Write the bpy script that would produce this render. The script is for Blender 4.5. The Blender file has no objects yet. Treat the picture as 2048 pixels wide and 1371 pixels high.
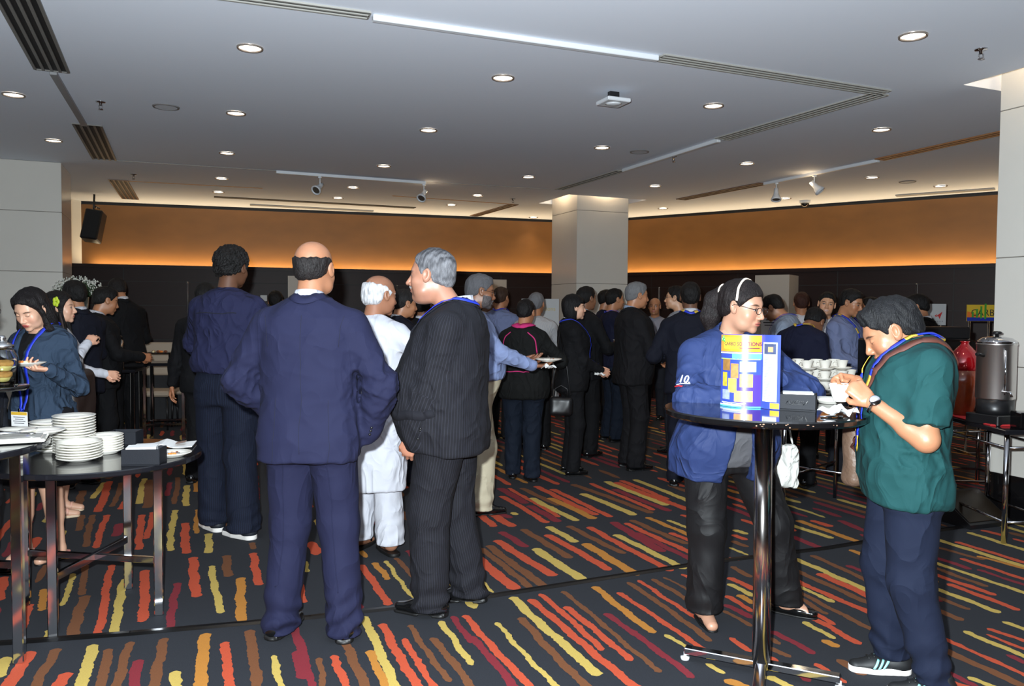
import bpy, math, random
import numpy as np
from mathutils import Vector, Matrix

# ------------------------------------------------------------------ camera, world, light, exposure
SC = bpy.context.scene
F = 1600.0; W, H = 2048, 1371
PITCH, ROLL, CAMZ = math.radians(2.28), math.radians(0.42), 1.5
camd = bpy.data.cameras.new('camera'); cam = bpy.data.objects.new('camera', camd)
SC.collection.objects.link(cam)
camd.sensor_width = 36.0; camd.lens = F / W * 36.0; camd.clip_start = 0.05; camd.clip_end = 100
CM = Matrix.Rotation(math.pi/2 - PITCH, 3, 'X') @ Matrix.Rotation(ROLL, 3, 'Z')
cam.matrix_world = Matrix.Translation((0, 0, CAMZ)) @ CM.to_4x4()
SC.camera = cam
SC.view_settings.view_transform = 'Standard'
SC.view_settings.look = 'None'
SC.view_settings.exposure = 0.0
SC.view_settings.gamma = 1.0
SC.view_settings.use_curve_mapping = False
wd = bpy.data.worlds.new('world'); SC.world = wd; wd.use_nodes = True
wd.node_tree.nodes['Background'].inputs[0].default_value = (0.5, 0.55, 0.65, 1)
wd.node_tree.nodes['Background'].inputs[1].default_value = 0.03

def lamp(name, kind, loc, energy, color, size=0.1, rot=None, **kw):
    l = bpy.data.lights.new(name, kind); l.energy = energy; l.color = color
    if kind == 'AREA':
        l.shape = kw.get('shape', 'DISK'); l.size = size
        if 'size_y' in kw: l.size_y = kw['size_y']
        if 'spread' in kw: l.spread = kw['spread']
    else:
        l.shadow_soft_size = size
        if kind == 'SPOT': l.spot_size = kw.get('spot', 2.0); l.spot_blend = kw.get('blend', 1.0)
    o = bpy.data.objects.new(name, l); SC.collection.objects.link(o); o.location = loc
    if rot is not None: o.rotation_euler = rot
    return o
# the photographer's flash, a little above and to the left of the lens
lamp('camera_flash', 'SPOT', (-0.09, 0.06, 1.61), 1680, (0.86, 0.95, 1.0), 0.025,
     (math.pi/2 - PITCH + 0.15, 0, 0), spot=math.radians(135), blend=0.5)

# ------------------------------------------------------------------ pixel helpers (photo 2048 x 1371)
def ray(px, py):
    return (CM @ Vector(((px - W/2)/F, -(py - H/2)/F, -1.0))).normalized()
def at_z(px, py, z=0.0):
    r = ray(px, py); t = (z - CAMZ)/r.z
    return Vector((0, 0, CAMZ)) + r*t
def at_d(px, py, d):
    r = ray(px, py); t = d/r.y
    return Vector((0, 0, CAMZ)) + r*t
UD = Vector((0.925, 0.381, 0)); VD = Vector((-0.381, 0.925, 0))   # the two directions of the room
UANG = math.atan2(UD.y, UD.x)
CEIL = 3.2

# ------------------------------------------------------------------ materials
def lin(c):
    c = c/255.0
    return c/12.92 if c <= 0.04045 else ((c + 0.055)/1.055)**2.4
def col(r, g, b): return (lin(r), lin(g), lin(b), 1.0)
MATS = {}
def mat(name, rgb, rough=0.6, metal=0.0, spec=0.5, bump=None, vary=None, emit=None, coat=0.0, sheen=0.0, alpha=None, stretch=(1,1,1), trans=0.0):
    if name in MATS: return MATS[name]
    m = bpy.data.materials.new(name); m.use_nodes = True; nt = m.node_tree; N = nt.nodes; L = nt.links
    b = N['Principled BSDF']
    c = col(*rgb)
    b.inputs['Base Color'].default_value = c
    b.inputs['Roughness'].default_value = rough
    b.inputs['Metallic'].default_value = metal
    b.inputs['Specular IOR Level'].default_value = spec
    b.inputs['Coat Weight'].default_value = coat
    b.inputs['Coat Roughness'].default_value = 0.08
    b.inputs['Sheen Weight'].default_value = sheen
    b.inputs['Transmission Weight'].default_value = trans
    if emit:
        b.inputs['Emission Color'].default_value = (*emit[0], 1); b.inputs['Emission Strength'].default_value = emit[1]
    if bump or vary:
        tc = N.new('ShaderNodeTexCoord'); mp = N.new('ShaderNodeMapping'); mp.inputs['Scale'].default_value = stretch
        L.new(tc.outputs['Object'], mp.inputs['Vector'])
    if vary:
        nz = N.new('ShaderNodeTexNoise'); nz.inputs['Scale'].default_value = vary[0]; nz.inputs['Detail'].default_value = 4
        L.new(mp.outputs[0], nz.inputs['Vector'])
        rp = N.new('ShaderNodeMix'); rp.data_type = 'RGBA'
        rp.inputs[6].default_value = tuple(x*(1 - vary[1]) for x in c[:3]) + (1,)
        rp.inputs[7].default_value = tuple(min(1, x*(1 + vary[1])) for x in c[:3]) + (1,)
        L.new(nz.outputs['Fac'], rp.inputs[0]); L.new(rp.outputs[2], b.inputs['Base Color'])
    if bump:
        nb = N.new('ShaderNodeTexNoise'); nb.inputs['Scale'].default_value = bump[0]; nb.inputs['Detail'].default_value = 3
        L.new(mp.outputs[0], nb.inputs['Vector'])
        bp = N.new('ShaderNodeBump'); bp.inputs['Strength'].default_value = bump[1]; bp.inputs['Distance'].default_value = bump[2] if len(bump) > 2 else 0.01
        L.new(nb.outputs['Fac'], bp.inputs['Height']); L.new(bp.outputs[0], b.inputs['Normal'])
    MATS[name] = m
    return m

def stripe_mat(name, rgb, rgb2, pitch=0.011, duty=0.2, rough=0.7):
    m = mat(name, rgb, rough, sheen=0.0); nt = m.node_tree; N = nt.nodes; L = nt.links; b = N['Principled BSDF']
    at = N.new('ShaderNodeAttribute'); at.attribute_name = 'ucoord'
    d = N.new('ShaderNodeMath'); d.operation = 'DIVIDE'; d.inputs[1].default_value = pitch; L.new(at.outputs['Fac'], d.inputs[0])
    fr = N.new('ShaderNodeMath'); fr.operation = 'FRACT'; L.new(d.outputs[0], fr.inputs[0])
    lt = N.new('ShaderNodeMath'); lt.operation = 'LESS_THAN'; lt.inputs[1].default_value = duty; L.new(fr.outputs[0], lt.inputs[0])
    mx = N.new('ShaderNodeMix'); mx.data_type = 'RGBA'; mx.inputs[6].default_value = col(*rgb); mx.inputs[7].default_value = col(*rgb2)
    L.new(lt.outputs[0], mx.inputs[0]); L.new(mx.outputs[2], b.inputs['Base Color'])
    return m

def fabric(name, rgb, wr=(7, .5), rough=.85, spec=.22, stripe=None, base=None):
    if name in MATS: return MATS[name]
    m = stripe_mat(name, rgb, stripe[0], stripe[1], stripe[2], rough) if stripe else mat(name, rgb, rough)
    nt = m.node_tree; N = nt.nodes; L = nt.links; b = N['Principled BSDF']; b.inputs['Specular IOR Level'].default_value = spec; b.inputs['Roughness'].default_value = rough
    tc = N.new('ShaderNodeTexCoord'); mp = N.new('ShaderNodeMapping'); mp.inputs['Scale'].default_value = (1, 1, .7); mp.inputs['Rotation'].default_value = (.35, .25, 0)
    L.new(tc.outputs['Object'], mp.inputs['Vector'])
    n1 = N.new('ShaderNodeTexNoise'); n1.inputs['Scale'].default_value = wr[0]; n1.inputs['Detail'].default_value = 2.5; n1.inputs['Distortion'].default_value = 1.4
    n1.noise_type = 'RIDGED_MULTIFRACTAL'; n1.inputs['Offset'].default_value = .9
    L.new(mp.outputs[0], n1.inputs['Vector'])
    n2 = N.new('ShaderNodeTexNoise'); n2.inputs['Scale'].default_value = 700; L.new(tc.outputs['Object'], n2.inputs['Vector'])
    b1 = N.new('ShaderNodeBump'); b1.inputs['Strength'].default_value = min(1, wr[1]*1.3); b1.inputs['Distance'].default_value = .013; L.new(n1.outputs['Fac'], b1.inputs['Height'])
    b2 = N.new('ShaderNodeBump'); b2.inputs['Strength'].default_value = .25; b2.inputs['Distance'].default_value = .001; L.new(n2.outputs['Fac'], b2.inputs['Height']); L.new(b1.outputs[0], b2.inputs['Normal'])
    L.new(b2.outputs[0], b.inputs['Normal'])
    return m

def attr_mat(name, rough=0.5, spec=0.4, bump=None, sss=0.0):
    if name in MATS: return MATS[name]
    m = mat(name, (200, 160, 130), rough, spec=spec, bump=bump); N = m.node_tree.nodes
    at = N.new('ShaderNodeAttribute'); at.attribute_name = 'tone'
    b = N['Principled BSDF']
    m.node_tree.links.new(at.outputs['Color'], b.inputs['Base Color'])
    if sss:
        b.inputs['Subsurface Weight'].default_value = sss; b.inputs['Subsurface Radius'].default_value = (1, .35, .2); b.inputs['Subsurface Scale'].default_value = 0.01
    return m

CHROME = mat('chrome', (205, 205, 208), 0.09, 1.0)
STEEL = mat('brushed_steel', (190, 190, 190), 0.22, 1.0, bump=(60, .05))
BLACKLAM = mat('black_laminate', (24, 24, 28), 0.12, 0.0, 0.5, vary=(3, .3))
BLACKGLOSS = mat('black_gloss', (14, 13, 14), 0.12, coat=.4)
BLACKMATT = mat('black_matt', (16, 16, 18), 0.6)
BLACKPLASTIC = mat('black_plastic', (22, 22, 24), 0.35)
CHINA = mat('white_china', (232, 228, 218), 0.12, spec=.5, coat=.3)
PAPER = mat('white_paper', (238, 238, 236), 0.8)
LEATHERBOX = mat('black_leatherette', (26, 28, 34), 0.6, spec=.25, bump=(260, .25, .002))
WHITEMETAL = mat('white_metal', (215, 218, 222), 0.4)

# ------------------------------------------------------------------ mesh helpers
def link(o): SC.collection.objects.link(o); return o
def setp(o, label=None, cat=None, group=None, kind=None):
    if label: o['label'] = label
    if cat: o['category'] = cat
    if group: o['group'] = group
    if kind: o['kind'] = kind
    return o
def empty(name, loc, rotz=0, label=None, cat=None, group=None):
    o = bpy.data.objects.new(name, None); link(o); o.empty_display_size = 0.1
    o.location = loc; o.rotation_euler = (0, 0, rotz)
    return setp(o, label, cat, group)

def mkmesh(name, verts, faces, mats, mi=None, smooth=True, parent=None, loc=None, rotz=0):
    me = bpy.data.meshes.new(name)
    if isinstance(verts, np.ndarray) and isinstance(faces, np.ndarray):
        me.from_pydata(verts.tolist(), [], faces.tolist())
    else:
        me.from_pydata(verts, [], faces)
    if not isinstance(mats, (list, tuple)): mats = [mats]
    for m in mats: me.materials.append(m)
    if mi is not None: me.polygons.foreach_set('material_index', np.asarray(mi, dtype=np.int32))
    if isinstance(smooth, (list, np.ndarray)): me.polygons.foreach_set('use_smooth', np.asarray(smooth, dtype=bool))
    else: me.polygons.foreach_set('use_smooth', np.full(len(me.polygons), smooth))
    me.update()
    o = bpy.data.objects.new(name, me); link(o)
    if parent: o.parent = parent
    if loc is not None: o.location = loc
    if rotz: o.rotation_euler = (0, 0, rotz)
    return o

class MB:
    """collects shapes into one mesh"""
    def __init__(s): s.v = []; s.f = []; s.mi = []; s.sm = []; s.m = 0; s.M = Matrix.Identity(4)
    def add(s, vs, fs, smooth=False):
        n = len(s.v)
        for v in vs:
            w = s.M @ Vector(v); s.v.append((w.x, w.y, w.z))
        for f in fs: s.f.append(tuple(i + n for i in f)); s.mi.append(s.m); s.sm.append(smooth)
        return s
    def box(s, c, d, bev=0.0, rz=0, R=None):
        hx, hy, hz = d[0]/2, d[1]/2, d[2]/2
        R = R or Matrix.Rotation(rz, 3, 'Z'); C = Vector(c)
        b = min(bev, hx*.9, hy*.9, hz*.9)
        if b <= 0:
            vs = [C + R @ Vector((x*hx, y*hy, z*hz)) for z in (-1, 1) for x, y in ((-1, -1), (1, -1), (1, 1), (-1, 1))]
            return s.add(vs, [(3, 2, 1, 0), (4, 5, 6, 7), (0, 1, 5, 4), (1, 2, 6, 5), (2, 3, 7, 6), (3, 0, 4, 7)])
        rings = []
        for z, ins in ((-hz, b), (-hz + b, 0), (hz - b, 0), (hz, b)):
            ring = []
            for sx, sy in ((-1, -1), (1, -1), (1, 1), (-1, 1)):
                e = b
                p1 = (sx*(hx - ins), sy*(hy - ins - e*(0 if ins else 1)), z); p2 = (sx*(hx - ins - e*(0 if ins else 1)), sy*(hy - ins), z)
                if sx*sy > 0: ring += [p2, p1] if sx < 0 else [p2, p1]
                else: ring += [p1, p2]
            rings.append(ring)
        # order corners consistently by angle
        vs = []; fs = []
        for ring in rings:
            ring.sort(key=lambda p: math.atan2(p[1]/hy, p[0]/hx)); vs += ring
        for k in range(3):
            for i in range(8): fs.append((k*8 + i, k*8 + (i + 1) % 8, (k + 1)*8 + (i + 1) % 8, (k + 1)*8 + i))
        fs.append(tuple(range(7, -1, -1))); fs.append(tuple(range(24, 32)))
        return s.add([C + R @ Vector(v) for v in vs], fs)
    def frame(s, a, b):
        z = (Vector(b) - Vector(a)).normalized(); u = z.orthogonal().normalized(); return u, z.cross(u)
    def tube(s, pts, r, n=10, cap=True, closed=False):
        pts = [Vector(p) for p in pts]; rs = r if isinstance(r, (list, tuple)) else [r]*len(pts)
        vs = []; fs = []; u = None
        for i, p in enumerate(pts):
            a = pts[max(i-1, 0)] if not closed else pts[i-1]; b = pts[min(i+1, len(pts)-1)] if not closed else pts[(i+1) % len(pts)]
            t = (b - a).normalized()
            u = t.orthogonal().normalized() if u is None else (u - t*u.dot(t)).normalized()
            w = t.cross(u)
            for k in range(n):
                an = 2*math.pi*k/n; vs.append(p + (u*math.cos(an) + w*math.sin(an))*rs[i])
        m = len(pts)
        for i in range(m if closed else m - 1):
            for k in range(n):
                j = (i+1) % m; fs.append((i*n + k, i*n + (k+1) % n, j*n + (k+1) % n, j*n + k))
        s.add(vs, fs, True)
        if cap and not closed:
            base = len(s.v) - len(vs)
            s.f.append(tuple(base + k for k in range(n-1, -1, -1))); s.mi.append(s.m); s.sm.append(False)
            s.f.append(tuple(base + (m-1)*n + k for k in range(n))); s.mi.append(s.m); s.sm.append(False)
        return s
    def lathe(s, prof, c=(0, 0, 0), n=32, smooth=True, a0=0, a1=2*math.pi, cap=True):
        vs = []; fs = []; full = abs(a1 - a0 - 2*math.pi) < 1e-6; m = n if full else n + 1
        for r, z in prof:
            for k in range(m):
                an = a0 + (a1 - a0)*k/n; vs.append((c[0] + r*math.cos(an), c[1] + r*math.sin(an), c[2] + z))
        for i in range(len(prof) - 1):
            for k in range(n):
                j = (k + 1) % m; fs.append((i*m + k, i*m + j, (i+1)*m + j, (i+1)*m + k))
        s.add(vs, fs, smooth)
        if full and cap:
            base = len(s.v) - len(vs)
            if prof[0][0] > 1e-6: s.f.append(tuple(base + k for k in range(n-1, -1, -1))); s.mi.append(s.m); s.sm.append(False)
            if prof[-1][0] > 1e-6: s.f.append(tuple(base + (len(prof)-1)*m + k for k in range(n))); s.mi.append(s.m); s.sm.append(False)
        return s
    def prism(s, poly, z0, z1, smooth=False):
        n = len(poly); vs = [(x, y, z0) for x, y in poly] + [(x, y, z1) for x, y in poly]
        fs = [tuple(range(n-1, -1, -1)), tuple(range(n, 2*n))] + [(i, (i+1) % n, n + (i+1) % n, n + i) for i in range(n)]
        return s.add(vs, fs, smooth)
    def sphere(s, c, r, n=12, R=None):
        rr = r if isinstance(r, (tuple, list)) else (r, r, r); vs = []; fs = []; R = R or Matrix.Identity(3)
        for i in range(n + 1):
            t = math.pi*i/n
            for k in range(2*n):
                a = math.pi*k/n; vs.append(Vector(c) + R @ Vector((rr[0]*math.sin(t)*math.cos(a), rr[1]*math.sin(t)*math.sin(a), rr[2]*math.cos(t))))
        for i in range(n):
            for k in range(2*n): fs.append((i*2*n + k, (i+1)*2*n + k, (i+1)*2*n + (k+1) % (2*n), i*2*n + (k+1) % (2*n)))
        return s.add(vs, fs, True)
    def quad(s, a, b, c, d): return s.add([a, b, c, d], [(0, 1, 2, 3)])
    def build(s, name, mats, parent=None, loc=None, rotz=0):
        return mkmesh(name, s.v, s.f, mats, s.mi, s.sm, parent, loc, rotz)

def text_mesh(name, body, size, material, M, parent=None, align='CENTER', extrude=0.0004, sx=1.0, bold=0.0):
    cu = bpy.data.curves.new(name, 'FONT'); cu.body = body; cu.size = size; cu.align_x = align; cu.align_y = 'CENTER'; cu.extrude = extrude; cu.resolution_u = 3; cu.offset = bold
    t = bpy.data.objects.new(name + '_tmp', cu); link(t)
    dg = bpy.context.evaluated_depsgraph_get(); me = bpy.data.meshes.new_from_object(t.evaluated_get(dg))
    bpy.data.objects.remove(t)
    me.transform(Matrix.Diagonal((sx, 1, 1, 1))); me.transform(M); me.materials.clear(); me.materials.append(material)
    o = bpy.data.objects.new(name, me); link(o)
    if parent: o.parent = parent
    return o

def copy_tree(o, parent=None, **kw):
    c = o.copy(); SC.collection.objects.link(c)
    if parent: c.parent = parent; c.matrix_parent_inverse = o.matrix_parent_inverse
    for ch in list(o.children): copy_tree(ch, c)
    return c
# ================================================================== THE ROOM
# --- carpet: dark ground with ragged coloured stripes, all in one mesh
CARP = [mat('carpet_ground', (25, 28, 36), 0.95, vary=(160, .5), bump=(500, .5, .004)),
        mat('carpet_orange', (184, 70, 37), 0.95, vary=(200, .25), bump=(500, .4, .004)),
        mat('carpet_yellow', (188, 160, 78), 0.95, vary=(200, .2), bump=(500, .4, .004)),
        mat('carpet_amber', (178, 116, 38), 0.95, vary=(200, .2), bump=(500, .4, .004)),
        mat('carpet_brown', (108, 62, 28), 0.95, vary=(200, .25), bump=(500, .4, .004)),
        mat('carpet_crimson', (120, 20, 34), 0.95, vary=(200, .25), bump=(500, .4, .004))]
CI = {'O': 1, 'Y': 2, 'A': 3, 'B': 4, 'R': 5}
def S(t): return [x.split(',') for x in t.split()]
STR = [
 ((0, 1040, 2.926), S('170,490,110,660,50,O 265,400,240,530,45,A 430,310,360,500,35,Y 285,640,262,710,38,Y 510,260,470,440,40,B 500,440,420,690,70,B 655,260,570,675,48,O 735,340,655,670,55,Y 855,290,830,595,58,O 1040,365,990,645,50,R 1130,215,1150,450,60,O 1240,265,1285,545,45,Y 1325,205,1340,330,55,B 1405,335,1420,600,60,A 1480,190,1520,380,50,O 1475,130,1480,170,40,B 370,60,350,140,30,Y 20,330,0,470,60,O 180,765,40,968,85,O 330,750,215,968,65,B 30,800,0,920,60,Y 555,725,465,968,75,Y 395,890,340,968,85,O 645,750,580,968,60,B 765,710,690,968,60,B 815,815,790,968,70,R 955,690,910,968,65,B 1035,880,1035,968,70,Y 1210,660,1165,968,75,A 1325,710,1340,968,62,O 1470,640,1495,968,65,B 1600,790,1650,968,45,Y 1700,600,1770,780,60,R 1750,760,1780,930,100,R 1800,850,1830,968,50,R')),
 ((600, 1100, 4.096), S('30,90,55,180,45,Y 5,250,40,430,50,O 420,150,450,260,60,B 490,120,740,450,70,O 390,290,490,485,80,R 600,100,730,240,60,A 700,85,930,390,40,Y 790,60,940,240,50,B 490,0,540,60,50,A 880,0,950,60,60,R 1435,200,1590,345,35,Y 320,600,520,1090,85,B 150,880,200,1110,55,B 260,860,370,1110,75,O 510,540,790,1110,85,Y 560,820,690,1110,80,A 670,600,960,1110,85,O 860,720,1080,1110,65,O 900,610,1220,1080,60,B 1080,715,1400,1110,75,B 1140,580,1420,940,65,Y 1240,540,1400,760,60,R')),
 ((1000, 1100, 4.096), S('100,380,800,1030,95,Y -30,590,460,1120,55,Y -290,530,230,1110,75,O -240,700,110,1110,80,R 160,550,700,1110,85,B 240,400,1100,1110,85,O 330,355,850,820,65,O 530,460,1090,905,75,O 510,335,1320,1000,55,B 770,295,1260,680,80,A 860,515,1600,1045,75,R 960,345,1730,840,60,O 1350,690,1630,850,55,Y 1680,930,1840,1010,60,Y 1050,260,1740,745,65,B 1130,245,1670,590,50,O 1240,235,1640,460,60,B 1340,220,1640,370,35,B 1490,195,1620,270,40,O')),
 ((1400, 1040, 3.16), S('210,60,300,90,50,Y 210,90,300,125,50,O 200,130,300,170,50,B 190,170,305,220,30,Y 185,235,245,255,40,O 200,290,330,360,50,B 180,360,350,440,60,O 180,400,345,480,55,Y 235,470,345,530,60,A 165,475,335,580,50,O 160,530,335,620,60,R 150,570,330,670,40,B 190,740,330,830,50,O 430,860,470,900,60,O 540,20,840,115,55,Y 610,0,1030,145,60,A 560,50,600,70,50,O 700,0,840,40,60,O 880,0,1080,80,60,R 530,80,780,185,60,R 500,130,595,160,40,O 510,175,590,205,50,Y 950,185,1080,240,50,A 590,240,1130,470,60,Y 560,300,1150,560,60,B 740,335,1140,510,75,O 540,350,1150,620,60,O 550,380,850,520,45,Y 700,220,1100,400,50,B 920,285,1090,345,50,R 560,450,810,595,45,B 600,440,1150,720,50,B 600,530,860,660,50,O 640,580,1020,785,60,O 650,640,850,750,50,Y 770,755,870,805,70,A 450,700,730,845,60,R 440,740,510,785,50,B 440,800,580,865,50,B 860,880,1040,980,80,B 720,905,920,1030,50,O 150,1010,250,1046,90,A 430,985,550,1046,70,Y 600,935,690,1020,60,R 1690,75,2080,195,50,Y 1780,60,1930,100,50,O 1980,115,2080,140,40,O 1470,115,2080,300,60,Y 1610,135,2080,275,50,O 1420,150,1800,250,45,B 1750,225,2080,310,45,A 1640,240,2080,380,50,O 1420,215,1720,310,55,R 1750,310,2080,420,40,R 1425,245,2080,470,50,Y 1430,280,1820,420,50,B 1440,330,1870,475,60,O 1560,400,2020,570,60,O 1440,375,1500,395,60,A 1440,415,1900,585,60,Y 1440,460,1710,565,50,B 1440,490,1530,515,50,R 1440,545,1660,635,70,B 1430,640,1510,675,60,O 1910,640,2080,700,50,Y 1820,680,2080,772,50,O 1810,720,2080,822,40,O 1660,700,2080,873,60,Y 1520,740,2080,992,50,O 1420,760,2080,1060,80,B 1930,850,2080,910,60,R 1390,880,1750,1046,50,R 1400,960,1560,1040,80,O 1520,1000,1650,1040,60,O 1690,990,1820,1040,60,Y')),
 ((150, 900, 3.724), S('215,240,130,360,45,Y 260,230,170,460,60,O 60,300,20,440,60,B 350,240,280,420,40,B 390,370,340,440,50,O 520,210,470,400,50,Y 560,220,540,430,70,B 700,240,690,340,40,R 770,200,740,400,40,B 830,260,830,415,50,Y 910,210,900,310,45,A 50,480,20,600,50,B 130,480,80,720,50,B 240,480,150,730,50,O 330,545,310,640,75,R 490,480,480,740,55,O 580,460,530,660,45,O 740,445,705,750,50,Y 820,540,830,770,65,O 915,440,905,620,40,A 985,620,1000,765,60,Y 1320,410,1360,560,60,O 1350,190,1350,380,40,R')),
 ((960, 840, 2.582), S('150,350,410,500,30,O 110,390,350,530,40,O 265,400,500,520,45,Y 215,350,410,440,40,B 285,340,600,490,45,O 370,355,680,500,40,O 360,400,590,510,50,A 525,378,805,490,50,Y 570,325,900,465,35,O 480,330,890,480,45,B 650,315,965,440,50,Y 700,320,1080,465,50,O 690,355,980,470,45,R 800,305,1120,435,40,Y 730,310,970,410,40,O 860,500,1130,610,40,A 780,515,1070,640,45,B 970,515,1130,580,30,Y 750,530,1120,700,45,O 680,525,950,680,60,R 800,580,1110,725,45,R 560,550,985,780,50,O 695,590,1065,768,50,Y 345,590,675,775,55,O 455,545,745,690,45,B 535,635,820,800,65,A 285,660,545,835,65,Y 345,548,500,630,50,Y 215,562,475,712,50,B 85,618,380,805,60,O 45,645,330,860,55,B 0,660,270,865,45,B -20,700,185,875,70,O 105,575,245,655,50,R 45,475,175,550,55,O 0,490,75,550,50,O 100,480,160,505,45,R 165,475,195,488,40,Y 100,350,240,430,50,R 250,440,410,525,50,R 980,580,1130,640,40,O 1035,488,1136,520,35,O'))]
FAR_Y = 905   # beyond this image row the stripes are laid out at random
rnd = random.Random(5)
cv = []; cf = []; cm = []
def ribbon_stripe(a, b, w, ci, z, step=0.015):
    d = b - a; L = d.length
    if L < 0.02: return
    d.normalize(); n = Vector((-d.y, d.x, 0)); k = max(4, min(90, int(L/step))); ph = rnd.random()*10; off = len(cv); drift = 0; eL = eR = 0
    for i in range(k + 1):
        t = i/k; s = t*L
        edge = min(s, L - s); rr = w/2
        hw = rr*math.sqrt(max(0.05, 1 - (1 - min(1, edge/(rr*0.8 + 1e-6)))**2))
        drift = 0.005*math.sin(s*6 + ph) + 0.0025*math.sin(s*23 + ph*2)
        eL = 0.0019*rnd.gauss(0, 1) + .0022*math.sin(s*31 + ph) + .001*math.sin(s*83); eR = 0.0019*rnd.gauss(0, 1) + .0022*math.sin(s*27 + ph*3) + .001*math.sin(s*77)
        p = a + d*s
        q1 = p + n*(drift + max(.004, hw + eL)); q2 = p + n*(drift - max(.004, hw + eR))
        cv.append((q1.x, q1.y, z)); cv.append((q2.x, q2.y, z))
        if i: cf.append((off + 2*i - 2, off + 2*i - 1, off + 2*i + 1, off + 2*i)); cm.append(ci)
nz = 0
for (ox, oy, sc), items in STR:
    for it in items:
        x1, y1, x2, y2, w = [float(q) for q in it[:5]]
        a = at_z(ox + x1/sc, oy + y1/sc); b = at_z(ox + x2/sc, oy + y2/sc)
        mid = (a + b)*.5
        wd_ = w/sc/F*mid.y*0.93
        if a.y < b.y: a, b = b, a
        if min(y1, y2) >= 0 and max(y1, y2) < 1e9:
            if oy + y2/sc > 1366: b = b + (b - a).normalized()*0.25
        nz += 1
        ribbon_stripe(a, b, wd_, CI[it[5]], 0.0006 + 0.00002*(nz % 40))
# stripes laid out at random wherever none of the above runs
occ = set()
for f in cf:
    xs_ = [cv[i][0] for i in f]; ys_ = [cv[i][1] for i in f]; occ.add((int(sum(xs_)/4//.06), int(sum(ys_)/4//.06)))
def free(p): 
    i, j = int(p.x//.06), int(p.y//.06)
    return not any((i + a, j + b) in occ for a in (-1, 0, 1) for b in (-1, 0, 1))
keys = [1, 1, 1, 2, 2, 3, 4, 4, 5, 5]
for i in range(-95, 130):
    u = i*0.125; v = -7.0 + rnd.random()
    while v < 20:
        L = rnd.choice([.35, .5, .7, .9, 1.1, .45]); uu = u + rnd.uniform(-.02, .02)
        k = int(L/.06); run = []; best = []
        for q in range(k + 1):
            c = UD*uu + VD*(v + q*.06)
            if -9.3 < c.x < 10.3 and -4.8 < c.y < 17 and (c.y > 9 or free(c)): run.append(c)
            else: run = []
            if len(run) > len(best): best = list(run)
        if len(best) > 5:
            nz += 1
            ribbon_stripe(best[-1], best[0], rnd.uniform(.035, .068), rnd.choice(keys), 0.0006 + 0.00002*(nz % 40), 0.04 if best[0].y < 7 else .08)
        v += L + rnd.uniform(.06, .35)
g0 = len(cv)
cv += [(-10, -5, 0), (11, -5, 0), (11, 18, 0), (-10, 18, 0), (-10, -5, -.1), (11, -5, -.1), (11, 18, -.1), (-10, 18, -.1)]
for f in ((0, 1, 2, 3), (7, 6, 5, 4), (0, 4, 5, 1), (1, 5, 6, 2), (2, 6, 7, 3), (3, 7, 4, 0)): cf.append(tuple(g0 + i for i in f)); cm.append(0)
fl = mkmesh('floor', cv, cf, CARP, cm, False); setp(fl, kind='structure')

# --- rubber cable cover laid across the carpet
sp = [at_z(-60, 1290), at_z(260, 1266), at_z(620, 1208), at_z(985, 1190), at_z(1200, 1150), at_z(1400, 1126), at_z(1650, 1096), at_z(1850, 1063), at_z(2100, 1030)]
sp[2] = at_z(620, 1234); sp[3] = at_z(950, 1196); sp[4] = at_z(1180, 1160)
mb = MB()
for a, b in zip(sp[:-1], sp[1:]):
    d = (b - a); L = d.length; an = math.atan2(d.y, d.x); c = (a + b)/2
    mb.M = Matrix.Translation((c.x, c.y, 0.0015)) @ Matrix.Rotation(an, 4, 'Z')
    mb.add([(-L/2 - .002, -.032, 0), (L/2 + .002, -.032, 0), (L/2 + .002, -.012, .007), (-L/2 - .002, -.012, .007), (-L/2 - .002, .012, .007), (L/2 + .002, .012, .007), (L/2 + .002, .032, 0), (-L/2 - .002, .032, 0)],
           [(0, 1, 2, 3), (3, 2, 5, 4), (4, 5, 6, 7)])
o = mb.build('cable_cover', mat('black_rubber', (14, 13, 13), 0.35)); setp(o, 'long black rubber cable cover laid across the striped carpet', 'cable cover')

# --- ceiling with square pockets around the pillars
P_MID = Vector((0.81, 11.7, 0)); P_MIDC = P_MID + UD*.20 + VD*.12
P_RT = Vector((3.33, 6.0, 0)); P_RTC = P_RT + UD*.24 - VD*.12
CEILM = mat('ceiling_paint', (226, 232, 243), 0.8, vary=(.8, .02))
def rectuv(o, a, b): return [o, o + UD*a, o + UD*a + VD*b, o + VD*b]
import bmesh
def uv_of(p): return (p.x*UD.x + p.y*UD.y, p.x*VD.x + p.y*VD.y)
holes = []
u0, v0 = uv_of(P_MID); holes.append((u0, v0, u0 + 1.31, v0 + 1.06))
u0, v0 = uv_of(P_RT); holes.append((u0, v0 - 1.06, u0 + 1.3, v0))
us = sorted({-20, 20, *[h[0] for h in holes], *[h[2] for h in holes]}); vs_ = sorted({-14, 24, *[h[1] for h in holes], *[h[3] for h in holes]})
mb = MB()
P2 = lambda u, v, z: tuple(UD*u + VD*v + Vector((0, 0, z)))
for i in range(len(us) - 1):
    for j in range(len(vs_) - 1):
        cu_, cv_ = (us[i] + us[i+1])/2, (vs_[j] + vs_[j+1])/2
        if any(h[0] < cu_ < h[2] and h[1] < cv_ < h[3] for h in holes): continue
        mb.quad(P2(us[i], vs_[j+1], CEIL), P2(us[i+1], vs_[j+1], CEIL), P2(us[i+1], vs_[j], CEIL), P2(us[i], vs_[j], CEIL))
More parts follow.
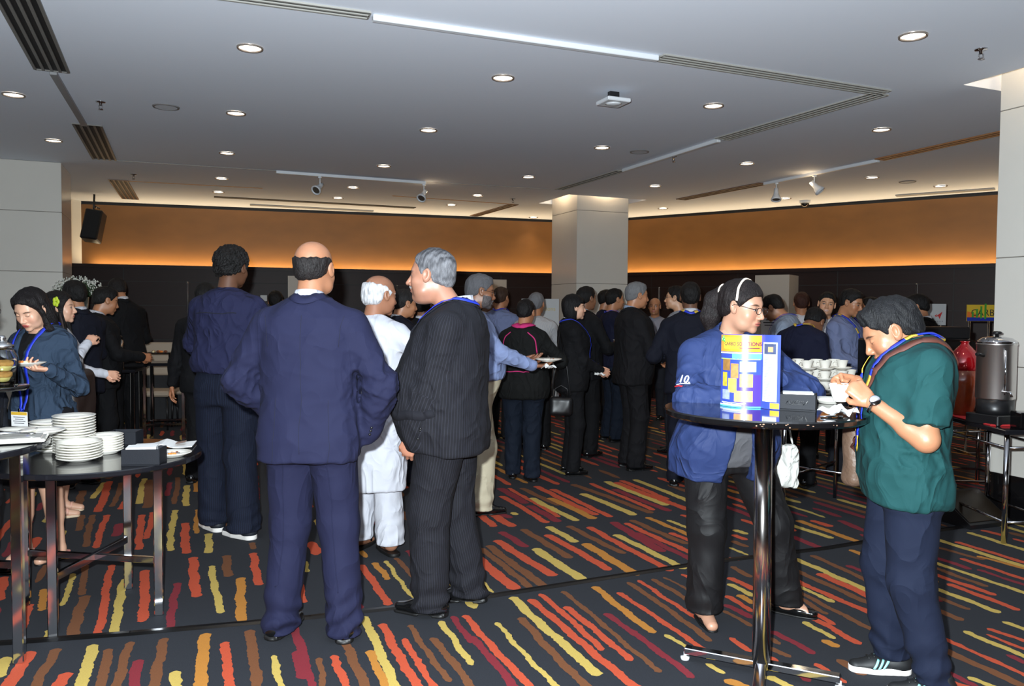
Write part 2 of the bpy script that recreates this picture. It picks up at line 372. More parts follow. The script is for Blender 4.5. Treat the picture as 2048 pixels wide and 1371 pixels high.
for h in holes:
    a, b, c, d = h; zt = CEIL + .32
    for (p, q) in (((a, b), (c, b)), ((c, b), (c, d)), ((c, d), (a, d)), ((a, d), (a, b))):
        mb.quad(P2(*p, CEIL), P2(*q, CEIL), P2(*q, zt), P2(*p, zt))
    mb.quad(P2(a, b, zt), P2(c, b, zt), P2(c, d, zt), P2(a, d, zt))
ce = mb.build('ceiling', CEILM); setp(ce, kind='structure')

# --- pillars
STONE = mat('pillar_stone', (206, 202, 194), 0.22, vary=(2.5, .04))
STONED = mat('stone_joint', (110, 105, 98), 0.6)
def pillar(origin, du, dv, size, label, ztop=CEIL + .3, plinth=.32):
    # origin: near corner on the floor; du,dv = +-1 along U and V
    e = empty('pillar', origin, UANG, label, 'pillar')
    cx, cy = du*size/2, dv*size/2
    mb = MB(); z = plinth
    lv = [plinth, 1.12, 1.92, 2.62 if ztop < 3.3 else 3.0, ztop]
    for a, b in zip(lv[:-1], lv[1:]):
        mb.m = 0; mb.box((cx, cy, (a + b)/2), (size, size, b - a - .006), 0.003)
        mb.m = 1; mb.box((cx, cy, b - .003), (size - .008, size - .008, .012))
    mb.build('cladding', [STONE, STONED], e)
    b = MB(); b.box((cx, cy, plinth/2), (size - .02, size - .02, plinth)); b.build('plinth', BLACKGLOSS, e)
    return e
pillar(P_MIDC, 1, 1, .87, 'pale stone square pillar with lit top, in the middle of the hall')
pillar(P_RTC, 1, -1, .87, 'pale stone square pillar beside the tea urn at the right edge')
LPC = at_z(122, 325, CEIL)
pillar(Vector((LPC.x, LPC.y, 0)), -1, 1, .87, 'pale stone square pillar behind the woman in denim, left edge', ztop=CEIL)
pillar(Vector((LPC.x, LPC.y, 0)) - UD*2.6, -1, 1, .6, 'pale stone pillar beyond the left edge', ztop=CEIL) if False else None
for h, c in ((holes[0], P_MIDC), (holes[1], P_RTC)):
    for (uu, vv) in ((h[0] + .08, (h[1] + h[3])/2), ((h[0] + h[2])/2, h[1] + .05 if c is P_MIDC else h[3] - .05)):
        p = UD*uu + VD*vv
        lamp('pocket_lamp', 'POINT', (p.x, p.y, CEIL + .24), 7 if c is P_MIDC else 3.5, (1, .72, .42), .04)

# --- gold upper walls over dark wood lower walls
WL0 = Vector((-6.87, 12.8, 0)); WC = Vector((1.32, 15.07, 0)); WR1 = Vector((6.67, 11.1, 0))
dl = (WC - WL0).normalized(); dr = (WR1 - WC).normalized()
WR2 = WC + dr*9.5
GOLD = mat('gold_wall', (124, 82, 36), 0.5, 0.2, vary=(2.0, .22), bump=(180, .15, .003), stretch=(1, 1, 2.2))
WOOD = mat('dark_wood_panel', (33, 18, 16), 0.45, spec=.22, vary=(9, .35), bump=(40, .08, .003), stretch=(1, 1, 14))
WOODJ = mat('wood_joint', (12, 9, 8), 0.6)
def wall_run(name, a, b, z0, z1, m, off=0.0, th=.1, joints=None):
    d = (b - a); L = d.length; d.normalize(); n = Vector((d.y, -d.x, 0))   # faces the camera
    an = math.atan2(d.y, d.x); c = (a + b)/2 + n*(off - th/2)
    mb = MB(); mb.box((0, 0, (z0 + z1)/2), (L, th, z1 - z0))
    if joints:
        for z in joints[1]:
            mb.m = 1; mb.box((0, -th/2 - .0005, z), (L, .004, .012))
        x = -L/2 + joints[0]
        while x < L/2:
            mb.m = 1; mb.box((x, -th/2 - .0005, (z0 + z1)/2), (.014, .004, z1 - z0)); x += joints[0]
    o = mb.build(name, [m, WOODJ] if joints else m, None, (c.x, c.y, 0), an); setp(o, kind='structure'); return o
LEDGE = 2.2
wall_run('wall_back_left', WL0, WC, LEDGE - .2, CEIL - .05, GOLD)
wall_run('wall_back_right', WC, WR2, LEDGE - .2, CEIL - .05, GOLD)
wall_run('trim_1', WL0, WC, CEIL - .05, CEIL, BLACKMATT, off=-.04)
wall_run('trim_2', WC, WR2, CEIL - .05, CEIL, BLACKMATT, off=-.04)
wall_run('wall_lower_left', WL0 - dl*4, WC, 0, LEDGE - .06, WOOD, off=.25, joints=(1.55, (1.0, 1.55, 1.93)))
wall_run('wall_lower_right', WC, WR2, 0, LEDGE - .06, WOOD, off=.25, joints=(1.55, (1.0, 1.55, 1.93)))
wall_run('trim_3', WL0 - dl*4, WC, LEDGE - .06, LEDGE - .005, WOOD, off=.27, th=.02)
wall_run('trim_4', WC, WR2, LEDGE - .06, LEDGE - .005, WOOD, off=.27, th=.02)
# cove strips hidden behind the ledge
for (a, b) in ((WL0, WC), (WC, WR2)):
    d = (b - a); L = d.length; d.normalize(); n = Vector((d.y, -d.x, 0)); c = (a + b)/2 + n*.12
    an = math.atan2(d.y, d.x)
    mb = MB(); mb.box((0, 0, LEDGE - .09), (L - .3, .06, .03)); 
    o = mb.build('cove_light_strip', mat('cove_strip', (255, 220, 160), 0.5, emit=((1, .66, .3), 2.0)), None, (c.x, c.y, 0), an)
    setp(o, 'warm light strip hidden behind the ledge of the ' + ('left' if a is WL0 else 'right') + ' gold wall', 'light strip')
    l = lamp('cove_lamp', 'AREA', (c.x - n.x*.03, c.y - n.y*.03, LEDGE - .035), 6.8*L, (1, .77, .46), L - .3, (math.pi, 0, an), shape='RECTANGLE', size_y=.03)
    l.rotation_euler = (math.pi, 0, an)
# white pilasters in the lower wood wall, seen at four places
PIL = mat('pilaster_white', (178, 170, 160), 0.5)
def wall_pt(px, side):
    a, b = (WL0, WC) if side == 'L' else (WC, WR2)
    r = ray(px, 600); d = b - a
    # intersection in plan
    t = (a.x*d.y - a.y*d.x)/(r.x*d.y - r.y*d.x)
    return Vector((r.x*t, r.y*t, 0))
def pilaster(px0, px1, side, z1, prot):
    a, b = wall_pt(px0, side), wall_pt(px1, side); d = b - a; L = d.length; d.normalize(); n = Vector((d.y, -d.x, 0)); c = (a + b)/2 + n*(.25 + prot/2)
    mb = MB(); mb.box((0, 0, z1*.25), (L, prot, z1*.5 - .01)); mb.box((0, 0, z1*.75), (L, prot, z1*.5))
    return mb.build('pilaster', PIL, None, (c.x, c.y, 0), math.atan2(d.y, d.x))
setp(pilaster(576, 612, 'L', 2.06, .1), 'narrow white pilaster on the dark wall, between the curly-haired and the bald man', 'pilaster')
setp(pilaster(967, 1003, 'L', 2.06, .1), 'narrow white pilaster on the dark wall above the bearded man', 'pilaster')
setp(pilaster(1540, 1606, 'R', 2.08, .45), 'broad white pilaster on the right dark wall behind the coffee drinkers', 'pilaster')
# outer walls (left return, sides and back of the hall)
wall_run('wall_left_return', Vector((-7.6, 9.0, 0)), WL0, 0, CEIL, STONE, th=.3)
wall_run('wall_left', Vector((-9.2, -5, 0)), Vector((-7.6, 9.0, 0)), 0, CEIL, STONE)
wall_run('wall_right', WR2, Vector((10.2, -5, 0)), 0, CEIL, STONE)
wall_run('wall_rear', Vector((10.2, -5, 0)), Vector((-9.2, -5, 0)), 0, CEIL, STONE)
# slim steel pull handles on the wood doors
for i, (px, s) in enumerate(((380, 'L'), (790, 'L'), (1333, 'R'), (1840, 'R'))):
    p = wall_pt(px, s); d = (dl if s == 'L' else dr); n = Vector((d.y, -d.x, 0)); c = p + n*.29
    mb = MB(); mb.box((0, 0, 1.62), (.03, .02, .62), .004); mb.box((0, .02, 1.4), (.02, .03, .02)); mb.box((0, .02, 1.85), (.02, .03, .02))
    o = mb.build('door_handle', CHROME, None, (c.x, c.y, 0), math.atan2(d.y, d.x))
    setp(o, ['tall steel door pull on the dark wall, left of the curly-haired man', 'tall steel door pull on the dark wall behind the white-haired man',
             'tall steel door pull on the dark wall near the man in glasses', 'tall steel door pull on the right dark wall above the waiter'][i], 'door handle')

# ================================================================== CEILING FITTINGS
DL = [(500,94),(1006,154),(1826,70),(1427,210),(27,188),(472,225),(857,259),(1763,258),(107,280),(454,305),(1204,294),(768,331),(1494,326),(443,356),(1057,353),(1310,371),(1744,354),(437,383),(706,374),(955,390),(676,395),(903,409),(1067,434),(1326,416),(1571,396),(1881,371)]
BULB = mat('lamp_glow', (255, 235, 205), .5, emit=((1, .86, .68), 6.0))
TRIMW = mat('downlight_trim', (150, 140, 132), 0.3, .4)
first = None
dlg = 'recessed round downlights in the ceiling'
words = {0: 'large round downlight lit in the ceiling above the bald man in navy', 1: 'round downlight lit in the ceiling above the long white track', 2: 'round downlight at the top right corner near the sprinkler',
         3: 'round downlight inside the corner of the double ceiling slot', 4: 'round downlight at the far left edge above the pale pillar'}
for i, (px, py) in enumerate(DL):
    p = at_z(px, py, CEIL)
    if first is None:
        e = empty('downlight', (0, 0, 0))
        mb = MB(); mb.lathe([(.069, .006), (.070, -.003), (.074, -.006), (.082, -.006), (.084, .004)], n=32, cap=False); mb.build('trim_ring', TRIMW, e)
        mb = MB(); mb.lathe([(0, .0), (.05, .0), (.0695, .004)], n=28, cap=False); mb.f = [tuple(reversed(f)) for f in mb.f]; mb.build('bulb', BULB, e)
        first = e; o = e
    else: o = copy_tree(first)
    o.location = (p.x, p.y, CEIL - .008)
    o['category'] = 'downlight'; o['group'] = dlg
    o['label'] = words.get(i, 'x')
DLLAB = ['', '', '', '', '', 'round downlight just right of the plain ceiling speaker, upper left', 'round downlight in mid ceiling between the white track and the two track spots', 'round downlight left of the right pillar, above the track with two spots',
 'round downlight at the left above the pale pillar corner', 'round downlight above the curly-haired man, second of his column from the front', 'round downlight left of the ceiling speaker near the middle pillar', 'round downlight just above the left spotlight track',
 'round downlight nearest the right spotlight track on its left', 'small round downlight left of the left spotlight track, nearer of two', 'round downlight above and left of the middle pillar', 'round downlight right of the middle pillar top, nearer of two',
 'round downlight behind the right spotlight track, beside the blank disc', 'small round downlight left of the left spotlight track, further of two', 'small round downlight between the two heads of the left track', 'round downlight right of the right-hand head of the left track',
 'small round downlight by the black ceiling slot, left one', 'small round downlight by the black ceiling slot, right one', 'small round downlight close to the left side of the middle pillar', 'small round downlight right of the middle pillar, further of two',
 'small round downlight beside the dome camera', 'small round downlight by the grey slot near the right pillar']
tops = [o for o in SC.objects if o.name.startswith('downlight') and o.parent is None]
tops.sort(key=lambda o: 0 if o.name == 'downlight' else int(o.name.split('.')[-1]))
for i, o in enumerate(tops):
    if DLLAB[i]: o['label'] = DLLAB[i]
    l = lamp('downlight_beam', 'SPOT', (o.location.x, o.location.y, CEIL - .03), 16, (1, .8, .58), .05, (0, 0, 0), spot=math.radians(105), blend=1.0)

# ceiling speakers (blank round grilles)
for px, py, r, lab in ((332, 213, .105, 'blank round ceiling speaker left of a downlight, upper left'), (1279, 303, .1, 'blank round ceiling speaker near the middle pillar'), (1815, 363, .1, 'blank round ceiling speaker near the right pillar')):
    p = at_z(px, py, CEIL); e = empty('ceiling_speaker', (p.x, p.y, CEIL - .003), 0, lab, 'ceiling speaker')
    mb = MB(); mb.lathe([(r*.85, .0), (r*.86, -.006), (r, -.006), (r + .003, .002)], n=32, cap=False); mb.build('rim', mat('speaker_rim', (120, 118, 118), .5), e)
    mb = MB(); mb.lathe([(0, -.003), (r*.86, -.003)], n=32, cap=False); mb.f = [tuple(reversed(f)) for f in mb.f]; mb.build('grille', mat('speaker_grille', (205, 208, 214), .8), e)
# sprinklers
for i, (px, py) in enumerate(((201, 203), (1962, 98), (267, 348), (1347, 312), (1026, 397))):
    p = at_z(px, py, CEIL); e = empty('sprinkler', (p.x, p.y, CEIL), 0, ['sprinkler head beside the left ceiling slot', 'sprinkler head at the top right corner', 'small sprinkler head above the pale left pillar', 'sprinkler head beside the white track by the middle pillar', 'small sprinkler head left of the middle pillar'][i], 'sprinkler')
    mb = MB(); mb.lathe([(.04, 0), (.036, -.008), (.012, -.01), (.01, -.03)], n=16); mb.build('escutcheon', CHROME, e)
    mb = MB(); mb.tube([(-.012, 0, -.03), (-.014, 0, -.045), (0, 0, -.06), (.014, 0, -.045), (.012, 0, -.03)], .003, 6); mb.lathe([(0, -.066), (.018, -.064), (.018, -.060), (0, -.06)], n=12); mb.build('deflector', CHROME, e)

def seg(pa, pb, w, h, m, name, z=CEIL, parent=None, tex=None):
    a, b = at_z(*pa, CEIL), at_z(*pb, CEIL); d = b - a; L = d.length; c = (a + b)/2; an = math.atan2(d.y, d.x)
    mb = MB(); mb.M = Matrix.Translation((c.x, c.y, 0)) @ Matrix.Rotation(an, 4, 'Z')
    if tex:      # slot diffuser: frame bars with dark gaps
        mb.m = 1; mb.box((0, 0, z - .002), (L, w, .003)); mb.m = 0
        for k in range(tex):
            y = -w/2 + w*k/(tex - 1); mb.box((0, y, z - .006), (L, w/(tex*2.2), .011))
        mb.box((-L/2, 0, z - .006), (.01, w, .011)); mb.box((L/2, 0, z - .006), (.01, w, .011))
        return mb.build(name, [m, BLACKMATT], parent)
    mb.box((0, 0, z - h/2), (L, w, h), min(.004, h*.3)); return mb.build(name, m, parent)
SLOTM = mat('slot_frame', (158, 156, 150), .45)
setp(seg((300, -30), (738, 29), .10, .02, SLOTM, 'ceiling_slot', tex=3), 'linear air slot at the top edge leading to the white track', 'ceiling slot')
mbx = seg((745, 30), (1315, 112), .045, .035, WHITEMETAL, 'lighting_track'); setp(mbx, 'long empty white lighting track across the upper ceiling', 'lighting track')
setp(seg((1318, 113), (1768, 184), .13, .02, SLOTM, 'ceiling_slot', tex=4), 'linear air slot running right from the long white track', 'ceiling slot')
setp(seg((1762, 186), (1443, 277), .16, .02, SLOTM, 'ceiling_slot', tex=4), 'linear air slot slanting back from the ceiling corner, upper right', 'ceiling slot')
setp(seg((1438, 277), (1247, 338), .045, .035, WHITEMETAL, 'lighting_track'), 'empty white lighting track slanting towards the middle pillar', 'lighting track')
setp(seg((1243, 340), (1118, 378), .12, .02, SLOTM, 'ceiling_slot', tex=3), 'linear air slot just in front of the middle pillar', 'ceiling slot')
setp(seg((22, -30), (104, 140), .21, .02, mat('slot_grey', (105, 102, 98), .4), 'ceiling_slot', tex=5), 'wide grey air slot in the top left corner', 'ceiling slot')
setp(seg((106, 141), (168, 246), .05, .03, mat('track_grey', (130, 130, 132), .4), 'lighting_track'), 'empty grey lighting track between two air slots at the left', 'lighting track')
setp(seg((174, 248), (209, 318), .23, .02, mat('slot_grey', (105, 102, 98)), 'ceiling_slot', tex=5), 'grey air slot above the pale left pillar', 'ceiling slot')
setp(seg((236, 359), (261, 397), .22, .02, mat('slot_brown', (110, 82, 60), .4), 'ceiling_slot', tex=5), 'small brown air slot near the wall speaker', 'ceiling slot')
setp(seg((220, 320), (552, 341), .02, .006, SLOTM, 'ceiling_seam'), 'thin seam in the ceiling leading to the left spotlight track', 'ceiling seam')
setp(seg((852, 363), (1115, 379), .02, .006, SLOTM, 'ceiling_seam'), 'thin seam in the ceiling from the left spotlight track to the pillar', 'ceiling seam')
setp(seg((245, 361), (525, 376), .03, .006, mat('seam_warm', (190, 140, 90), .6), 'ceiling_seam'), 'thin warm seam in the ceiling near the gold wall, left', 'ceiling seam')
setp(seg((785, 391), (1028, 408), .03, .006, mat('seam_warm', (190, 140, 90)), 'ceiling_seam'), 'thin warm seam in the ceiling near the gold wall, by the pillar', 'ceiling seam')
setp(seg((1028, 408), (948, 431), .14, .012, mat('slot_brown', (110, 82, 60)), 'ceiling_slot', tex=3), 'small brown air slot left of the middle pillar', 'ceiling slot')
setp(seg((2100, 243), (1760, 318), .14, .012, mat('slot_amber', (150, 105, 66), .4), 'ceiling_slot', tex=3), 'amber air slot between the right pillar and the spotlight track', 'ceiling slot')
setp(seg((1528, 366), (1362, 398), .16, .012, mat('slot_brown', (110, 82, 60)), 'ceiling_slot', tex=3), 'brown air slot right of the middle pillar', 'ceiling slot')
setp(seg((428, 393), (830, 415), .16, .008, BLACKMATT, 'screen_slot'), 'long black projection screen slot near the left gold wall', 'screen slot')
setp(seg((500, 408), (746, 421), .12, .02, mat('grey_case', (150, 148, 146), .5), 'screen_case'), 'pale grey screen case beside the black ceiling slot', 'screen case')
setp(seg((1792, 390), (1990, 376), .14, .02, mat('grey_case', (150, 148, 146)), 'screen_case'), 'pale grey screen case near the right gold wall', 'screen case')
def track_with(pa, pb, heads, lab):
    a, b = at_z(*pa, CEIL), at_z(*pb, CEIL); c = (a + b)/2
    o = seg(pa, pb, .045, .035, WHITEMETAL, 'lighting_track'); setp(o, lab, 'lighting track')
    for (px, py, dirn, lb) in heads:
        d2 = (b - a).normalized(); r = ray(px, py)
        t = (a.x*d2.y - a.y*d2.x)/(r.x*d2.y - r.y*d2.x); p = Vector((r.x*t, r.y*t, CEIL))
        e = empty('track_spotlight', (p.x, p.y, CEIL - .035), 0, lb, 'spotlight', 'spotlights on the white ceiling tracks')
        dv = Vector(dirn).normalized()
        if 'right' in lb and 'end' in lb or 'tilted' in lb: lamp('spot_spill', 'POINT', (p.x - dv.x*.10, p.y - dv.y*.10 - .02, CEIL - .13), 1.3, (1, .72, .42), .02)
        mb = MB(); mb.box((0, 0, -.01), (.04, .04, .02), .003); mb.tube([(0, 0, -.02), (0, 0, -.10)], .008, 8); mb.box((0, 0, -.11), (.05, .025, .025), .004); mb.build('stem', WHITEMETAL, e)
        q = dv.to_track_quat('Z', 'Y').to_matrix()
        mb = MB(); mb.M = Matrix.Translation(Vector((0, 0, -.12)) + dv*.0) @ q.to_4x4()
        mb.lathe([(0, -.06), (.026, -.055), (.03, .0), (.034, .03), (.055, .075), (.062, .09), (.064, .11), (.055, .112), (.05, .09), (.02, .05), (0, .045)], n=24)
        mb.build('head', WHITEMETAL, e)
        mb = MB(); mb.M = Matrix.Translation(Vector((0, 0, -.12))) @ q.to_4x4(); mb.lathe([(0, .085), (.03, .088), (.046, .1)], n=20); mb.build('lens', mat('spot_lens', (120, 110, 100), .15, .6), e)
track_with((552, 341), (851, 363), ((640, 350, (-.35, -.8, -.65), 'round white spotlight at the left end of the left track'), (848, 366, (-.3, -.7, -.8), 'round white spotlight at the right end of the left track')), 'white lighting track with two spotlights near the left gold wall')
track_with((1529, 365), (1757, 318), ((1553, 365, (-.1, -.3, -.95), 'hanging white spotlight, left one on the right track'), (1629, 348, (.6, -.3, -.75), 'tilted white spotlight, right one on the right track')), 'white lighting track with two spotlights near the right gold wall')
# square ceiling unit
p = at_z(1227, 184, CEIL); e = empty('ceiling_access_point', (p.x, p.y, CEIL), UANG, 'square white ceiling unit with a round dome, upper middle of the ceiling', 'ceiling unit')
mb = MB(); mb.box((0, 0, -.075), (.2, .2, .03), .006); mb.build('housing', WHITEMETAL, e)
mb = MB(); mb.lathe([(0, -.103), (.04, -.100), (.065, -.09)], n=24); mb.build('dome', WHITEMETAL, e)
mb = MB(); mb.box((0, 0, -.03), (.08, .04, .06)); mb.build('bracket', BLACKPLASTIC, e)
# dome camera
p = at_z(1610, 401, CEIL); e = empty('dome_camera', (p.x, p.y, CEIL), 0, 'small dome camera on the ceiling before the right gold wall', 'dome camera')
mb = MB(); mb.lathe([(.08, 0), (.08, -.03), (.065, -.04)], n=24); mb.build('base', WHITEMETAL, e)
mb = MB(); mb.lathe([(.064, -.038), (.055, -.07), (.03, -.092), (0, -.1)], n=24); mb.build('dome', BLACKGLOSS, e)
# wall speaker, hung under the ceiling at the left
p = at_d(187, 452, 12.0); e = empty('wall_loudspeaker', (p.x, p.y, p.z), math.radians(12), 'black loudspeaker hung on a bracket on the left gold wall', 'loudspeaker')
R = Matrix.Rotation(math.radians(-12), 4, 'X') @ Matrix.Rotation(math.radians(8), 4, 'Y')
mb = MB(); mb.M = R; mb.box((0, 0, 0), (.24, .24, .46), .015); mb.build('cabinet', BLACKPLASTIC, e)
mb = MB(); mb.M = R; mb.box((0, -.124, 0), (.2, .01, .42), .003); mb.build('grille', mat('dark_grille', (26, 26, 28), .8, bump=(300, .5)), e)
mb = MB(); mb.tube([(0, .02, .2), (0, .06, CEIL - p.z)], .015, 8); mb.tube([(0, .06, .3), (0, .3, .3)], .015, 8); mb.build('bracket', BLACKPLASTIC, e)
# ================================================================== PEOPLE: distance-field modelling
f32 = np.float32
def V3(*a): return np.array(a, dtype=np.float64)
def smin(a, b, k):
    h = np.maximum(k - np.abs(a - b), 0)/k
    return np.minimum(a, b) - h*h*k*0.25
def smax(a, b, k): return -smin(-a, -b, k)
def cone(P, a, b, ra, rb, sq=None):
    """round cone; sq=(axis, factor) flattens the section along a direction"""
    a = np.asarray(a, float); b = np.asarray(b, float); ba = b - a; L2 = float(ba @ ba) + 1e-9
    q = P - a.astype(f32)
    t = np.clip((q @ ba.astype(f32))/L2, 0, 1)
    r = q - t[:, None]*ba.astype(f32)
    if sq is not None:
        ax = np.asarray(sq[0], float); ax = ax/np.linalg.norm(ax)
        comp = r @ ax.astype(f32); r = r + (comp*(1/sq[1] - 1))[:, None]*ax.astype(f32)
    return np.sqrt((r*r).sum(1)) - (ra + (rb - ra)*t)
def ell(P, c, r, R=None):
    q = P - np.asarray(c, float).astype(f32)
    if R is not None: q = q @ np.asarray(R, float).astype(f32)
    r = np.asarray(r, float).astype(f32)
    k0 = np.sqrt(((q/r)**2).sum(1)); k1 = np.sqrt(((q/(r*r))**2).sum(1)) + 1e-6
    return k0*(k0 - 1)/k1
def box(P, c, h, R=None, rad=0.0):
    q = P - np.asarray(c, float).astype(f32)
    if R is not None: q = q @ np.asarray(R, float).astype(f32)
    d = np.abs(q) - np.asarray(h, float).astype(f32) + rad
    return np.sqrt((np.maximum(d, 0)**2).sum(1)) + np.minimum(d.max(1), 0) - rad
def rotm(axis, deg): return np.array(Matrix.Rotation(math.radians(deg), 3, axis))
_rs = np.random.RandomState(3)
_K = _rs.normal(size=(24, 3)); _K /= np.linalg.norm(_K, axis=1)[:, None]
def wav(P, freq, seed=0, n=5):
    """smooth pseudo noise in about -1..1"""
    out = np.zeros(len(P), f32); w = 0
    for i in range(n):
        k = _K[(i*3 + seed) % 24]*freq*(1 + .37*i); j = _K[(i*5 + seed + 7) % 24]*freq*.6*(1 + .21*i)
        out += np.sin(P @ k.astype(f32) + 1.7*np.sin(P @ j.astype(f32) + seed + i) + i*1.3)/(1 + .3*i); w += 1/(1 + .3*i)
    return out/w*1.6
def ridge(P, freq, seed=0):
    v = wav(P, freq, seed, 4); return 1 - 2*np.abs(np.tanh(v*1.5))

def surfnet(f, lo, hi, h, chunk=400000):
    lo = np.asarray(lo, float); hi = np.asarray(hi, float)
    n = np.maximum(3, np.ceil((hi - lo)/h).astype(int) + 1)
    xs = [lo[i] + h*np.arange(n[i]) for i in range(3)]
    # coarse pass: skip blocks far from the surface
    B = 4; nb = -(-(n - 1)//B)
    cx = [lo[i] + h*(B*np.arange(nb[i]) + B/2) for i in range(3)]
    C = np.stack(np.meshgrid(*cx, indexing='ij'), -1).reshape(-1, 3).astype(f32)
    dc = f(C).reshape(nb); rad = h*B*1.15 + .012
    act = np.abs(dc) < rad
    val = np.empty(n, f32)
    full = np.repeat(np.repeat(np.repeat(dc, B, 0), B, 1), B, 2)
    pad = np.full(n, 1.0, f32); m = np.minimum(full.shape, n); pad[:m[0], :m[1], :m[2]] = full[:m[0], :m[1], :m[2]]
    for ax in range(3):
        if full.shape[ax] < n[ax]:
            sl = [slice(None)]*3; sl[ax] = slice(full.shape[ax], n[ax]); s2 = [slice(None)]*3; s2[ax] = slice(full.shape[ax] - 1, full.shape[ax]); pad[tuple(sl)] = pad[tuple(s2)]
    val = pad
    A = np.zeros(n, bool)
    fa = np.repeat(np.repeat(np.repeat(act, B, 0), B, 1), B, 2)[:n[0], :n[1], :n[2]]
    A[:fa.shape[0], :fa.shape[1], :fa.shape[2]] = fa
    for ax in range(3):      # nodes on the far side of an active block
        s1 = [slice(None)]*3; s2 = [slice(None)]*3; s1[ax] = slice(1, None); s2[ax] = slice(0, -1)
        Z = A.copy(); Z[tuple(s1)] |= A[tuple(s2)]; A = Z
    idx = np.argwhere(A)
    P = (lo + idx*h).astype(f32); out = np.empty(len(P), f32)
    for i in range(0, len(P), chunk): out[i:i+chunk] = f(P[i:i+chunk])
    val[A] = out
    # force outside at the boundary
    val[0] = np.maximum(val[0], h*.3); val[-1] = np.maximum(val[-1], h*.3); val[:, 0] = np.maximum(val[:, 0], h*.3); val[:, -1] = np.maximum(val[:, -1], h*.3)
    val[:, :, 0] = np.maximum(val[:, :, 0], h*.3); val[:, :, -1] = np.maximum(val[:, :, -1], h*.3)
    neg = val < 0
    c = [neg[i:n[0]-1+i, j:n[1]-1+j, k:n[2]-1+k] for i in (0, 1) for j in (0, 1) for k in (0, 1)]
    cnt = sum(x.astype(np.int8) for x in c); cells = (cnt > 0) & (cnt < 8)
    ci = np.argwhere(cells)
    if len(ci) == 0: return np.zeros((0, 3)), np.zeros((0, 4), int)
    vid = np.full(cells.shape, -1, np.int64); vid[cells] = np.arange(len(ci))
    acc = np.zeros((len(ci), 3)); wn = np.zeros(len(ci))
    cor = [(i, j, k) for i in (0, 1) for j in (0, 1) for k in (0, 1)]
    V = {q: val[ci[:, 0]+q[0], ci[:, 1]+q[1], ci[:, 2]+q[2]] for q in cor}
    for q in cor:
        for ax in range(3):
            if q[ax] == 0:
                r = list(q); r[ax] = 1; r = tuple(r); a, b = V[q], V[r]; cr = (a < 0) != (b < 0)
                t = np.where(cr, a/np.where(cr, a - b, 1), 0); p = np.tile(np.array(q, float), (len(ci), 1)); p[:, ax] += t
                acc += p*cr[:, None]; wn += cr
    verts = lo + (ci + acc/wn[:, None])*h
    quads = []
    for ax in range(3):
        o1, o2 = (ax + 1) % 3, (ax + 2) % 3
        s0 = [slice(1, -1)]*3; s0[ax] = slice(0, -1); s1 = [slice(1, -1)]*3; s1[ax] = slice(1, None)
        a = neg[tuple(s0)]; b = neg[tuple(s1)]; cr = np.argwhere(a != b)
        if len(cr) == 0: continue
        base = cr + 1; base[:, ax] -= 1
        fl = a[cr[:, 0], cr[:, 1], cr[:, 2]]
        def cv_(d1, d2):
            q = base.copy(); q[:, o1] += d1; q[:, o2] += d2; return vid[q[:, 0], q[:, 1], q[:, 2]]
        v00, v10, v11, v01 = cv_(-1, -1), cv_(0, -1), cv_(0, 0), cv_(-1, 0)
        Q = np.stack([v00, v10, v11, v01], 1); Q[~fl] = Q[~fl][:, ::-1]; quads.append(Q)
    Q = np.concatenate(quads); Q = Q[(Q >= 0).all(1)]
    return verts, Q

def grad(f, P, e=0.004):
    g = np.empty((len(P), 3))
    for i in range(3):
        d = np.zeros(3, f32); d[i] = e; g[:, i] = (f((P + d).astype(f32)) - f((P - d).astype(f32)))
    return g/(np.linalg.norm(g, axis=1)[:, None] + 1e-9)
def snap(f, P, off=0.0, it=6):
    P = np.asarray(P, float)
    for _ in range(it):
        d = f(P.astype(f32)) - off; P = P - grad(f, P)*d[:, None]*.9
    return P, grad(f, P)
def catmull(pts, n):
    pts = [np.asarray(p, float) for p in pts]; q = [2*pts[0] - pts[1]] + pts + [2*pts[-1] - pts[-2]]; out = []
    m = len(pts) - 1
    for s in np.linspace(0, m - 1e-6, n):
        i = int(s); t = s - i; a, b, c, d = q[i:i+4]
        out.append(.5*((2*b) + (c - a)*t + (2*a - 5*b + 4*c - d)*t*t + (3*b - a - 3*c + d)*t**3))
    return np.array(out)
def ribbon(name, f, pts, width, thick, m, parent, off=0.002, n=None, snapit=True, mats=None, mi=None, closed=False):
    """a strip lying on the field's surface along the given points"""
    L = sum(np.linalg.norm(np.asarray(a) - np.asarray(b)) for a, b in zip(pts[:-1], pts[1:]))
    n = n or max(6, int(L/.012)); C = catmull(pts, n)
    if snapit:
        C, N = snap(f, C, off); 
        for _ in range(2): C[1:-1] = (C[:-2] + 2*C[1:-1] + C[2:])/4
        C, N = snap(f, C, off, 2)
    else: N = grad(f, C)
    T = np.gradient(C, axis=0); T /= np.linalg.norm(T, axis=1)[:, None] + 1e-9
    B = np.cross(T, N); B /= np.linalg.norm(B, axis=1)[:, None] + 1e-9
    w = np.full(n, width) if np.isscalar(width) else np.interp(np.linspace(0, 1, n), np.linspace(0, 1, len(width)), width)
    vs = []; fs = []; mm = []
    for i in range(n):
        for sgn, t in ((-1, 0), (-1, thick), (1, thick), (1, 0)): vs.append(C[i] + B[i]*sgn*w[i]/2 + N[i]*t)
        if i:
            a = 4*(i-1); b = 4*i
            for k in range(4): fs.append((a + k, a + (k+1) % 4, b + (k+1) % 4, b + k)); mm.append(mi(i/n) if mi else 0)
    fs += [(3, 2, 1, 0), tuple(4*(n-1) + k for k in range(4))]; mm += [0, 0]
    return mkmesh(name, [tuple(v) for v in vs], fs, mats or m, mm, True, parent)

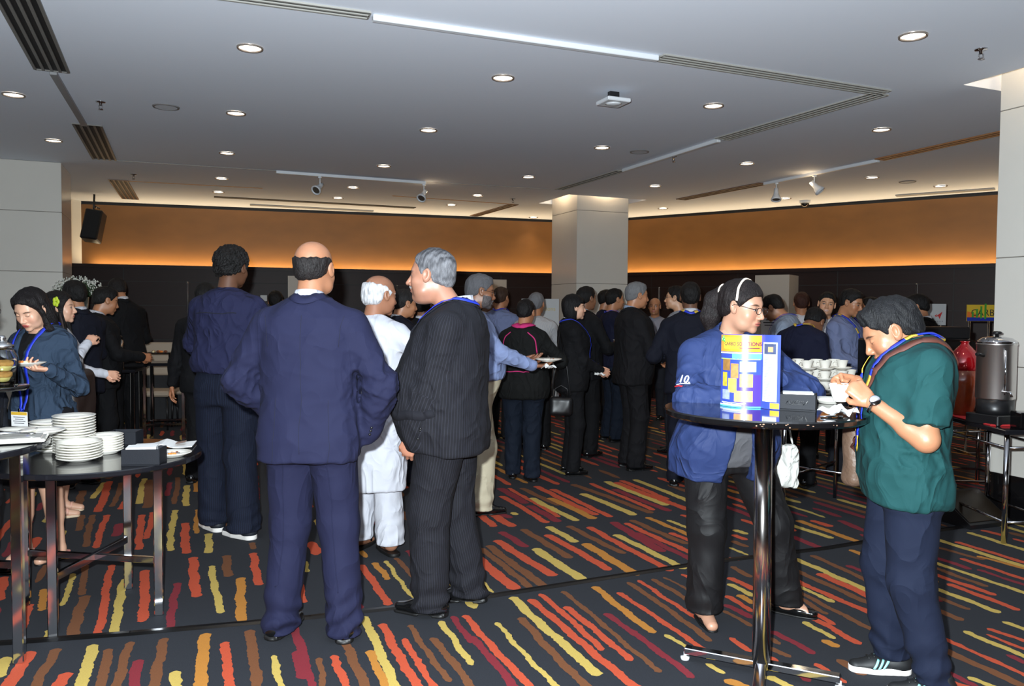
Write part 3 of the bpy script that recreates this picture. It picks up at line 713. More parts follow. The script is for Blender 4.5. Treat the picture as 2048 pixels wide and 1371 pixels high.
SKIN = attr_mat('skin', 0.42, 0.45, bump=(220, .12, .002), sss=.06)
HAIRB = attr_mat('hair', 0.5, 0.22, bump=(130, .9, .006))
MATS['hair'].node_tree.nodes['Mapping'].inputs['Scale'].default_value = (2.2, 2.2, .45)

class Human:
    def __init__(s, H=1.72, g=0.0, sw=1.0, lean=0, leanx=0, twist=0, hy=0, hp=0, hr=0, feet=None, LH='side', RH='side', fem=False,
                 hs=1.0, sit=0, w=1.0, lp=None, rp=None, hipshift=0.0, handL=None, handR=None, pel=None, nf=(0, 0, 0)):
        k = H/1.75; s.k = k; s.g = g; s.fem = fem; s.w = w; s.H = H
        s.pel = V3(hipshift, 0, .93*k) if pel is None else V3(*pel)
        s.T = rotm('Z', -twist) @ rotm('Y', leanx) @ rotm('X', -lean)   # torso frame columns -> world(local person)
        s.tw = s.T
        s.neck = s.tp(0, -.012, 1.475)
        s.shw = (.162 if fem else .182)*sw*w**.5
        s.shL = s.tp(-s.shw, -.01, 1.385); s.shR = s.tp(s.shw, -.01, 1.385)
        s.hs = (1.01 if fem else 1.06)*hs*(.5 + .5*k)
        s.R = rotm('Z', -hy) @ rotm('Y', hr) @ rotm('X', -hp)
        s.neck = s.neck + V3(*nf)*.35; s.hc = s.neck + V3(*nf) + s.T @ V3(0, .012, .045)*k + s.R @ V3(0, .028, .115)*s.hs
        feet = feet or ((-.11, 0, 8), (.11, 0, -8))
        s.feet = [V3(feet[0][0], feet[0][1], .085*k), V3(feet[1][0], feet[1][1], .085*k)]; s.fy = [feet[0][2], feet[1][2]]
        s.fz = [feet[0][3] if len(feet[0]) > 3 else 0, feet[1][3] if len(feet[1]) > 3 else 0]
        s.hip = [s.pel + V3(-.085*w, 0, -.02*k), s.pel + V3(.085*w, 0, -.02*k)]
        s.knee = []
        for h, a, yaw in zip(s.hip, s.feet, s.fy):
            fwd = rotm('Z', -yaw) @ V3(0, 1, 0); L_ = np.linalg.norm(a - h)*.5035; s.knee.append(s.ik(h, a, L_, L_, fwd + V3(0, .3, 0)))
        def hand(spec, sgn, pole):
            sh = s.shR if sgn > 0 else s.shL
            pre = {'side': (.30, .03, .80), 'pocket': (.20, .10, .93), 'hold': (.16, .30, 1.10), 'hold2': (.08, .30, 1.13), 'belly': (.06, .24, 1.06), 'back': (.05, -.2, .95), 'mouth': (.07, .22, 1.36), 'fold': (-.06, .22, 1.14)}
            if isinstance(spec, str):
                q = pre[spec]; tgt = V3(q[0]*sgn*(w**.5), q[1]*(1 + g*2), q[2]*k)
            else: tgt = V3(*spec)
            pole = V3(sgn*.6, -1, -.35) if pole is None else V3(*pole)
            el = s.ik(sh, tgt, .285*k, .25*k, pole)
            if np.linalg.norm(tgt - sh) > .53*k: tgt = sh + (tgt - sh)/np.linalg.norm(tgt - sh)*.53*k
            return el, tgt
        s.elL, s.wrL = hand(LH, -1, lp); s.elR, s.wrR = hand(RH, 1, rp)
        s.hand = [handL or {}, handR or {}]
    def tp(s, x, y, z):   # torso point, z given for a 1.75 person standing
        return s.pel + s.T @ V3(x, y, (z - .93))*V3(1, 1, 1)*1.0*np.array([1, 1, 1]) if s.k == 1 else s.pel + s.T @ V3(x*1.0, y, (z - .93)*s.k)
    @staticmethod
    def ik(a, b, l1, l2, pole):
        d = b - a; D = np.linalg.norm(d); 
        if D > (l1 + l2)*.999: return a + d*(l1/(l1 + l2))
        n = d/D; x = (l1*l1 - l2*l2 + D*D)/(2*D); h = math.sqrt(max(0, l1*l1 - x*x))
        p = pole - n*(pole @ n); p = p/(np.linalg.norm(p) + 1e-9)
        return a + n*x + p*h
    def tq(s, P): return (P - s.pel.astype(f32)) @ s.T.astype(f32)    # into torso frame, z=0 at pelvis
    def hq(s, P): return ((P - s.hc.astype(f32)) @ s.R.astype(f32))/f32(s.hs)
    # ---- torso made of elliptical sections
    def torso(s, P, infl=0.0, hem=.80, prof=None, top=1.49, pw=2.25, flare=0.0):
        q = s.tq(P); z = q[:, 2]/s.k + .93
        g = s.g; w = s.w
        if s.fem:
            Z = [.70, .82, .90, .98, 1.08, 1.16, 1.26, 1.34, 1.41, 1.46, 1.50]
            A = [.155, .165, .172, .160, .135, .132, .145, .150, .140, .10, .06]
            Bq = [.100, .112, .118, .110, .098, .098, .115, .118, .098, .075, .055]
            Cc = [-.01, -.012, -.012, 0, .0, .004, .018, .016, .0, -.01, -.012]
        else:
            Z = [.70, .82, .90, .98, 1.08, 1.18, 1.28, 1.36, 1.42, 1.46, 1.50]
            A = [.150, .160, .165, .158, .152, .160, .172, .176, .160, .11, .06]
            Bq = [.100, .115, .118, .112, .108, .114, .124, .122, .104, .08, .058]
            Cc = [-.01, -.010, -.008, 0, .004, .006, .008, .004, -.004, -.012, -.015]
        if prof: Z, A, Bq, Cc = prof
        zz = np.clip(z, Z[0], Z[-1])
        gb = g*np.exp(-((zz - 1.05)/.21)**2)
        a = np.interp(zz, Z, A)*w + infl + gb*.55; b = np.interp(zz, Z, Bq)*(w**.7) + infl + gb*.8; c = np.interp(zz, Z, Cc) + gb*.55
        if flare: fl = flare*np.clip((1.05 - z)/.25, 0, 1.6); a = a + fl; b = b + fl*.8
        y = q[:, 1] - c
        rr = (np.abs(q[:, 0]/a)**pw + np.abs(y/b)**pw)**(1/pw)
        d = (rr - 1)*np.minimum(a, b)*.95
        d = smax(d, (hem - z)*s.k, .02) if hem is not None else d
        return smax(d.astype(f32), ((z - top)*s.k).astype(f32), .03)
    def shoulders(s, P, infl=0.0, drop=0.0):
        d = cone(P, s.tp(-.03, -.02, 1.455), s.tp(-s.shw + .02, -.01, 1.392), .045 + infl, .050 + infl)
        return smin(d, cone(P, s.tp(.03, -.02, 1.455), s.tp(s.shw - .02, -.01, 1.392), .045 + infl, .050 + infl), .03)
    def arm(s, P, side, infl=0.0, ru=.050, re=.040, rw=.028, tip=1.0, k=.02):
        sh, el, wr = (s.shL, s.elL, s.wrL) if side == 0 else (s.shR, s.elR, s.wrR)
        f = .86 if s.fem else 1.0; f *= s.k*(s.w**.6)
        e2 = el + (wr - el)*tip if tip <= 1 else wr
        d = cone(P, sh, el, ru*f + infl, re*f + infl)
        if tip > 0: 
            mid = el + (wr - el)*.3
            d = smin(d, cone(P, el, e2, re*f + infl, (re + (rw - re)*tip)*f + infl), k)
            if infl < .006: d = smin(d, cone(P, el, mid, re*f + infl + .002, re*f*1.02 + infl), .03)
        return d
    def leg(s, P, i, infl=0.0, rh=.085, rk=.058, ra=.040, tip=1.0, k=.04):
        h, kn, an = s.hip[i], s.knee[i], s.feet[i]; f = s.w**.8*s.k
        e = kn + (an - kn)*tip
        d = cone(P, h, kn, rh*f + infl, rk*f + infl)
        d = smin(d, cone(P, kn, e, rk*f + infl, (rk + (ra - rk)*tip)*f + infl), k)
        if infl < .012: d = smin(d, cone(P, kn + (an - kn)*.15 + V3(0, -.012, 0), kn + (an - kn)*.5 + V3(0, -.012, 0), .05*f + infl, .042*f + infl), .04)
        return d
    # ---- head
    def head(s, P, f=None):
        f = f or {}
        q = s.hq(P)
        X = np.abs(q[:, 0]); Q = np.stack([X, q[:, 1], q[:, 2]], 1)       # mirrored
        jw = f.get('jaw', 1.0); fat = f.get('fat', 0.0)
        d = ell(q, (0, -.014, .034), (.0745, .094, .080))
        d = smin(d, ell(q, (0, .024, -.022), (.060 + fat*.5, .064, .076)), .03)
        d = smin(d, ell(Q, (.022*jw, .030, -.070), (.034*jw + fat, .044, .034 + fat*.4)), .03)
        d = smin(d, ell(q, (0, .074, -.094), (.020*jw, .015, .016)), .022)
        d = smin(d, cone(Q, (0, .078, .026), (.036, .064, .024), .010, .010), .018)
        d = smin(d, ell(Q, (.037, .056, -.030), (.024 + fat*.4, .022, .024)), .022)
        d = smax(d, -ell(Q, (.031, .094, .004), (.016, .016, .012)), .012)
        d = smin(d, ell(Q, (.031, .0715, .002), (.0135, .0125, .0125)), .003)
        d = smin(d, cone(q, (0, .082, .012), (0, .104 + f.get('nose', 0), -.030), .0065, .0105), .012)
        d = smin(d, ell(Q, (.0105, .094, -.036), (.0085, .010, .0075)), .008)
        d = smin(d, ell(q, (0, .083, -.062), (.026, .012, .0145)), .012)
        d = smin(d, ell(q, (0, .0925, -.0575), (.021, .0065, .0050)), .004)
        d = smin(d, ell(q, (0, .0910, -.0670), (.018, .0070, .0058)), .004)
        d = smax(d, -ell(q, (0, .103, -.0622), (.024, .010, .0013)), .003)
        # ear
        Re = rotm('X', 12) @ rotm('Z', -18)
        e = ell(Q, (.0795, -.006, -.002), (.0085, .019, .031), Re); e = smax(e, -ell(Q, (.088, .000, .002), (.007, .011, .019), Re), .004)
        e = smin(e, ell(Q, (.077, .004, -.024), (.006, .009, .010)), .008)
        d = smin(d, e, .006)
        if f.get('dchin'): d = smin(d, ell(q, (0, .035, -.105), (.045, .04, .022)), .03)
        return d*f32(s.hs)
    def neckf(s, P, infl=0):
        f = s.w**.5*(.86 if s.fem else 1)
        return cone(P, s.neck + s.T @ V3(0, -.012, -.03), s.hc + s.R @ V3(0, -.028, -.050)*s.hs, .062*f + infl, .054*f + infl)
    def head_tone(s, Vv, f):
        q = s.hq(Vv.astype(f32)); X = np.abs(q[:, 0]); y, z = q[:, 1], q[:, 2]
        base = np.array([lin(c) for c in f.get('skin', (190, 140, 105))])
        c = np.tile(base, (len(q), 1))
        nzv = wav(q, 60, 2)
        c *= (1 + .05*nzv)[:, None]
        def mixc(mask, rgb, a=1.0):
            nonlocal c
            m = np.clip(mask, 0, 1)*a; t = np.array([lin(v) for v in rgb]); c = c*(1 - m[:, None]) + t*m[:, None]
        sm = lambda v, e: np.clip(.5 - v/e, 0, 1)
        red = f.get('lip', (165, 85, 80))
        front = (y > .06)
        # rosy cheeks, nose and ears
        mixc(np.exp(-(((X - .04)/.02)**2 + ((z + .03)/.02)**2))*front, tuple(min(255, v*1.0 + d) for v, d in zip(f.get('skin', (190, 140, 105)), (8, -14, -12))), .5)
        mixc(sm(np.abs(X - .08) - .012, .004)*sm(np.abs(y + .004) - .022, .006), tuple(v*.93 for v in f.get('skin', (190, 140, 105))), .6)
        mixc(sm((X/.0235)**2 + ((z + .0625)/.0105)**2 - 1, .5)*(y > .078), red, .85)
        mixc(sm((X/.0225)**2 + ((z + .0622)/.0013)**2 - 1, 1.0)*(y > .078), (60, 25, 25), .9)
        # eyes
        ec = ((X - .031)/.0125)**2 + ((z - .001)/(.0052 if not f.get('down') else .0012))**2
        if not f.get('down'):
            mixc(sm(((X - .031)/.0145)**2 + ((z - .002)/.0075)**2 - 1, .3)*(y > .07), (70, 45, 38), .75)
            mixc(sm(ec - 1, .25)*(y > .07), (176, 168, 162) if f.get('near') else (120, 105, 98))
            gx = f.get('gaze', 0)*.004
            mixc(sm(((q[:, 0] - np.sign(q[:, 0])*.031 - gx)/.0052)**2 + ((z - .0015)/.0052)**2 - 1, .3)*sm(ec - 1, .3)*(y > .07), (30, 18, 14))
        else:
            mixc(sm(((X - .031)/.0145)**2 + ((z + .004 - .004*((X - .031)/.014)**2)/.0014)**2 - 1, .5)*(y > .065), (35, 22, 20), .9)
        # brows
        bc = f.get('brow', (30, 22, 18))
        bz = .0225 + .004*np.cos((X - .034)/.018*1.4) - .004
        mixc(sm(((X - .034)/.019)**2 + ((z - bz)/.0038)**2 - 1, .6)*(y > .045), bc, f.get('browa', .85))
        st = f.get('stubble', 0)
        if st: mixc(np.clip((-.028 - z)/.012, 0, 1)*np.clip((y - .0 - .15*(z + .09))/.02, 0, 1)*(1 - sm((X/.027)**2 + ((z + .0625)/.012)**2 - 1, .4)), (60, 50, 48), st)
        return c

def set_tone(o, tone, dom='POINT'):
    at = o.data.color_attributes.new('tone', 'FLOAT_COLOR', 'POINT')
    a = np.ones((len(tone), 4), np.float32); a[:, :3] = tone; at.data.foreach_set('color', a.ravel())

def join(parts):
    V = []; Fc = []; n = 0
    for v, q in parts:
        V.append(v); Fc.append(q + n); n += len(v)
    return np.concatenate(V), np.concatenate(Fc)

def hand_field(h, side, grip=None):
    """returns (field, lo, hi, meta) for a posed hand with five fingers"""
    el, wr = (h.elL, h.wrL) if side == 0 else (h.elR, h.wrR); sgn = -1 if side == 0 else 1
    o = dict(curl=.35, roll=None, bend=0, spread=1.0, tcurl=.3, dirv=None, palm=None, curls=None)
    o.update(h.hand[side]); 
    fd = wr - el; fd /= np.linalg.norm(fd)
    D = fd if o['dirv'] is None else V3(*o['dirv'])/np.linalg.norm(o['dirv'])
    pn = V3(-sgn, 0.15, -.1) if o['palm'] is None else V3(*o['palm'])     # palm normal
    pn = pn - D*(pn @ D); pn /= np.linalg.norm(pn)
    lat = np.cross(D, pn)*1.0      # towards thumb? fixed below
    # thumb side: for a right hand hanging down, palm inward (-x), thumb forward (+y)
    lat = np.cross(pn, D)*(1 if sgn > 0 else -1)
    k = h.k*(.92 if h.fem else 1.0)*h.hand[side].get('size', 1.0)
    def pt(a, b, c): return wr + (D*a + lat*b + pn*c)*k     # along, towards thumb, towards palm
    segs = []
    cu = o['curls'] or [o['curl']]*4
    fl = [(.034, .088, (.040, .025, .020)), (.012, .093, (.044, .028, .021)), (-.011, .090, (.041, .026, .020)), (-.032, .082, (.032, .020, .018))]
    for i, (b, a0, ls) in enumerate(fl):
        ang = 0.12*cu[i]; p = pt(a0, b, 0); sp = (b*.9)*o['spread']*.9
        base = pt(.03, b*.75, 0); segs.append((base, p, .0125, .0095))
        for j, l in enumerate(ls):
            ang += cu[i]*(1.25, 1.35, .8)[j]
            dv = D*math.cos(ang) + pn*math.sin(ang) + lat*sp*1.2*math.cos(ang)
            dv /= np.linalg.norm(dv); p2 = p + dv*l*k; segs.append((p, p2, (.0092, .0082, .0074)[j], (.0082, .0074, .0064)[j])); p = p2
    t0 = pt(.018, .026, .006); ta = o['tcurl']
    t1 = pt(.052, .050, .016 + .018*ta); t2 = pt(.082, .058 - .018*ta, .024 + .036*ta); t3 = pt(.104, .056 - .035*ta, .026 + .048*ta)
    th = [(t0, t1, .0165, .0125), (t1, t2, .0115, .0095), (t2, t3, .0095, .0075)]
    def fld(P):
        d = cone(P, pt(.012, 0, 0), pt(.075, .004, 0), .028*k, .036*k, (pn, .40))
        for a, b, ra, rb in segs[0::4]: d = smin(d, cone(P, a, b, ra*k, rb*k), .010)
        fg = None
        for a, b, ra, rb in [x for i, x in enumerate(segs) if i % 4]:
            c = cone(P, a, b, ra*k, rb*k); d = smin(d, c, .0025)
        for i, (a, b, ra, rb) in enumerate(th): d = smin(d, cone(P, a, b, ra*k, rb*k), .012 if i == 0 else .004)
        wf = (.86 if h.fem else 1)*h.k
        d = smin(d, cone(P, wr - fd*.07, wr + (D*.01)*k, .030*wf, .027*wf, (pn, .8)), .015)
        return d
    pts = np.array([p for s_ in segs + th for p in s_[:2]] + [wr - fd*.05])
    return fld, pts.min(0) - .035, pts.max(0) + .035, dict(pt=pt, D=D, pn=pn, lat=lat)

HAIRSTY = {}
def hair_field(h, style, f):
    """hair as a shell around the skull; returns list of (field, lo, hi)"""
    def fld(P):
        q = h.hq(P); X = np.abs(q[:, 0]); y, z = q[:, 1], q[:, 2]
        th = {'short': .0065, 'crop': .004, 'curly': .020, 'bald': .0055, 'whitefringe': .009, 'long': .012, 'bob': .013, 'pony': .010, 'quiff': .007, 'grey': .006, 'thin': .003, 'bun': .010}[style]
        d = ell(q, (0, -.016, .036), (.0755 + th, .096 + th, .082 + th)); d = smin(d, ell(q, (0, -.036, -.010), (.060 + th, .070 + th, .066 + th)), .02)
        # hairline: lowest z as a function of y
        line = np.interp(y, [-.11, -.085, -.055, -.025, -.012, .012, .020, .035, .060, .075, .09], [-.055, -.058, -.045, -.030, .02, .022, -.012, .018, .050, .062, .075] if style not in ('bob', 'long', 'pony', 'bun') else [-.07, -.07, -.06, -.04, .0, .01, .0, .02, .05, .062, .08])
        if style == 'long': line = line + .018*np.clip((y - .03)/.03, 0, 1)*np.clip(1 - X/.07, 0, 1)
        d = smax(d, line + (f.get('recede', 0)*np.clip((y - .02)/.05, 0, 1)) - z + .004*wav(q, 120, 8), .010)
        if style in ('bald', 'whitefringe'):
            # crown bare: cut above a tilted ring
            topz = np.interp(y, [-.12, -.08, -.03, .0, .03, .06], f.get('ring', [.045, .055, .050, .040, .03, .0]))
            d = smax(d, z - topz + .006*wav(q, 90, 6), .014); d = smax(d, y - .042, .01)
            if style == 'whitefringe': d = smin(d, smax(ell(q, (0, -.055, -.02), (.078, .055, .06)), smax(z - .05, -.075 - z, .01), .02), .02)
        amp = {'curly': .006, 'short': .0022, 'crop': .001, 'bald': .0015, 'whitefringe': .003, 'quiff': .003, 'grey': .002, 'thin': .001}.get(style, .002)
        if style == 'quiff': d = smin(d, ell(q, (.0, .040, .098), (.042, .034, .014)), .03); d = smin(d, cone(q, (.01, .01, .115), (.012, .0, .132), .010, .003), .02); 
        if style in ('short', 'grey', 'curly'): d = smin(d, ell(q, (0, .025, .094), (.045, .040, .015)), .03) if not f.get('recede') else d
        if style == 'bob':
            s1 = ell(q, (0, -.035, -.045), (.088, .070, .115)); s1 = smax(s1, y - .045 + np.clip(-z, 0, .2)*.12, .01); s1 = smax(s1, -.125*f.get('len', 1.0) - z, .012)
            d = smin(d, s1, .02); fr = ell(q, (0.0, .052, .052), (.062, .036, .028)); d = smin(d, smax(fr, .032 - z, .006), .01)
        if style == 'long':
            s1 = ell(q, (0, -.045, -.07), (.098, .066, .17)); s1 = smax(s1, y - .055, .01); d = smin(d, s1, .02)
            for sx in (-1, 1):
                d = smin(d, cone(q, (sx*.050, .040, .085), (sx*.082, .020, -.01), .016, .012), .02)
                d = smin(d, cone(q, (sx*.082, .020, -.01), (sx*.094, .030, -.12), .012, .020), .02)
                d = smin(d, cone(q, (sx*.094, .030, -.12), (sx*.088, .060, -.19), .022, .010), .02)
        if style == 'pony':
            pb = (0, -.105, .055); d = smin(d, ell(q, pb, (.028, .022, .028)), .015)
            pts = [(0, -.115, .05), (.0, -.150, .0), (.0, -.150, -.08), (.0, -.128, -.17)]
            rr = [.026, .042, .044, .014]
            for a, b, r1, r2 in zip(pts[:-1], pts[1:], rr[:-1], rr[1:]): d = smin(d, cone(q, a, b, r1, r2), .02)
        if style == 'bun': d = smin(d, ell(q, (0, -.115, .0), (.035, .03, .035)), .01)
        freq = {'curly': 150, 'short': 120}.get(style, 110)
        ql = q*np.array([1, 1, .25 if style in ('long', 'bob', 'pony', 'whitefringe') else .6], f32)
        d = d + amp*wav(ql if style != 'curly' else q, freq, 4)
        if style == 'curly': d = d + .003*wav(q, 330, 9)
        # keep the ears and face free
        if style not in ('long', 'bob'):
            d = smax(d, -ell(np.stack([X, y, z], 1), (.084, -.004, -.004), (.020, .020, .028)), .006)
        return d*f32(h.hs)
    lo = h.hc - .2*h.hs; hi = h.hc + .17*h.hs
    if style in ('long', 'pony', 'bob'): lo = lo - V3(.03, .03, .08)
    return fld, lo, hi

NPEOPLE = 0
def person(label, px, d, yaw, hum, face, hair, lod=1, clothes=(), group=None, pz=None, bare=(), shoes=None, ground=None):
    """place a figure: px = image column, d = distance; yaw: 0 faces away, 90 faces left, -90 right, 180 the camera"""
    global NPEOPLE; NPEOPLE += 1
    p = at_d(px, 900, d)
    e = empty('person', (p.x, p.y, 0), math.radians(yaw), label, 'person', group)
    h = hum; hb = {0: .0105, 1: .013, 2: .018}[lod]; hh = {0: .0032, 1: .0048, 2: .0075}[lod]; hd = {0: .0035, 1: .0048, 2: .0075}[lod]
    parts = []; tones = []
    base = np.array([lin(c) for c in face.get('skin', (190, 140, 105))])
    def bodyf(P):
        dd = h.torso(P, -.012, hem=.82, top=1.5); dd = smin(dd, h.shoulders(P, -.012), .03)
        dd = smin(dd, h.neckf(P, -.004), .03)
        for i in (0, 1): dd = smin(dd, h.arm(P, i, -.006), .03); dd = smin(dd, h.leg(P, i, -.006), .04)
        return dd
    allp = np.array([h.shL, h.shR, h.elL, h.elR, h.wrL, h.wrR, h.neck, h.feet[0], h.feet[1], h.knee[0], h.knee[1], h.pel])
    v, q = surfnet(bodyf, allp.min(0) - .2, allp.max(0) + .12, .026); parts.append((v, q)); tones.append(np.tile(base, (len(v), 1)))
    # head and neck
    def hf(P): return smin(h.head(P, face), h.neckf(P), .03)
    lo = np.minimum(h.hc - .14*h.hs, h.neck - .03) - V3(.02, .02, 0); hi = h.hc + .135*h.hs
    v, q = surfnet(hf, lo, hi, hh); parts.append((v, q)); tones.append(h.head_tone(v, face))
    hm = [None, None]
    for i in (0, 1):
        if h.hand[i].get('hide'): continue
        fld, l_, h_, meta = hand_field(h, i); hm[i] = (fld, meta)
        v, q = surfnet(fld, l_, h_, hd); parts.append((v, q)); t = np.tile(base*np.array([1.05, .97, .95]), (len(v), 1)); tones.append(t*(1 + .04*wav(v.astype(f32), 90, 3))[:, None])
    for b in bare:        # bare limbs meshed finely
        if b in ('armL', 'armR'):
            i = 0 if b == 'armL' else 1; ff = lambda P: h.arm(P, i, 0.0)
            pts = np.array([(h.shL, h.elL, h.wrL), (h.shR, h.elR, h.wrR)][i])
        else:
            i = 0 if b == 'legL' else 1; ff = lambda P: smin(h.leg(P, i, 0.0), cone(P, h.feet[i] + V3(0, .0, -.03), h.feet[i] + rotm('Z', -h.fy[i]) @ V3(0, .13, -.055), .034, .024, ((1, 0, 0), 1.2)), .03)
            pts = np.array([h.knee[i] + V3(0, 0, .15), h.feet[i] + V3(0, .16, -.09), h.feet[i] - V3(0, .05, 0)])
        v, q = surfnet(ff, pts.min(0) - .075, pts.max(0) + .075, hb*.6); parts.append((v, q)); tones.append(np.tile(base, (len(v), 1)))
    v, q = join(parts)
    o = mkmesh('body', v, q, SKIN, None, True, e); set_tone(o, np.concatenate(tones))
    # hair
    if hair:
        style, rgb = hair[0], hair[1]
        fld, lo, hi = hair_field(h, style, face)
        v, q = surfnet(fld, lo, hi, hh*1.05)
        o = mkmesh('hair', v, q, HAIRB, None, True, e)
        c = np.array([lin(x) for x in rgb]); qv = h.hq(v.astype(f32)); nn = wav(qv*np.array([1, 1, .3], f32), 260, 5)
        t = c*(1 + .30*nn)[:, None]
        if len(hair) > 2:      # greying mixed in
            g2 = np.array([lin(x) for x in hair[2]]); m = np.clip(.5 + .5*nn - (qv[:, 2] - .02)*6*hair[3], 0, 1)*hair[4]; t = t*(1 - m[:, None]) + g2*m[:, None]
        set_tone(o, np.clip(t, 0, 1))
    if shoes: make_shoes(e, h, shoes, lod)
    ctx = dict(e=e, h=h, hb=hb, lod=lod, hands=hm, face=face)
    for c in clothes: c(ctx)
    return ctx

def bbox_pts(*pts, pad=.08):
    a = np.array(pts); return a.min(0) - pad, a.max(0) + pad

def make_shoes(e, h, sp, lod):
    kind = sp[0]
    for i in (0, 1):
        R = rotm('Z', -h.fy[i]); a = h.feet[i]; zt = a[2] - .085*h.k; k = h.k*(.9 if h.fem else 1)
        tilt = rotm('X', h.fz[i])
        O = V3(a[0], a[1], zt)
        def L(P): return ((P - O.astype(f32)) @ R.astype(f32) @ tilt.astype(f32))/f32(k)
        def upper(P):
            q = L(P)
            d = cone(q, (0, -.045, .042), (0, .075, .034), .040, .038, ((1, 0, 0), .95))
            d = smin(d, cone(q, (0, .075, .032), (0, .165 if kind == 'dress' else .15, .028), .040, .026 if kind == 'dress' else .032, ((0, 0, 1), .75)), .03)
            if kind in ('sneaker', 'boot'): d = smin(d, cone(q, (0, -.035, .05), (0, -.03, .09), .040, .036), .03)
            if kind in ('dress',): d = smin(d, cone(q, (0, -.035, .045), (0, -.03, .075), .038, .036), .03)
            if kind == 'flat': d = smax(d, -smax(ell(q, (0, .020, .078), (.031, .070, .046)), -q[:, 2] + .02, .01), .008)
            if kind == 'flat' or kind == 'sandal': d = smax(d, q[:, 2] - .05, .006)
            if kind in ('sneaker', 'dress', 'boot'): d = smax(d, -cone(q, (0, -.02, .07), (0, -.025, .14), .028, .034), .008)
            return smax(d, -q[:, 2] + .012, .004)*f32(k)
        def sole(P):
            q = L(P)
            o = np.minimum(cone(q*np.array([1, 1, 0], f32), (0, -.045, 0), (0, .07, 0), .041, .046), cone(q*np.array([1, 1, 0], f32), (0, .07, 0), (0, .165 if kind == 'dress' else .15, 0), .046, .030 if kind == 'dress' else .034))
            ht = {'sneaker': .030, 'dress': .013, 'flat': .011, 'sandal': .022, 'boot': .024}[kind]
            d = smax(o, np.abs(q[:, 2] - ht/2) - ht/2, .004)
            if kind == 'dress':
                d = smax(d, -smax(np.abs(q[:, 1] - .02) - .035, q[:, 2] - .008, .003), .003)
                hl = box(q, (0, -.05, .012), (.034, .03, .012), None, .008); d = np.minimum(d, hl)
            return d*f32(k)
        c1 = O + R @ V3(0, .06, .06)*k; pad = V3(.17, .17, .10)
        hs_ = {0: .0045, 1: .006, 2: .009}[lod]
        if kind == 'sandal':
            v, q = surfnet(sole, c1 - pad, c1 + pad, hs_*.8); mkmesh('sandal', v, q, sp[2], None, True, e)
            foot = lambda P: smin(cone(L(P), (0, -.03, .06), (0, .09, .042), .032, .030), cone(L(P), (0, .09, .04), (0, .15, .033), .030, .018), .02)*f32(k)
            for (y0, z0) in ((.085, .05), (.02, .09)):
                pts = [O + R @ V3(s_*.046, y0, .03 if s_ in (-1, 1) else z0 + .035)*k for s_ in (-1, -.5, 0, .5, 1)]
                ribbon('strap', foot, pts, .016, .003, sp[1], e, off=.003)
            continue
        v, q = surfnet(upper, c1 - pad, c1 + pad, hs_); up = mkmesh('shoe', v, q, sp[1], None, True, e)
        v, q = surfnet(sole, c1 - pad, c1 + pad, hs_*.8); so = mkmesh('sole', v, q, sp[2], None, True, up)
        if kind == 'sneaker' and len(sp) > 3:
            for sx in (-1, 1):
                for dy in ((0, .022, .044) if sp[4] == 'stripes' else (0,)):
                    if sp[4] == 'stripes': pts = [O + R @ V3(sx*.05, .045 + dy, .028)*k, O + R @ V3(sx*.048, .032 + dy, .05)*k, O + R @ V3(sx*.034, .02 + dy, .075)*k]
                    else: pts = [O + R @ V3(sx*.05, -.055, .075)*k, O + R @ V3(sx*.052, .0, .045)*k, O + R @ V3(sx*.052, .05, .04)*k, O + R @ V3(sx*.036, .07, .072)*k]
                    ribbon('shoe_stripe', upper, pts, .009, .0015, sp[3], up, off=.001)
            for j in range(4):
                y = .035 + j*.022; pts = [O + R @ V3(s_*.022, y, .09 - j*.008)*k for s_ in (-1, 0, 1)]
                ribbon('shoelace', upper, pts, .006, .003, sp[5] if len(sp) > 5 else sp[1], up, off=.002)

# ------------------------------------------------------------------ clothing builders (each returns a function of ctx)
def ucoord(o, h, v, kind):
    v32 = v.astype(f32); n = len(v); best = np.full(n, 9, f32); u = np.zeros(n, f32)
    def axis(a, b, r):
        nonlocal best, u
        a = np.asarray(a); b = np.asarray(b); ax = (b - a)/np.linalg.norm(b - a); d = cone(v32, a, b, r, r)
        ref = V3(0, -1, 0); e1 = ref - ax*(ref @ ax); e1 /= np.linalg.norm(e1); e2 = np.cross(ax, e1)
        q = v - a; an = np.arctan2(q @ e2, q @ e1); m = d < best; u[m] = (an*r)[m]; best[m] = d[m]
    if kind == 'top':
        q = h.tq(v32); d = h.torso(v32, .02, hem=None); u[:] = np.arctan2(q[:, 0], -q[:, 1])*.2; best = d + .02
        for sh, el, wr in ((h.shL, h.elL, h.wrL), (h.shR, h.elR, h.wrR)): axis(sh, el, .06); axis(el, wr, .055)
    else:
        for i in (0, 1): axis(h.hip[i], h.knee[i], .10); axis(h.knee[i], h.feet[i], .085)
    at = o.data.attributes.new('ucoord', 'FLOAT', 'POINT'); at.data.foreach_set('value', u.astype(np.float32))

def sleeve_folds(h, P, d, amp=.004, arms=(0, 1)):
    for i in arms:
        el = h.elL if i == 0 else h.elR; wr = h.wrL if i == 0 else h.wrR
        dist = np.sqrt(((P - el.astype(f32))**2).sum(1)); w = np.exp(-(dist/.14)**2)
        q_ = P*np.array([1, 1, 1.5], f32); d = d - amp*1.6*w*(ridge(q_, 27, i + 3) + .6*ridge(q_, 50, i + 9))
        ax = (wr - el)/np.linalg.norm(wr - el); t = (P - wr.astype(f32)) @ ax.astype(f32)
        dist = np.sqrt(((P - wr.astype(f32))**2).sum(1)); w = np.exp(-(dist/.09)**2)
        d = d - amp*.5*w*np.sin(t*90 + 2*wav(P, 18, i))
    return d

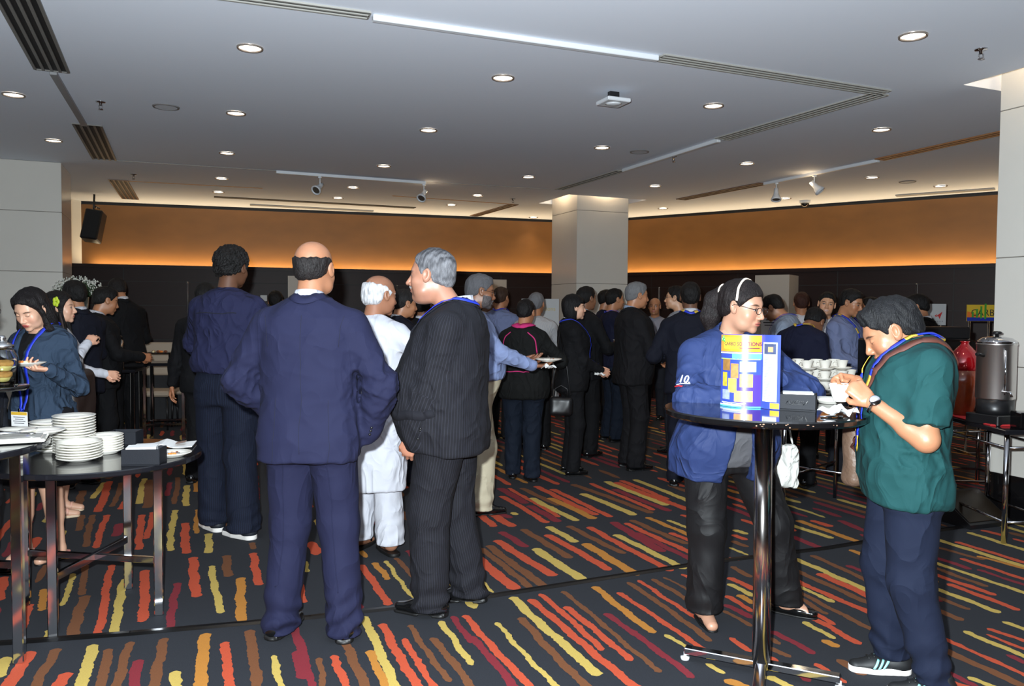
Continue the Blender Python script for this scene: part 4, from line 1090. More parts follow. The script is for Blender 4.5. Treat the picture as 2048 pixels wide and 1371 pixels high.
def jacket(m, hem=.80, vdepth=1.08, vw=.055, shirt=None, tie=None, stripe=False, lapel=True, open_=0, sl=1.0, infl=.026, fold=.0035, buttons=True, name='jacket', collar=None, flare=.012, rs=(.062, .056, .046), seed=0, pockets=False, backseam=False, trimm=None):
    def go(c):
        h, e = c['h'], c['e']
        def outer(P):
            d = h.torso(P, infl, hem=hem, top=1.50, flare=flare, pw=2.4)
            d = smin(d, h.shoulders(P, infl*.75), .035)
            # collar stand at the nape
            d = smin(d, cone(P, h.tp(0, -.035, 1.47), h.tp(0, -.03, 1.495), .072, .066, ((0, 1, 0), .9)), .02)
            for i in (0, 1): d = smin(d, h.arm(P, i, 0, rs[0]*1.0, rs[1], rs[2], tip=.94*sl, k=.03), .028)
            d = sleeve_folds(h, P, d, fold)
            q = h.tq(P); z = q[:, 2]/h.k + .93
            d = d - .0045*ridge(P*np.array([1, 1, .45], f32), 14, seed)*np.clip((1.42 - z)/.2, 0, 1) - .002*ridge(P, 27, seed + 5)
            # keep the arm from fusing with the chest: crease along the arm hole
            return d
        def vcut(P):
            q = h.tq(P); z = q[:, 2]/h.k + .93; t = np.clip((z - vdepth)/(1.47 - vdepth), -.2, 1.2)
            half = vw*np.clip(t, 0, 1.1) + (open_*np.clip((1.3 - z)/.5, 0, 1) if open_ else 0)
            a = np.abs(q[:, 0]) - half
            a = np.maximum(a, (vdepth - z)*.6) if not open_ else a
            return np.maximum(a, .01 - q[:, 1])
        def neckcut(P): return cone(P, h.tp(0, .0, 1.475), h.tp(0, .03, 1.62), .060*(.9 if h.fem else 1)*h.w**.4, .075)
        def ff(P): return smax(smax(outer(P), -vcut(P), .006), -neckcut(P), .006)
        lo, hi = bbox_pts(h.shL, h.shR, h.elL, h.elR, h.wrL, h.wrR, h.tp(-.1, .1, hem), h.tp(.1, -.1, hem), h.tp(0, .1, 1.5), pad=.13)
        hi = hi + V3(0, h.g*.6, 0)
        v, q = surfnet(ff, lo, hi, c['hb']*(.75 if c['lod'] == 0 else 1)); o = mkmesh(name, v, q, m, None, True, e)
        if stripe: ucoord(o, h, v, 'top')
        c['jf'] = outer; c['jobj'] = o
        if shirt:
            def sf(P):
                d = h.torso(P, infl*.42, hem=hem + .06, top=1.49, pw=2.3); d = smin(d, h.shoulders(P, .004), .03)
                return smax(d, -cone(P, h.tp(0, .0, 1.46), h.tp(0, .03, 1.6), .050*(.88 if h.fem else 1)*h.w**.4, .07), .004)
            lo2, hi2 = bbox_pts(h.shL, h.shR, h.tp(0, .15 + h.g, 1.0), h.tp(0, -.15, hem + .1), h.tp(0, 0, 1.53), pad=.04)
            v, q = surfnet(sf, lo2, hi2, c['hb']*.8); mkmesh('shirt', v, q, shirt, None, True, e)
            c['sf'] = sf
            cr = .060*(.88 if h.fem else 1)*h.w**.45
            for sgn in (-1, 1):
                cpts = [h.tp(sgn*cr*math.sin(t), -.014 - cr*1.02*math.cos(t), 1.524 - .052*(t/2.9)**2) for t in np.linspace(0, 2.9, 10)]
                Cq = catmull(cpts, 26); vs_c = []; fs_c = []
                ctr = np.array([h.tp(0, -.012, 1.5)])[0]
                for k_, p_ in enumerate(Cq):
                    o_ = p_ - ctr; o_[2] = 0; o_ /= np.linalg.norm(o_) + 1e-9; up = h.T @ V3(0, 0, 1)
                    for hz_, th_ in ((-.026, .004), (.022, -.001), (.024, .003), (-.010, .012), (-.024, .012)): vs_c.append(tuple(p_ + up*hz_*h.k + o_*th_))
                    if k_:
                        A_, B_ = 5*(k_ - 1), 5*k_
                        for j_ in range(5): fs_c.append((A_ + j_, A_ + (j_ + 1) % 5, B_ + (j_ + 1) % 5, B_ + j_))
                mkmesh('shirt_collar', vs_c, fs_c, shirt, None, True, e)
            for i in (0, 1):
                if h.hand[i].get('hide'): continue
                el, wr = (h.elL, h.wrL) if i == 0 else (h.elR, h.wrR); dv = (wr - el)/np.linalg.norm(wr - el)
                if c['lod'] < 2 and sl >= 1: 
                    mb = MB(); mb.tube([wr - dv*.04, wr - dv*.006], [.036*h.k*(.85 if h.fem else 1)]*2, 18); mb.build('shirt_cuff', shirt, e)
        if tie: 
            ribbon('necktie', c['sf'], [h.tp(0, .1, 1.46), h.tp(0, .16 + h.g*.3, 1.36), h.tp(0, .16 + h.g, 1.22), h.tp(0, .16 + h.g, max(1.08, vdepth))], [.03, .05, .07, .08], .004, tie, e)
        if lapel and c['lod'] < 2:
            for s_ in (-1, 1):
                pts = [h.tp(s_*.055, -.03, 1.50), h.tp(s_*.068, .03, 1.48), h.tp(s_*.085, .10, 1.40), h.tp(s_*.075, .16 + h.g*.5, 1.28), h.tp(s_*.03, .18 + h.g, vdepth + .02)]
                ribbon('lapel', outer, pts, [.035, .05, .075, .07, .02], .004, trimm or m, o, off=.001)
            pts = [h.tp(-.055, -.02, 1.50), h.tp(-.03, -.09, 1.498), h.tp(0, -.105, 1.497), h.tp(.03, -.09, 1.498), h.tp(.055, -.02, 1.50)]
            rb = ribbon('collar', outer, pts, .042, .005, collar or trimm or m, o, off=.001)
            if stripe: pass
        if buttons and c['lod'] < 2:
            for i in (0, 1):
                el, wr = (h.elL, h.wrL) if i == 0 else (h.elR, h.wrR)
                dv = (wr - el)/np.linalg.norm(wr - el); back = V3(0.25*(1 if i else -1), -1, -.3); back = back - dv*(back @ dv); back /= np.linalg.norm(back)
                mb = MB()
                for j in range(3):
                    p, n = snap(outer, [wr - dv*(.035 + j*.017)*1.0 + back*.05], .001); 
                    mb.sphere(p[0], .0065, 5)
                mb.build('sleeve_button', BLACKPLASTIC, o)
        if backseam:
            def line(nm, pts): ribbon(nm, outer, pts, .0018, .0008, MATS.get('seam_dark') or mat('seam_dark', (14, 16, 34), .9), o, off=.0)
            line('back_seam', [h.tp(0, -.2, z) for z in (1.46, 1.3, 1.15, 1.0, .85)])
            for s_ in (-1, 1): line('side_vent', [h.tp(s_*.135, -.2, z) for z in (1.08, 1.0, .92, hem + .005)])
            for s_ in (-1, 1): line('sleeve_seam', [h.tp(s_*(h.shw - .01), -.1, 1.44), h.tp(s_*(h.shw - .025), -.12, 1.38), h.tp(s_*(h.shw - .035), -.12, 1.3)])
        if pockets:
            for s_ in (-1, 1):
                ribbon('pocket_flap', outer, [h.tp(s_*.13, .15 + h.g*.7, .99), h.tp(s_*.17, .09 + h.g*.5, .985), h.tp(s_*.2, .02, .985)], .045, .003, trimm or m, o, off=.0)
    return go

def shirt(m, hem=.96, infl=.014, sl=1.0, name='shirt', fold=.003, collar=True, cm=None, vneck=0, flare=0.0, placket=False, stripe=False, rs=(.058, .052, .042), blouse=0.0, hemcurve=0, seed=1, yoke=False, cuffband=False, top=1.50):
    def go(c):
        h, e = c['h'], c['e']
        def outer(P):
            d = h.torso(P, infl, hem=hem, top=1.495, flare=flare)
            if blouse:
                q = h.tq(P); z = q[:, 2]/h.k + .93; d = d - blouse*np.exp(-((z - hem - .07)/.06)**2)
            d = smin(d, h.shoulders(P, infl*.8), .03)
            tip = min(1.0, max(0, (sl - .5)*2))
            for i in (0, 1):
                sh, el, wr = (h.shL, h.elL, h.wrL) if i == 0 else (h.shR, h.elR, h.wrR)
                f_ = (.86 if h.fem else 1)*h.k*h.w**.6
                if sl <= .5: 
                    end = sh + (el - sh)*(sl*1.75); a = cone(P, sh, end, (rs[0] + .004)*f_, (rs[1] + .012)*f_); ax = (el - sh)/np.linalg.norm(el - sh)
                    a = smax(a, ((P - end.astype(f32)) @ ax.astype(f32)), .004)
                else: a = h.arm(P, i, 0, rs[0], rs[1], rs[2], tip=tip*.97, k=.03)
                d = smin(d, a, .028)
            d = sleeve_folds(h, P, d, fold*1.2)
            q = h.tq(P); z = q[:, 2]/h.k + .93
            d = d - .4*fold*ridge(P, 34, seed + 3) - fold*ridge(P*np.array([1, 1, 1.6], f32), 17, seed)*np.clip((1.40 - z)/.2, 0.15, 1)
            if hemcurve: d = smax(d, (hem + hemcurve*np.clip(np.abs(q[:, 0])/.15, 0, 1.2)**2 - z)*h.k, .004)
            return d
        def ff(P):
            nk = cone(P, h.tp(0, .0, 1.475), h.tp(0, .03, 1.62), .059*(.9 if h.fem else 1)*h.w**.4, .075)
            d = smax(outer(P), -nk, .005)
            if vneck:
                q = h.tq(P); z = q[:, 2]/h.k + .93
                d = smax(d, -np.maximum(np.abs(q[:, 0]) - .05*np.clip((z - vneck)/(1.47 - vneck), 0, 1.2), np.maximum((vneck - z)*.6, .02 - q[:, 1])), .004)
            return d
        lo, hi = bbox_pts(h.shL, h.shR, h.elL, h.elR, h.wrL, h.wrR, h.tp(-.1, .1, hem), h.tp(.1, -.1, hem), h.tp(0, .1, 1.5), pad=.12)
        hi = hi + V3(0, h.g*.6, 0); lo = lo - flare
        v, q = surfnet(ff, lo, hi, c['hb']*(.75 if c['lod'] == 0 else 1)); o = mkmesh(name, v, q, m, None, True, e)
        if stripe: ucoord(o, h, v, 'top')
        c['jf'] = outer; c['jobj'] = o
        if collar:
            cr = .064*(.88 if h.fem else 1)*h.w**.4
            cf_ = lambda P: cone(P, h.tp(0, -.012, 1.45), h.tp(0, .004, 1.51), cr + .006, cr - .002)
            pts = [h.tp(.02, .08, 1.455), h.tp(.058, .035, 1.475), h.tp(.066, -.02, 1.49), h.tp(.035, -.075, 1.495), h.tp(0, -.09, 1.497), h.tp(-.035, -.075, 1.495), h.tp(-.066, -.02, 1.49), h.tp(-.058, .035, 1.475), h.tp(-.02, .08, 1.455)]
            ribbon('collar', cf_, pts, .042, .005, cm or m, o, off=.003)
        if placket: ribbon('placket', outer, [h.tp(0, .18 + h.g, z) for z in (1.44, 1.3, 1.15, hem + .01)], .03, .002, cm or m, o, off=0)
        if yoke: ribbon('yoke_seam', outer, [h.tp(x, -.2, 1.36 + abs(x)*.02) for x in (-.17, -.08, 0, .08, .17)], .006, .002, MATS.get('seam_dark') or mat('seam_dark', (14, 16, 34), .9), o, off=0)
        if cuffband:
            for i in (0, 1):
                sh, el = (h.shL, h.elL) if i == 0 else (h.shR, h.elR); end = sh + (el - sh)*(sl*1.75)
                ax = (el - sh)/np.linalg.norm(el - sh); u = Vector(ax).orthogonal().normalized(); w = Vector(ax).cross(u)
                pts = [end - ax*.02 + np.array(u*math.cos(t) + w*math.sin(t))*.07 for t in np.linspace(0, 2*math.pi, 14)]
                ribbon('sleeve_band', outer, pts, .006, .001, cuffband, o, off=0)
    return go

def trousers(m, rk=.078, ra=.082, rh=.102, top=1.0, stripe=False, stack=.5, name='trousers', crease=False, length=.035, waist=True, seed=0, fold=.003, belt=None):
    def go(c):
        h, e = c['h'], c['e']
        def ff(P):
            d = h.torso(P, .006, hem=.80, top=top)
            for i in (0, 1):
                f = h.w**.8*h.k; hp, kn, an = h.hip[i], h.knee[i], h.feet[i]
                end = V3(an[0], an[1], length*h.k + (an[2] - .085*h.k)); end[:2] += (kn - an)[:2]*.02
                l = cone(P, hp, kn, rh*f, rk*f, ((1, 0, 0), .96)); l = smin(l, cone(P, kn, end, rk*f, ra*f, ((1, 0, 0), .9)), .04)
                if stack:
                    z = P[:, 2] - end[2]; w = np.exp(-(z/.15)**2)*np.clip(z/.02, 0.2, 1)
                    l = l - .008*stack*w*np.sin(z*62 + 3.2*wav(P, 10, seed + i)) - .008*stack*w*ridge(P, 20, seed + i)
                wk = np.exp(-(np.sqrt(((P - kn.astype(f32))**2).sum(1))/.10)**2); l = l - fold*wk*ridge(P, 26, seed + 4 + i)
                l = smax(l, end[2] - P[:, 2], .004)
                if i == 0: dl_ = l
                else: dl_ = np.minimum(dl_, l)
            gap = smin(d, dl_, .035)
            zz = P[:, 2]
            return gap - fold*.8*ridge(P*np.array([1, 1, .35], f32), 16, seed + 2)
        lo, hi = bbox_pts(*h.feet, *h.knee, h.tp(0, 0, top), h.tp(-.15, 0, .93), h.tp(.15, 0, .93), pad=.14); lo[2] = -.01; hi[2] = h.tp(0, 0, top)[2] + .05; hi[1] += h.g*.5
        v, q = surfnet(ff, lo, hi, c['hb']*(.78 if c['lod'] == 0 else 1)); o = mkmesh(name, v, q, m, None, True, e)
        if stripe: ucoord(o, h, v, 'leg')
        c['tf'] = ff
        if crease and c['lod'] == 0:
            for i in (0, 1):
                kn, an = h.knee[i], h.feet[i]; hp = h.hip[i]
                ribbon('crease', ff, [hp + V3(0.0, -.2, -.12), kn + V3(0, -.2, .1), kn + V3(0, -.2, -.1), an + V3(0, -.2, .15)], .004, .0025, m, o, off=-.0005)
        if belt: 
            pts = [h.tp(.2*math.sin(t), -.2*math.cos(t), top - .012) for t in np.linspace(-2.9, 2.9, 24)]
            ribbon('belt', ff, pts, .034, .003, belt, o, off=.001)
    return go

def skirtlike(m, z0=.55, z1=1.0, infl=.03, flare=.05, name='skirt', fold=.006, seed=2):
    def go(c):
        h, e = c['h'], c['e']
        def ff(P):
            z = P[:, 2]/h.k; t = np.clip((z1 - z)/(z1 - z0), 0, 1.2); cx = h.pel[0]*(1 - t) + (h.feet[0][0] + h.feet[1][0])/2*t; cy = (h.feet[0][1] + h.feet[1][1])/2*t
            a = .165*h.w + infl + flare*t; b = .115*h.w + infl*.8 + flare*t
            x = P[:, 0] - cx; y = P[:, 1] - cy; an = np.arctan2(y, x)
            r = np.sqrt((x/a)**2 + (y/b)**2); d = (r - 1)*b + fold*t*np.sin(an*11 + seed + 2*np.sin(an*3))
            d = smax(d, (z0 - z)*h.k, .004); return smax(d, (z - z1)*h.k, .03).astype(f32)
        lo, hi = bbox_pts(h.tp(-.2, -.15, .93), h.tp(.2, .15, .93), *h.feet, pad=.1); lo[2] = z0*h.k - .03; hi[2] = z1*h.k + .04
        v, q = surfnet(ff, lo, hi, c['hb']); mkmesh(name, v, q, m, None, True, e)
    return go

def lanyard(mats, drop=1.05, badge=None, w=.016, seg=None, bw=.09, bh=.065, holder=None):
    def go(c):
        h, e = c['h'], c['e']; f = c['jf']
        fr = .12 + h.g*.7
        def mi(t): return 0 if seg is None else (1 if int(t*seg) % 4 == 1 else 0)
        pts = [h.tp(.006, .25 + h.g, drop), h.tp(.03, .2 + h.g, drop + .14), h.tp(.06, .16 + h.g*.4, 1.36), h.tp(.075, .05, 1.47), h.tp(.062, -.03, 1.50), h.tp(0, -.10, 1.49), h.tp(-.062, -.03, 1.50), h.tp(-.075, .05, 1.47), h.tp(-.06, .16 + h.g*.4, 1.36), h.tp(-.03, .2 + h.g, drop + .14), h.tp(-.006, .25 + h.g, drop)]
        ribbon('lanyard', f, pts, w, .002, None, e, off=.009, mats=mats, mi=mi)
        if badge:
            p, n = snap(f, [h.tp(0, .25 + h.g, drop - .02 - bh/2)], .022); p = p[0]; n = n[0]; n[2] *= .3; n /= np.linalg.norm(n)
            x = np.cross(V3(0, 0, 1), n); x /= np.linalg.norm(x); z = np.cross(n, x)
            M = Matrix(((x[0], n[0], z[0], p[0]), (x[1], n[1], z[1], p[1]), (x[2], n[2], z[2], p[2]), (0, 0, 0, 1)))
            mb = MB(); mb.M = M; mb.m = 0; mb.box((0, 0, 0), (bw, .003, bh), .001); mb.m = 1; mb.box((0, .0019, bh*.38), (bw*.96, .001, bh*.2))
            mb.m = 2
            for k in range(4): mb.box((0, .0019, bh*(.14 - k*.14)), (bw*(.7, .5, .75, .6)[k], .0006, bh*.045))
            mb.build('badge', list(badge), e)
            mb = MB(); mb.M = M; mb.box((0, 0, bh/2 + .008), (.012, .006, .022), .002); mb.build('clip', CHROME, e)
    return go

def lens_mat():
    if 'lens_glass' in MATS: return MATS['lens_glass']
    m = bpy.data.materials.new('lens_glass'); m.use_nodes = True; N = m.node_tree.nodes; N.remove(N['Principled BSDF'])
    t = N.new('ShaderNodeBsdfTransparent'); g = N.new('ShaderNodeBsdfGlossy'); g.inputs['Roughness'].default_value = .05; mx = N.new('ShaderNodeMixShader'); mx.inputs[0].default_value = .08
    L = m.node_tree.links; L.new(t.outputs[0], mx.inputs[1]); L.new(g.outputs[0], mx.inputs[2]); L.new(mx.outputs[0], N['Material Output'].inputs[0]); MATS['lens_glass'] = m; return m
def glasses(m=None, r=.021, rim=.0016):
    def go(c):
        h, e = c['h'], c['e']; mm = m or mat('spectacle_frame', (25, 18, 18), .3)
        def W_(x, y, z): return h.hc + h.R @ V3(x, y, z)*h.hs
        mb = MB()
        for s_ in (-1, 1):
            pts = []
            for t in np.linspace(0, 2*math.pi, 20, endpoint=False):
                pts.append(W_(s_*(.032 + 1.12*r*math.cos(t)), .099 - .10*(abs(1.12*r*math.cos(t)*s_ + .032 - .0))**1*.25, -.001 + r*.72*math.copysign(abs(math.sin(t))**.8, math.sin(t))))
            mb.tube(pts, rim, 6, closed=True)
            mb.tube([W_(s_*(.032 + 1.12*r), .093, .004), W_(s_*.079, .05, .008), W_(s_*.084, -.0, .010), W_(s_*.082, -.018, -.004)], rim, 6)
        mb.tube([W_(-.009, .1, .004), W_(0, .104, .007), W_(.009, .1, .004)], rim, 6)
        g = mb.build('spectacles', mm, e)
        mb = MB()
        for s_ in (-1, 1): 
            n0 = [W_(s_*(.032 + 1.1*r*math.cos(t)), .0975 - .0008, -.001 + r*.70*math.sin(t)) for t in np.linspace(0, 2*math.pi, 16, endpoint=False)]
            mb.add(n0, [tuple(range(16))])
        mb.build('lenses', lens_mat(), g)
    return go
def moustache(rgb, beard=False):
    def go(c):
        h, e = c['h'], c['e']
        def ff(P):
            q = h.hq(P); X = np.abs(q[:, 0]); Q = np.stack([X, q[:, 1], q[:, 2]], 1)
            d = cone(Q, (.002, .099, -.047), (.026, .088, -.054), .0058, .0042)
            if beard:
                b = h.head(P, c['face'])/h.hs - .0035
                b = smax(b, q[:, 2] + .052 - np.clip((X - .03)/.03, 0, 1)*.03, .008); b = smax(b, -q[:, 1] + .012, .01)
                b = smax(b, -ell(q, (0, .095, -.0625), (.022, .02, .009)), .004); d = smin(d, b, .006)
            return (d + .0012*wav(q, 300, 2))*f32(h.hs)
        v, q = surfnet(ff, h.hc - .16*h.hs, h.hc + .14*h.hs, .0032 if c['lod'] == 0 else .005)
        o = mkmesh('beard' if beard else 'moustache', v, q, HAIRB, None, True, e); t = np.array([lin(x) for x in rgb])*(1 + .3*wav(v.astype(f32), 300, 1))[:, None]; set_tone(o, np.clip(t, 0, 1))
    return go
def W2(ctx, p):
    """local person point -> world"""
    e = ctx['e']; a = e.rotation_euler.z; return Vector((e.location.x + p[0]*math.cos(a) - p[1]*math.sin(a), e.location.y + p[0]*math.sin(a) + p[1]*math.cos(a), p[2]))
# ================================================================== THE PEOPLE
NAVY = fabric('navy_suit', (26, 28, 53), (5, .35))
NAVYSHIRT = fabric('navy_shirt', (31, 33, 61), (7, .6))
PIN = fabric('black_pinstripe', (22, 22, 27), (6, .4), stripe=((38, 38, 46), .011, .18))
PINNAVY = fabric('navy_pinstripe', (13, 18, 33), (6, .35), stripe=((25, 32, 50), .010, .18))
WHITECLOTH = fabric('white_cotton', (190, 191, 199), (7, .5))
SHIRTWHITE = fabric('shirt_white', (190, 191, 199), (9, .3))
BLACKSHOE = mat('black_shoe', (12, 12, 13), .18, coat=.5)
BLACKSOLE = mat('black_sole', (16, 15, 15), .5)
BLUESTRAP = mat('lanyard_blue', (28, 52, 185), .5)
YELSTRAP = mat('lanyard_yellow', (205, 172, 60), .5)
BLACKSUIT = fabric('black_suit', (13, 13, 16), (6, .4))
BLACKSUIT2 = fabric('black_suit_soft', (17, 16, 19), (7, .5))
INK = mat('print_ink', (60, 60, 70), .7)
BADGETOP = mat('badge_band', (226, 180, 60), .5)

# --- bald man in the navy suit, seen from behind
hum = Human(H=1.80, g=.05, w=1.06, sw=1.02, feet=((-.155, .02, 12), (.155, .0, -10)), LH=(-.21, .16, 1.0), RH=(.25, .04, .925), lp=(-1, -.45, 0), rp=(1, -.35, .1), hy=10, hp=4,
            handL=dict(hide=1), handR=dict(hide=1), hs=1.0)
C_bald = person('person, bald man in a navy suit seen from behind in the left foreground', 622, 3.62, -2, hum,
    dict(skin=(158, 109, 81), ring=[.032, .042, .045, .042, .03, .0], jaw=1.1, fat=.006), ('bald', (26, 22, 22)), 0,
    [trousers(NAVY, rk=.090, ra=.084, rh=.112, stack=1.5, crease=True, length=.02), jacket(NAVY, hem=.80, shirt=SHIRTWHITE, infl=.034, backseam=True, fold=.006, rs=(.072, .066, .052), flare=.02)],
    shoes=('dress', BLACKSHOE, BLACKSOLE))
# --- stout man in the pinstripe suit, in profile
hum = Human(H=1.79, g=.105, w=1.12, sw=1.0, lean=-3, feet=((-.10, .06, 4), (.13, -.08, -6)), LH=(-.185, .13, .895), RH=(.2, .2, .95), lp=(-.5, -1, -.1), rp=(.6, -1, 0), hy=0, hp=2, nf=(0, .07, -.005),
            handL=dict(curl=.5, dirv=(.15, .5, -1), palm=(1, 0, -.1)), handR=dict(hide=1), hs=1.04)
C_pin = person('person, grey-haired man with moustache in a pinstripe suit, in profile, hand in pocket', 899, 3.98, 78, hum,
    dict(skin=(165, 117, 95), brow=(90, 80, 78), jaw=1.12, fat=.008, recede=.030, dchin=1, nose=.006, stubble=.15), ('grey', (74, 74, 78), (150, 150, 154), .5, .5), 0,
    [trousers(PIN, rk=.092, ra=.084, rh=.115, stripe=True, stack=1.2, length=.03), jacket(PIN, hem=.79, shirt=SHIRTWHITE, stripe=True, infl=.034, fold=.005, rs=(.074, .066, .052), flare=.03, pockets=True, trimm=fabric('plain_black_trim', (24, 24, 30), (6, .4)), open_=.06, vdepth=1.0),
     lanyard([BLUESTRAP, YELSTRAP], 1.12, None, .022, seg=None), moustache((150, 146, 142))],
    shoes=('dress', BLACKSHOE, BLACKSOLE))
# --- man in the long white kurta
hum = Human(H=1.70, g=.02, w=1.0, feet=((-.12, .02, 0), (.12, .0, -55)), LH=(-.1, .26, 1.22), RH=(.20, .14, 1.20), hy=28, hp=8, lp=(-1, -.3, -.4), rp=(1, -.2, -.5),
            handR=dict(curl=.7, palm=(-1, -.3, 0), dirv=(-.3, .5, .8)), handL=dict(curl=.6))
C_kurta = person('person, white-haired man in a long white kurta and sandals between two suited men', 748, 4.92, -22, hum,
    dict(skin=(150, 103, 79), ring=[.060, .062, .055, .045, .03, .0], brow=(200, 200, 200)), ('whitefringe', (205, 205, 208)), 0,
    [trousers(WHITECLOTH, rk=.095, ra=.10, rh=.11, stack=.5, length=.07), shirt(WHITECLOTH, hem=.41, infl=.03, flare=.02, name='kurta', collar=True, fold=.004, rs=(.066, .062, .05))],
    shoes=('sandal', BLACKSHOE, BLACKSOLE), bare=('legL', 'legR'))
# --- curly-haired man
hum = Human(H=1.90, g=.06, w=1.16, sw=.98, feet=((-.15, .06, -58), (.15, -.07, -72)), LH=(-.12, .30, 1.22), RH=(.1, .30, 1.20), hy=6, hp=6, lp=(-1, -.2, -.5), rp=(1, -.2, -.6))
C_curly = person('person, curly-haired man in a navy shirt and pinstripe trousers with white-soled trainers', 459, 5.30, -12, hum,
    dict(skin=(97, 64, 46)), ('curly', (20, 18, 18)), 0,
    [trousers(PINNAVY, rk=.088, ra=.096, rh=.115, stripe=True, stack=.8, top=1.05, length=.05), shirt(NAVYSHIRT, hem=1.0, infl=.03, blouse=.022, yoke=True, fold=.005, rs=(.07, .062, .046))],
    shoes=('sneaker', mat('dark_trainer', (28, 32, 40), .5), mat('white_rubber', (225, 220, 215), .5), mat('gold_trim', (200, 160, 110), .3, .4), 'swoosh'))
# --- woman in the blue jacket at the round bar table
BLUEJ = fabric('blue_jacket', (36, 51, 94), (7, .6), .7, .3)
BLACKTR = fabric('black_trousers', (18, 17, 19), (6, .5), .65, .3)
hum = Human(H=1.64, g=.05, w=1.16, fem=True, sw=1.06, feet=((-.36, -.03, -48), (.09, .0, 5)), lean=7, LH=(-.13, .22, 1.20), RH=(.07, .33, 1.13), hy=-38, hp=12, hr=0, lp=(-1, .1, -.6), rp=(1, -.3, -.5), hs=1.04,
            handL=dict(curl=.5, palm=(.6, -.2, -.6)), handR=dict(curl=.6, palm=(-.6, -.2, -.6)))
def headband(c):
    h, e = c['h'], c['e']; fl_, _, _ = hair_field(h, 'pony', c['face'])
    pts = [h.hc + h.R @ V3(.10*math.sin(t), .012 - .02*math.cos(t), .02 + .11*math.cos(t))*h.hs for t in np.linspace(-1.5, 1.5, 15)]
    ribbon('headband', fl_, pts, .010, .004, mat('cream_band', (240, 222, 205), .5), e, off=.001)
    mb = MB(); M = h.hc + h.R @ V3(0, -.112, .052)*h.hs
    mb.tube([M + h.R @ V3(.03*math.cos(t), -.006*math.cos(t), .03*math.sin(t)) for t in np.linspace(0, 2*math.pi, 16, endpoint=False)], .006, 6, closed=True); mb.build('hair_tie', MATS['cream_band'], e)
def open_front(m, half=.07, z0=.80, name='inner_top'):
    def go(c): pass
    return go
def innertop(m, hem=.84, sm=.018, neck=True):
    def go(c):
        h, e = c['h'], c['e']
        def sf(P):
            d = h.torso(P, sm, hem=hem, top=1.47, pw=2.3); d = smin(d, h.shoulders(P, .0), .03)
            return smax(d, -cone(P, h.tp(0, .0, 1.46), h.tp(0, .05, 1.6), .066, .09), .004) - .002*ridge(P, 14, 5)
        lo2, hi2 = bbox_pts(h.shL, h.shR, h.tp(0, .15 + h.g, 1.0), h.tp(0, -.15, hem), h.tp(0, 0, 1.5), pad=.06)
        v, q = surfnet(sf, lo2, hi2, c['hb']*.8); mkmesh('top', v, q, m, None, True, e); c['sf'] = sf
    return go
def ten_badge(c):
    h, e = c['h'], c['e']; f = c['jf']
    p = h.shR + (h.elR - h.shR)*.5; out = V3(.8, .8, .1)
    P0, N0 = snap(f, [p + out*.08], .003); p = P0[0]; n = N0[0]; z = V3(0, 0, 1); z = z - n*(z @ n); z /= np.linalg.norm(z); x = np.cross(z, n)
    M = Matrix(((x[0], z[0], n[0], p[0]), (x[1], z[1], n[1], p[1]), (x[2], z[2], n[2], p[2]), (0, 0, 0, 1)))
    text_mesh('embroidered_number', '10.', .055, mat('white_thread', (235, 235, 240), .6), M, e, extrude=.002)
    mb = MB(); mb.M = M; mb.tube([(-.035, -.030, 0), (-.01, -.022, .001), (.035, -.018, 0)], .002, 5); mb.build('white_underline', MATS['white_thread'], e)
    mb = MB(); mb.M = M; mb.tube([(-.04, -.040, -.001), (-.02, -.034, .001), (0, -.036, 0), (.02, -.03, .001), (.04, -.028, -.001)], .0035, 5); mb.build('red_embroidery', mat('red_thread', (200, 40, 50), .6), e)
C_blue = person('person, woman with headband and glasses in a blue jacket, leaning over the round bar table', 1447, 3.86, 190, hum,
    dict(skin=(179, 134, 110), lip=(165, 85, 78), fat=.008, gaze=1, near=1), ('pony', (26, 20, 20)), 0,
    [trousers(BLACKTR, rk=.088, ra=.090, rh=.108, stack=.5, top=.98, length=.06), innertop(fabric('grey_tee', (81, 81, 85), (8, .4))),
     jacket(BLUEJ, hem=.77, infl=.036, lapel=False, buttons=False, open_=.075, vdepth=1.3, vw=.05, fold=.006, rs=(.078, .072, .056), flare=.025, name='zip_jacket', seed=3), glasses(), headband, ten_badge],
    shoes=('flat', BLACKSHOE, BLACKSOLE), bare=('legL', 'legR'))
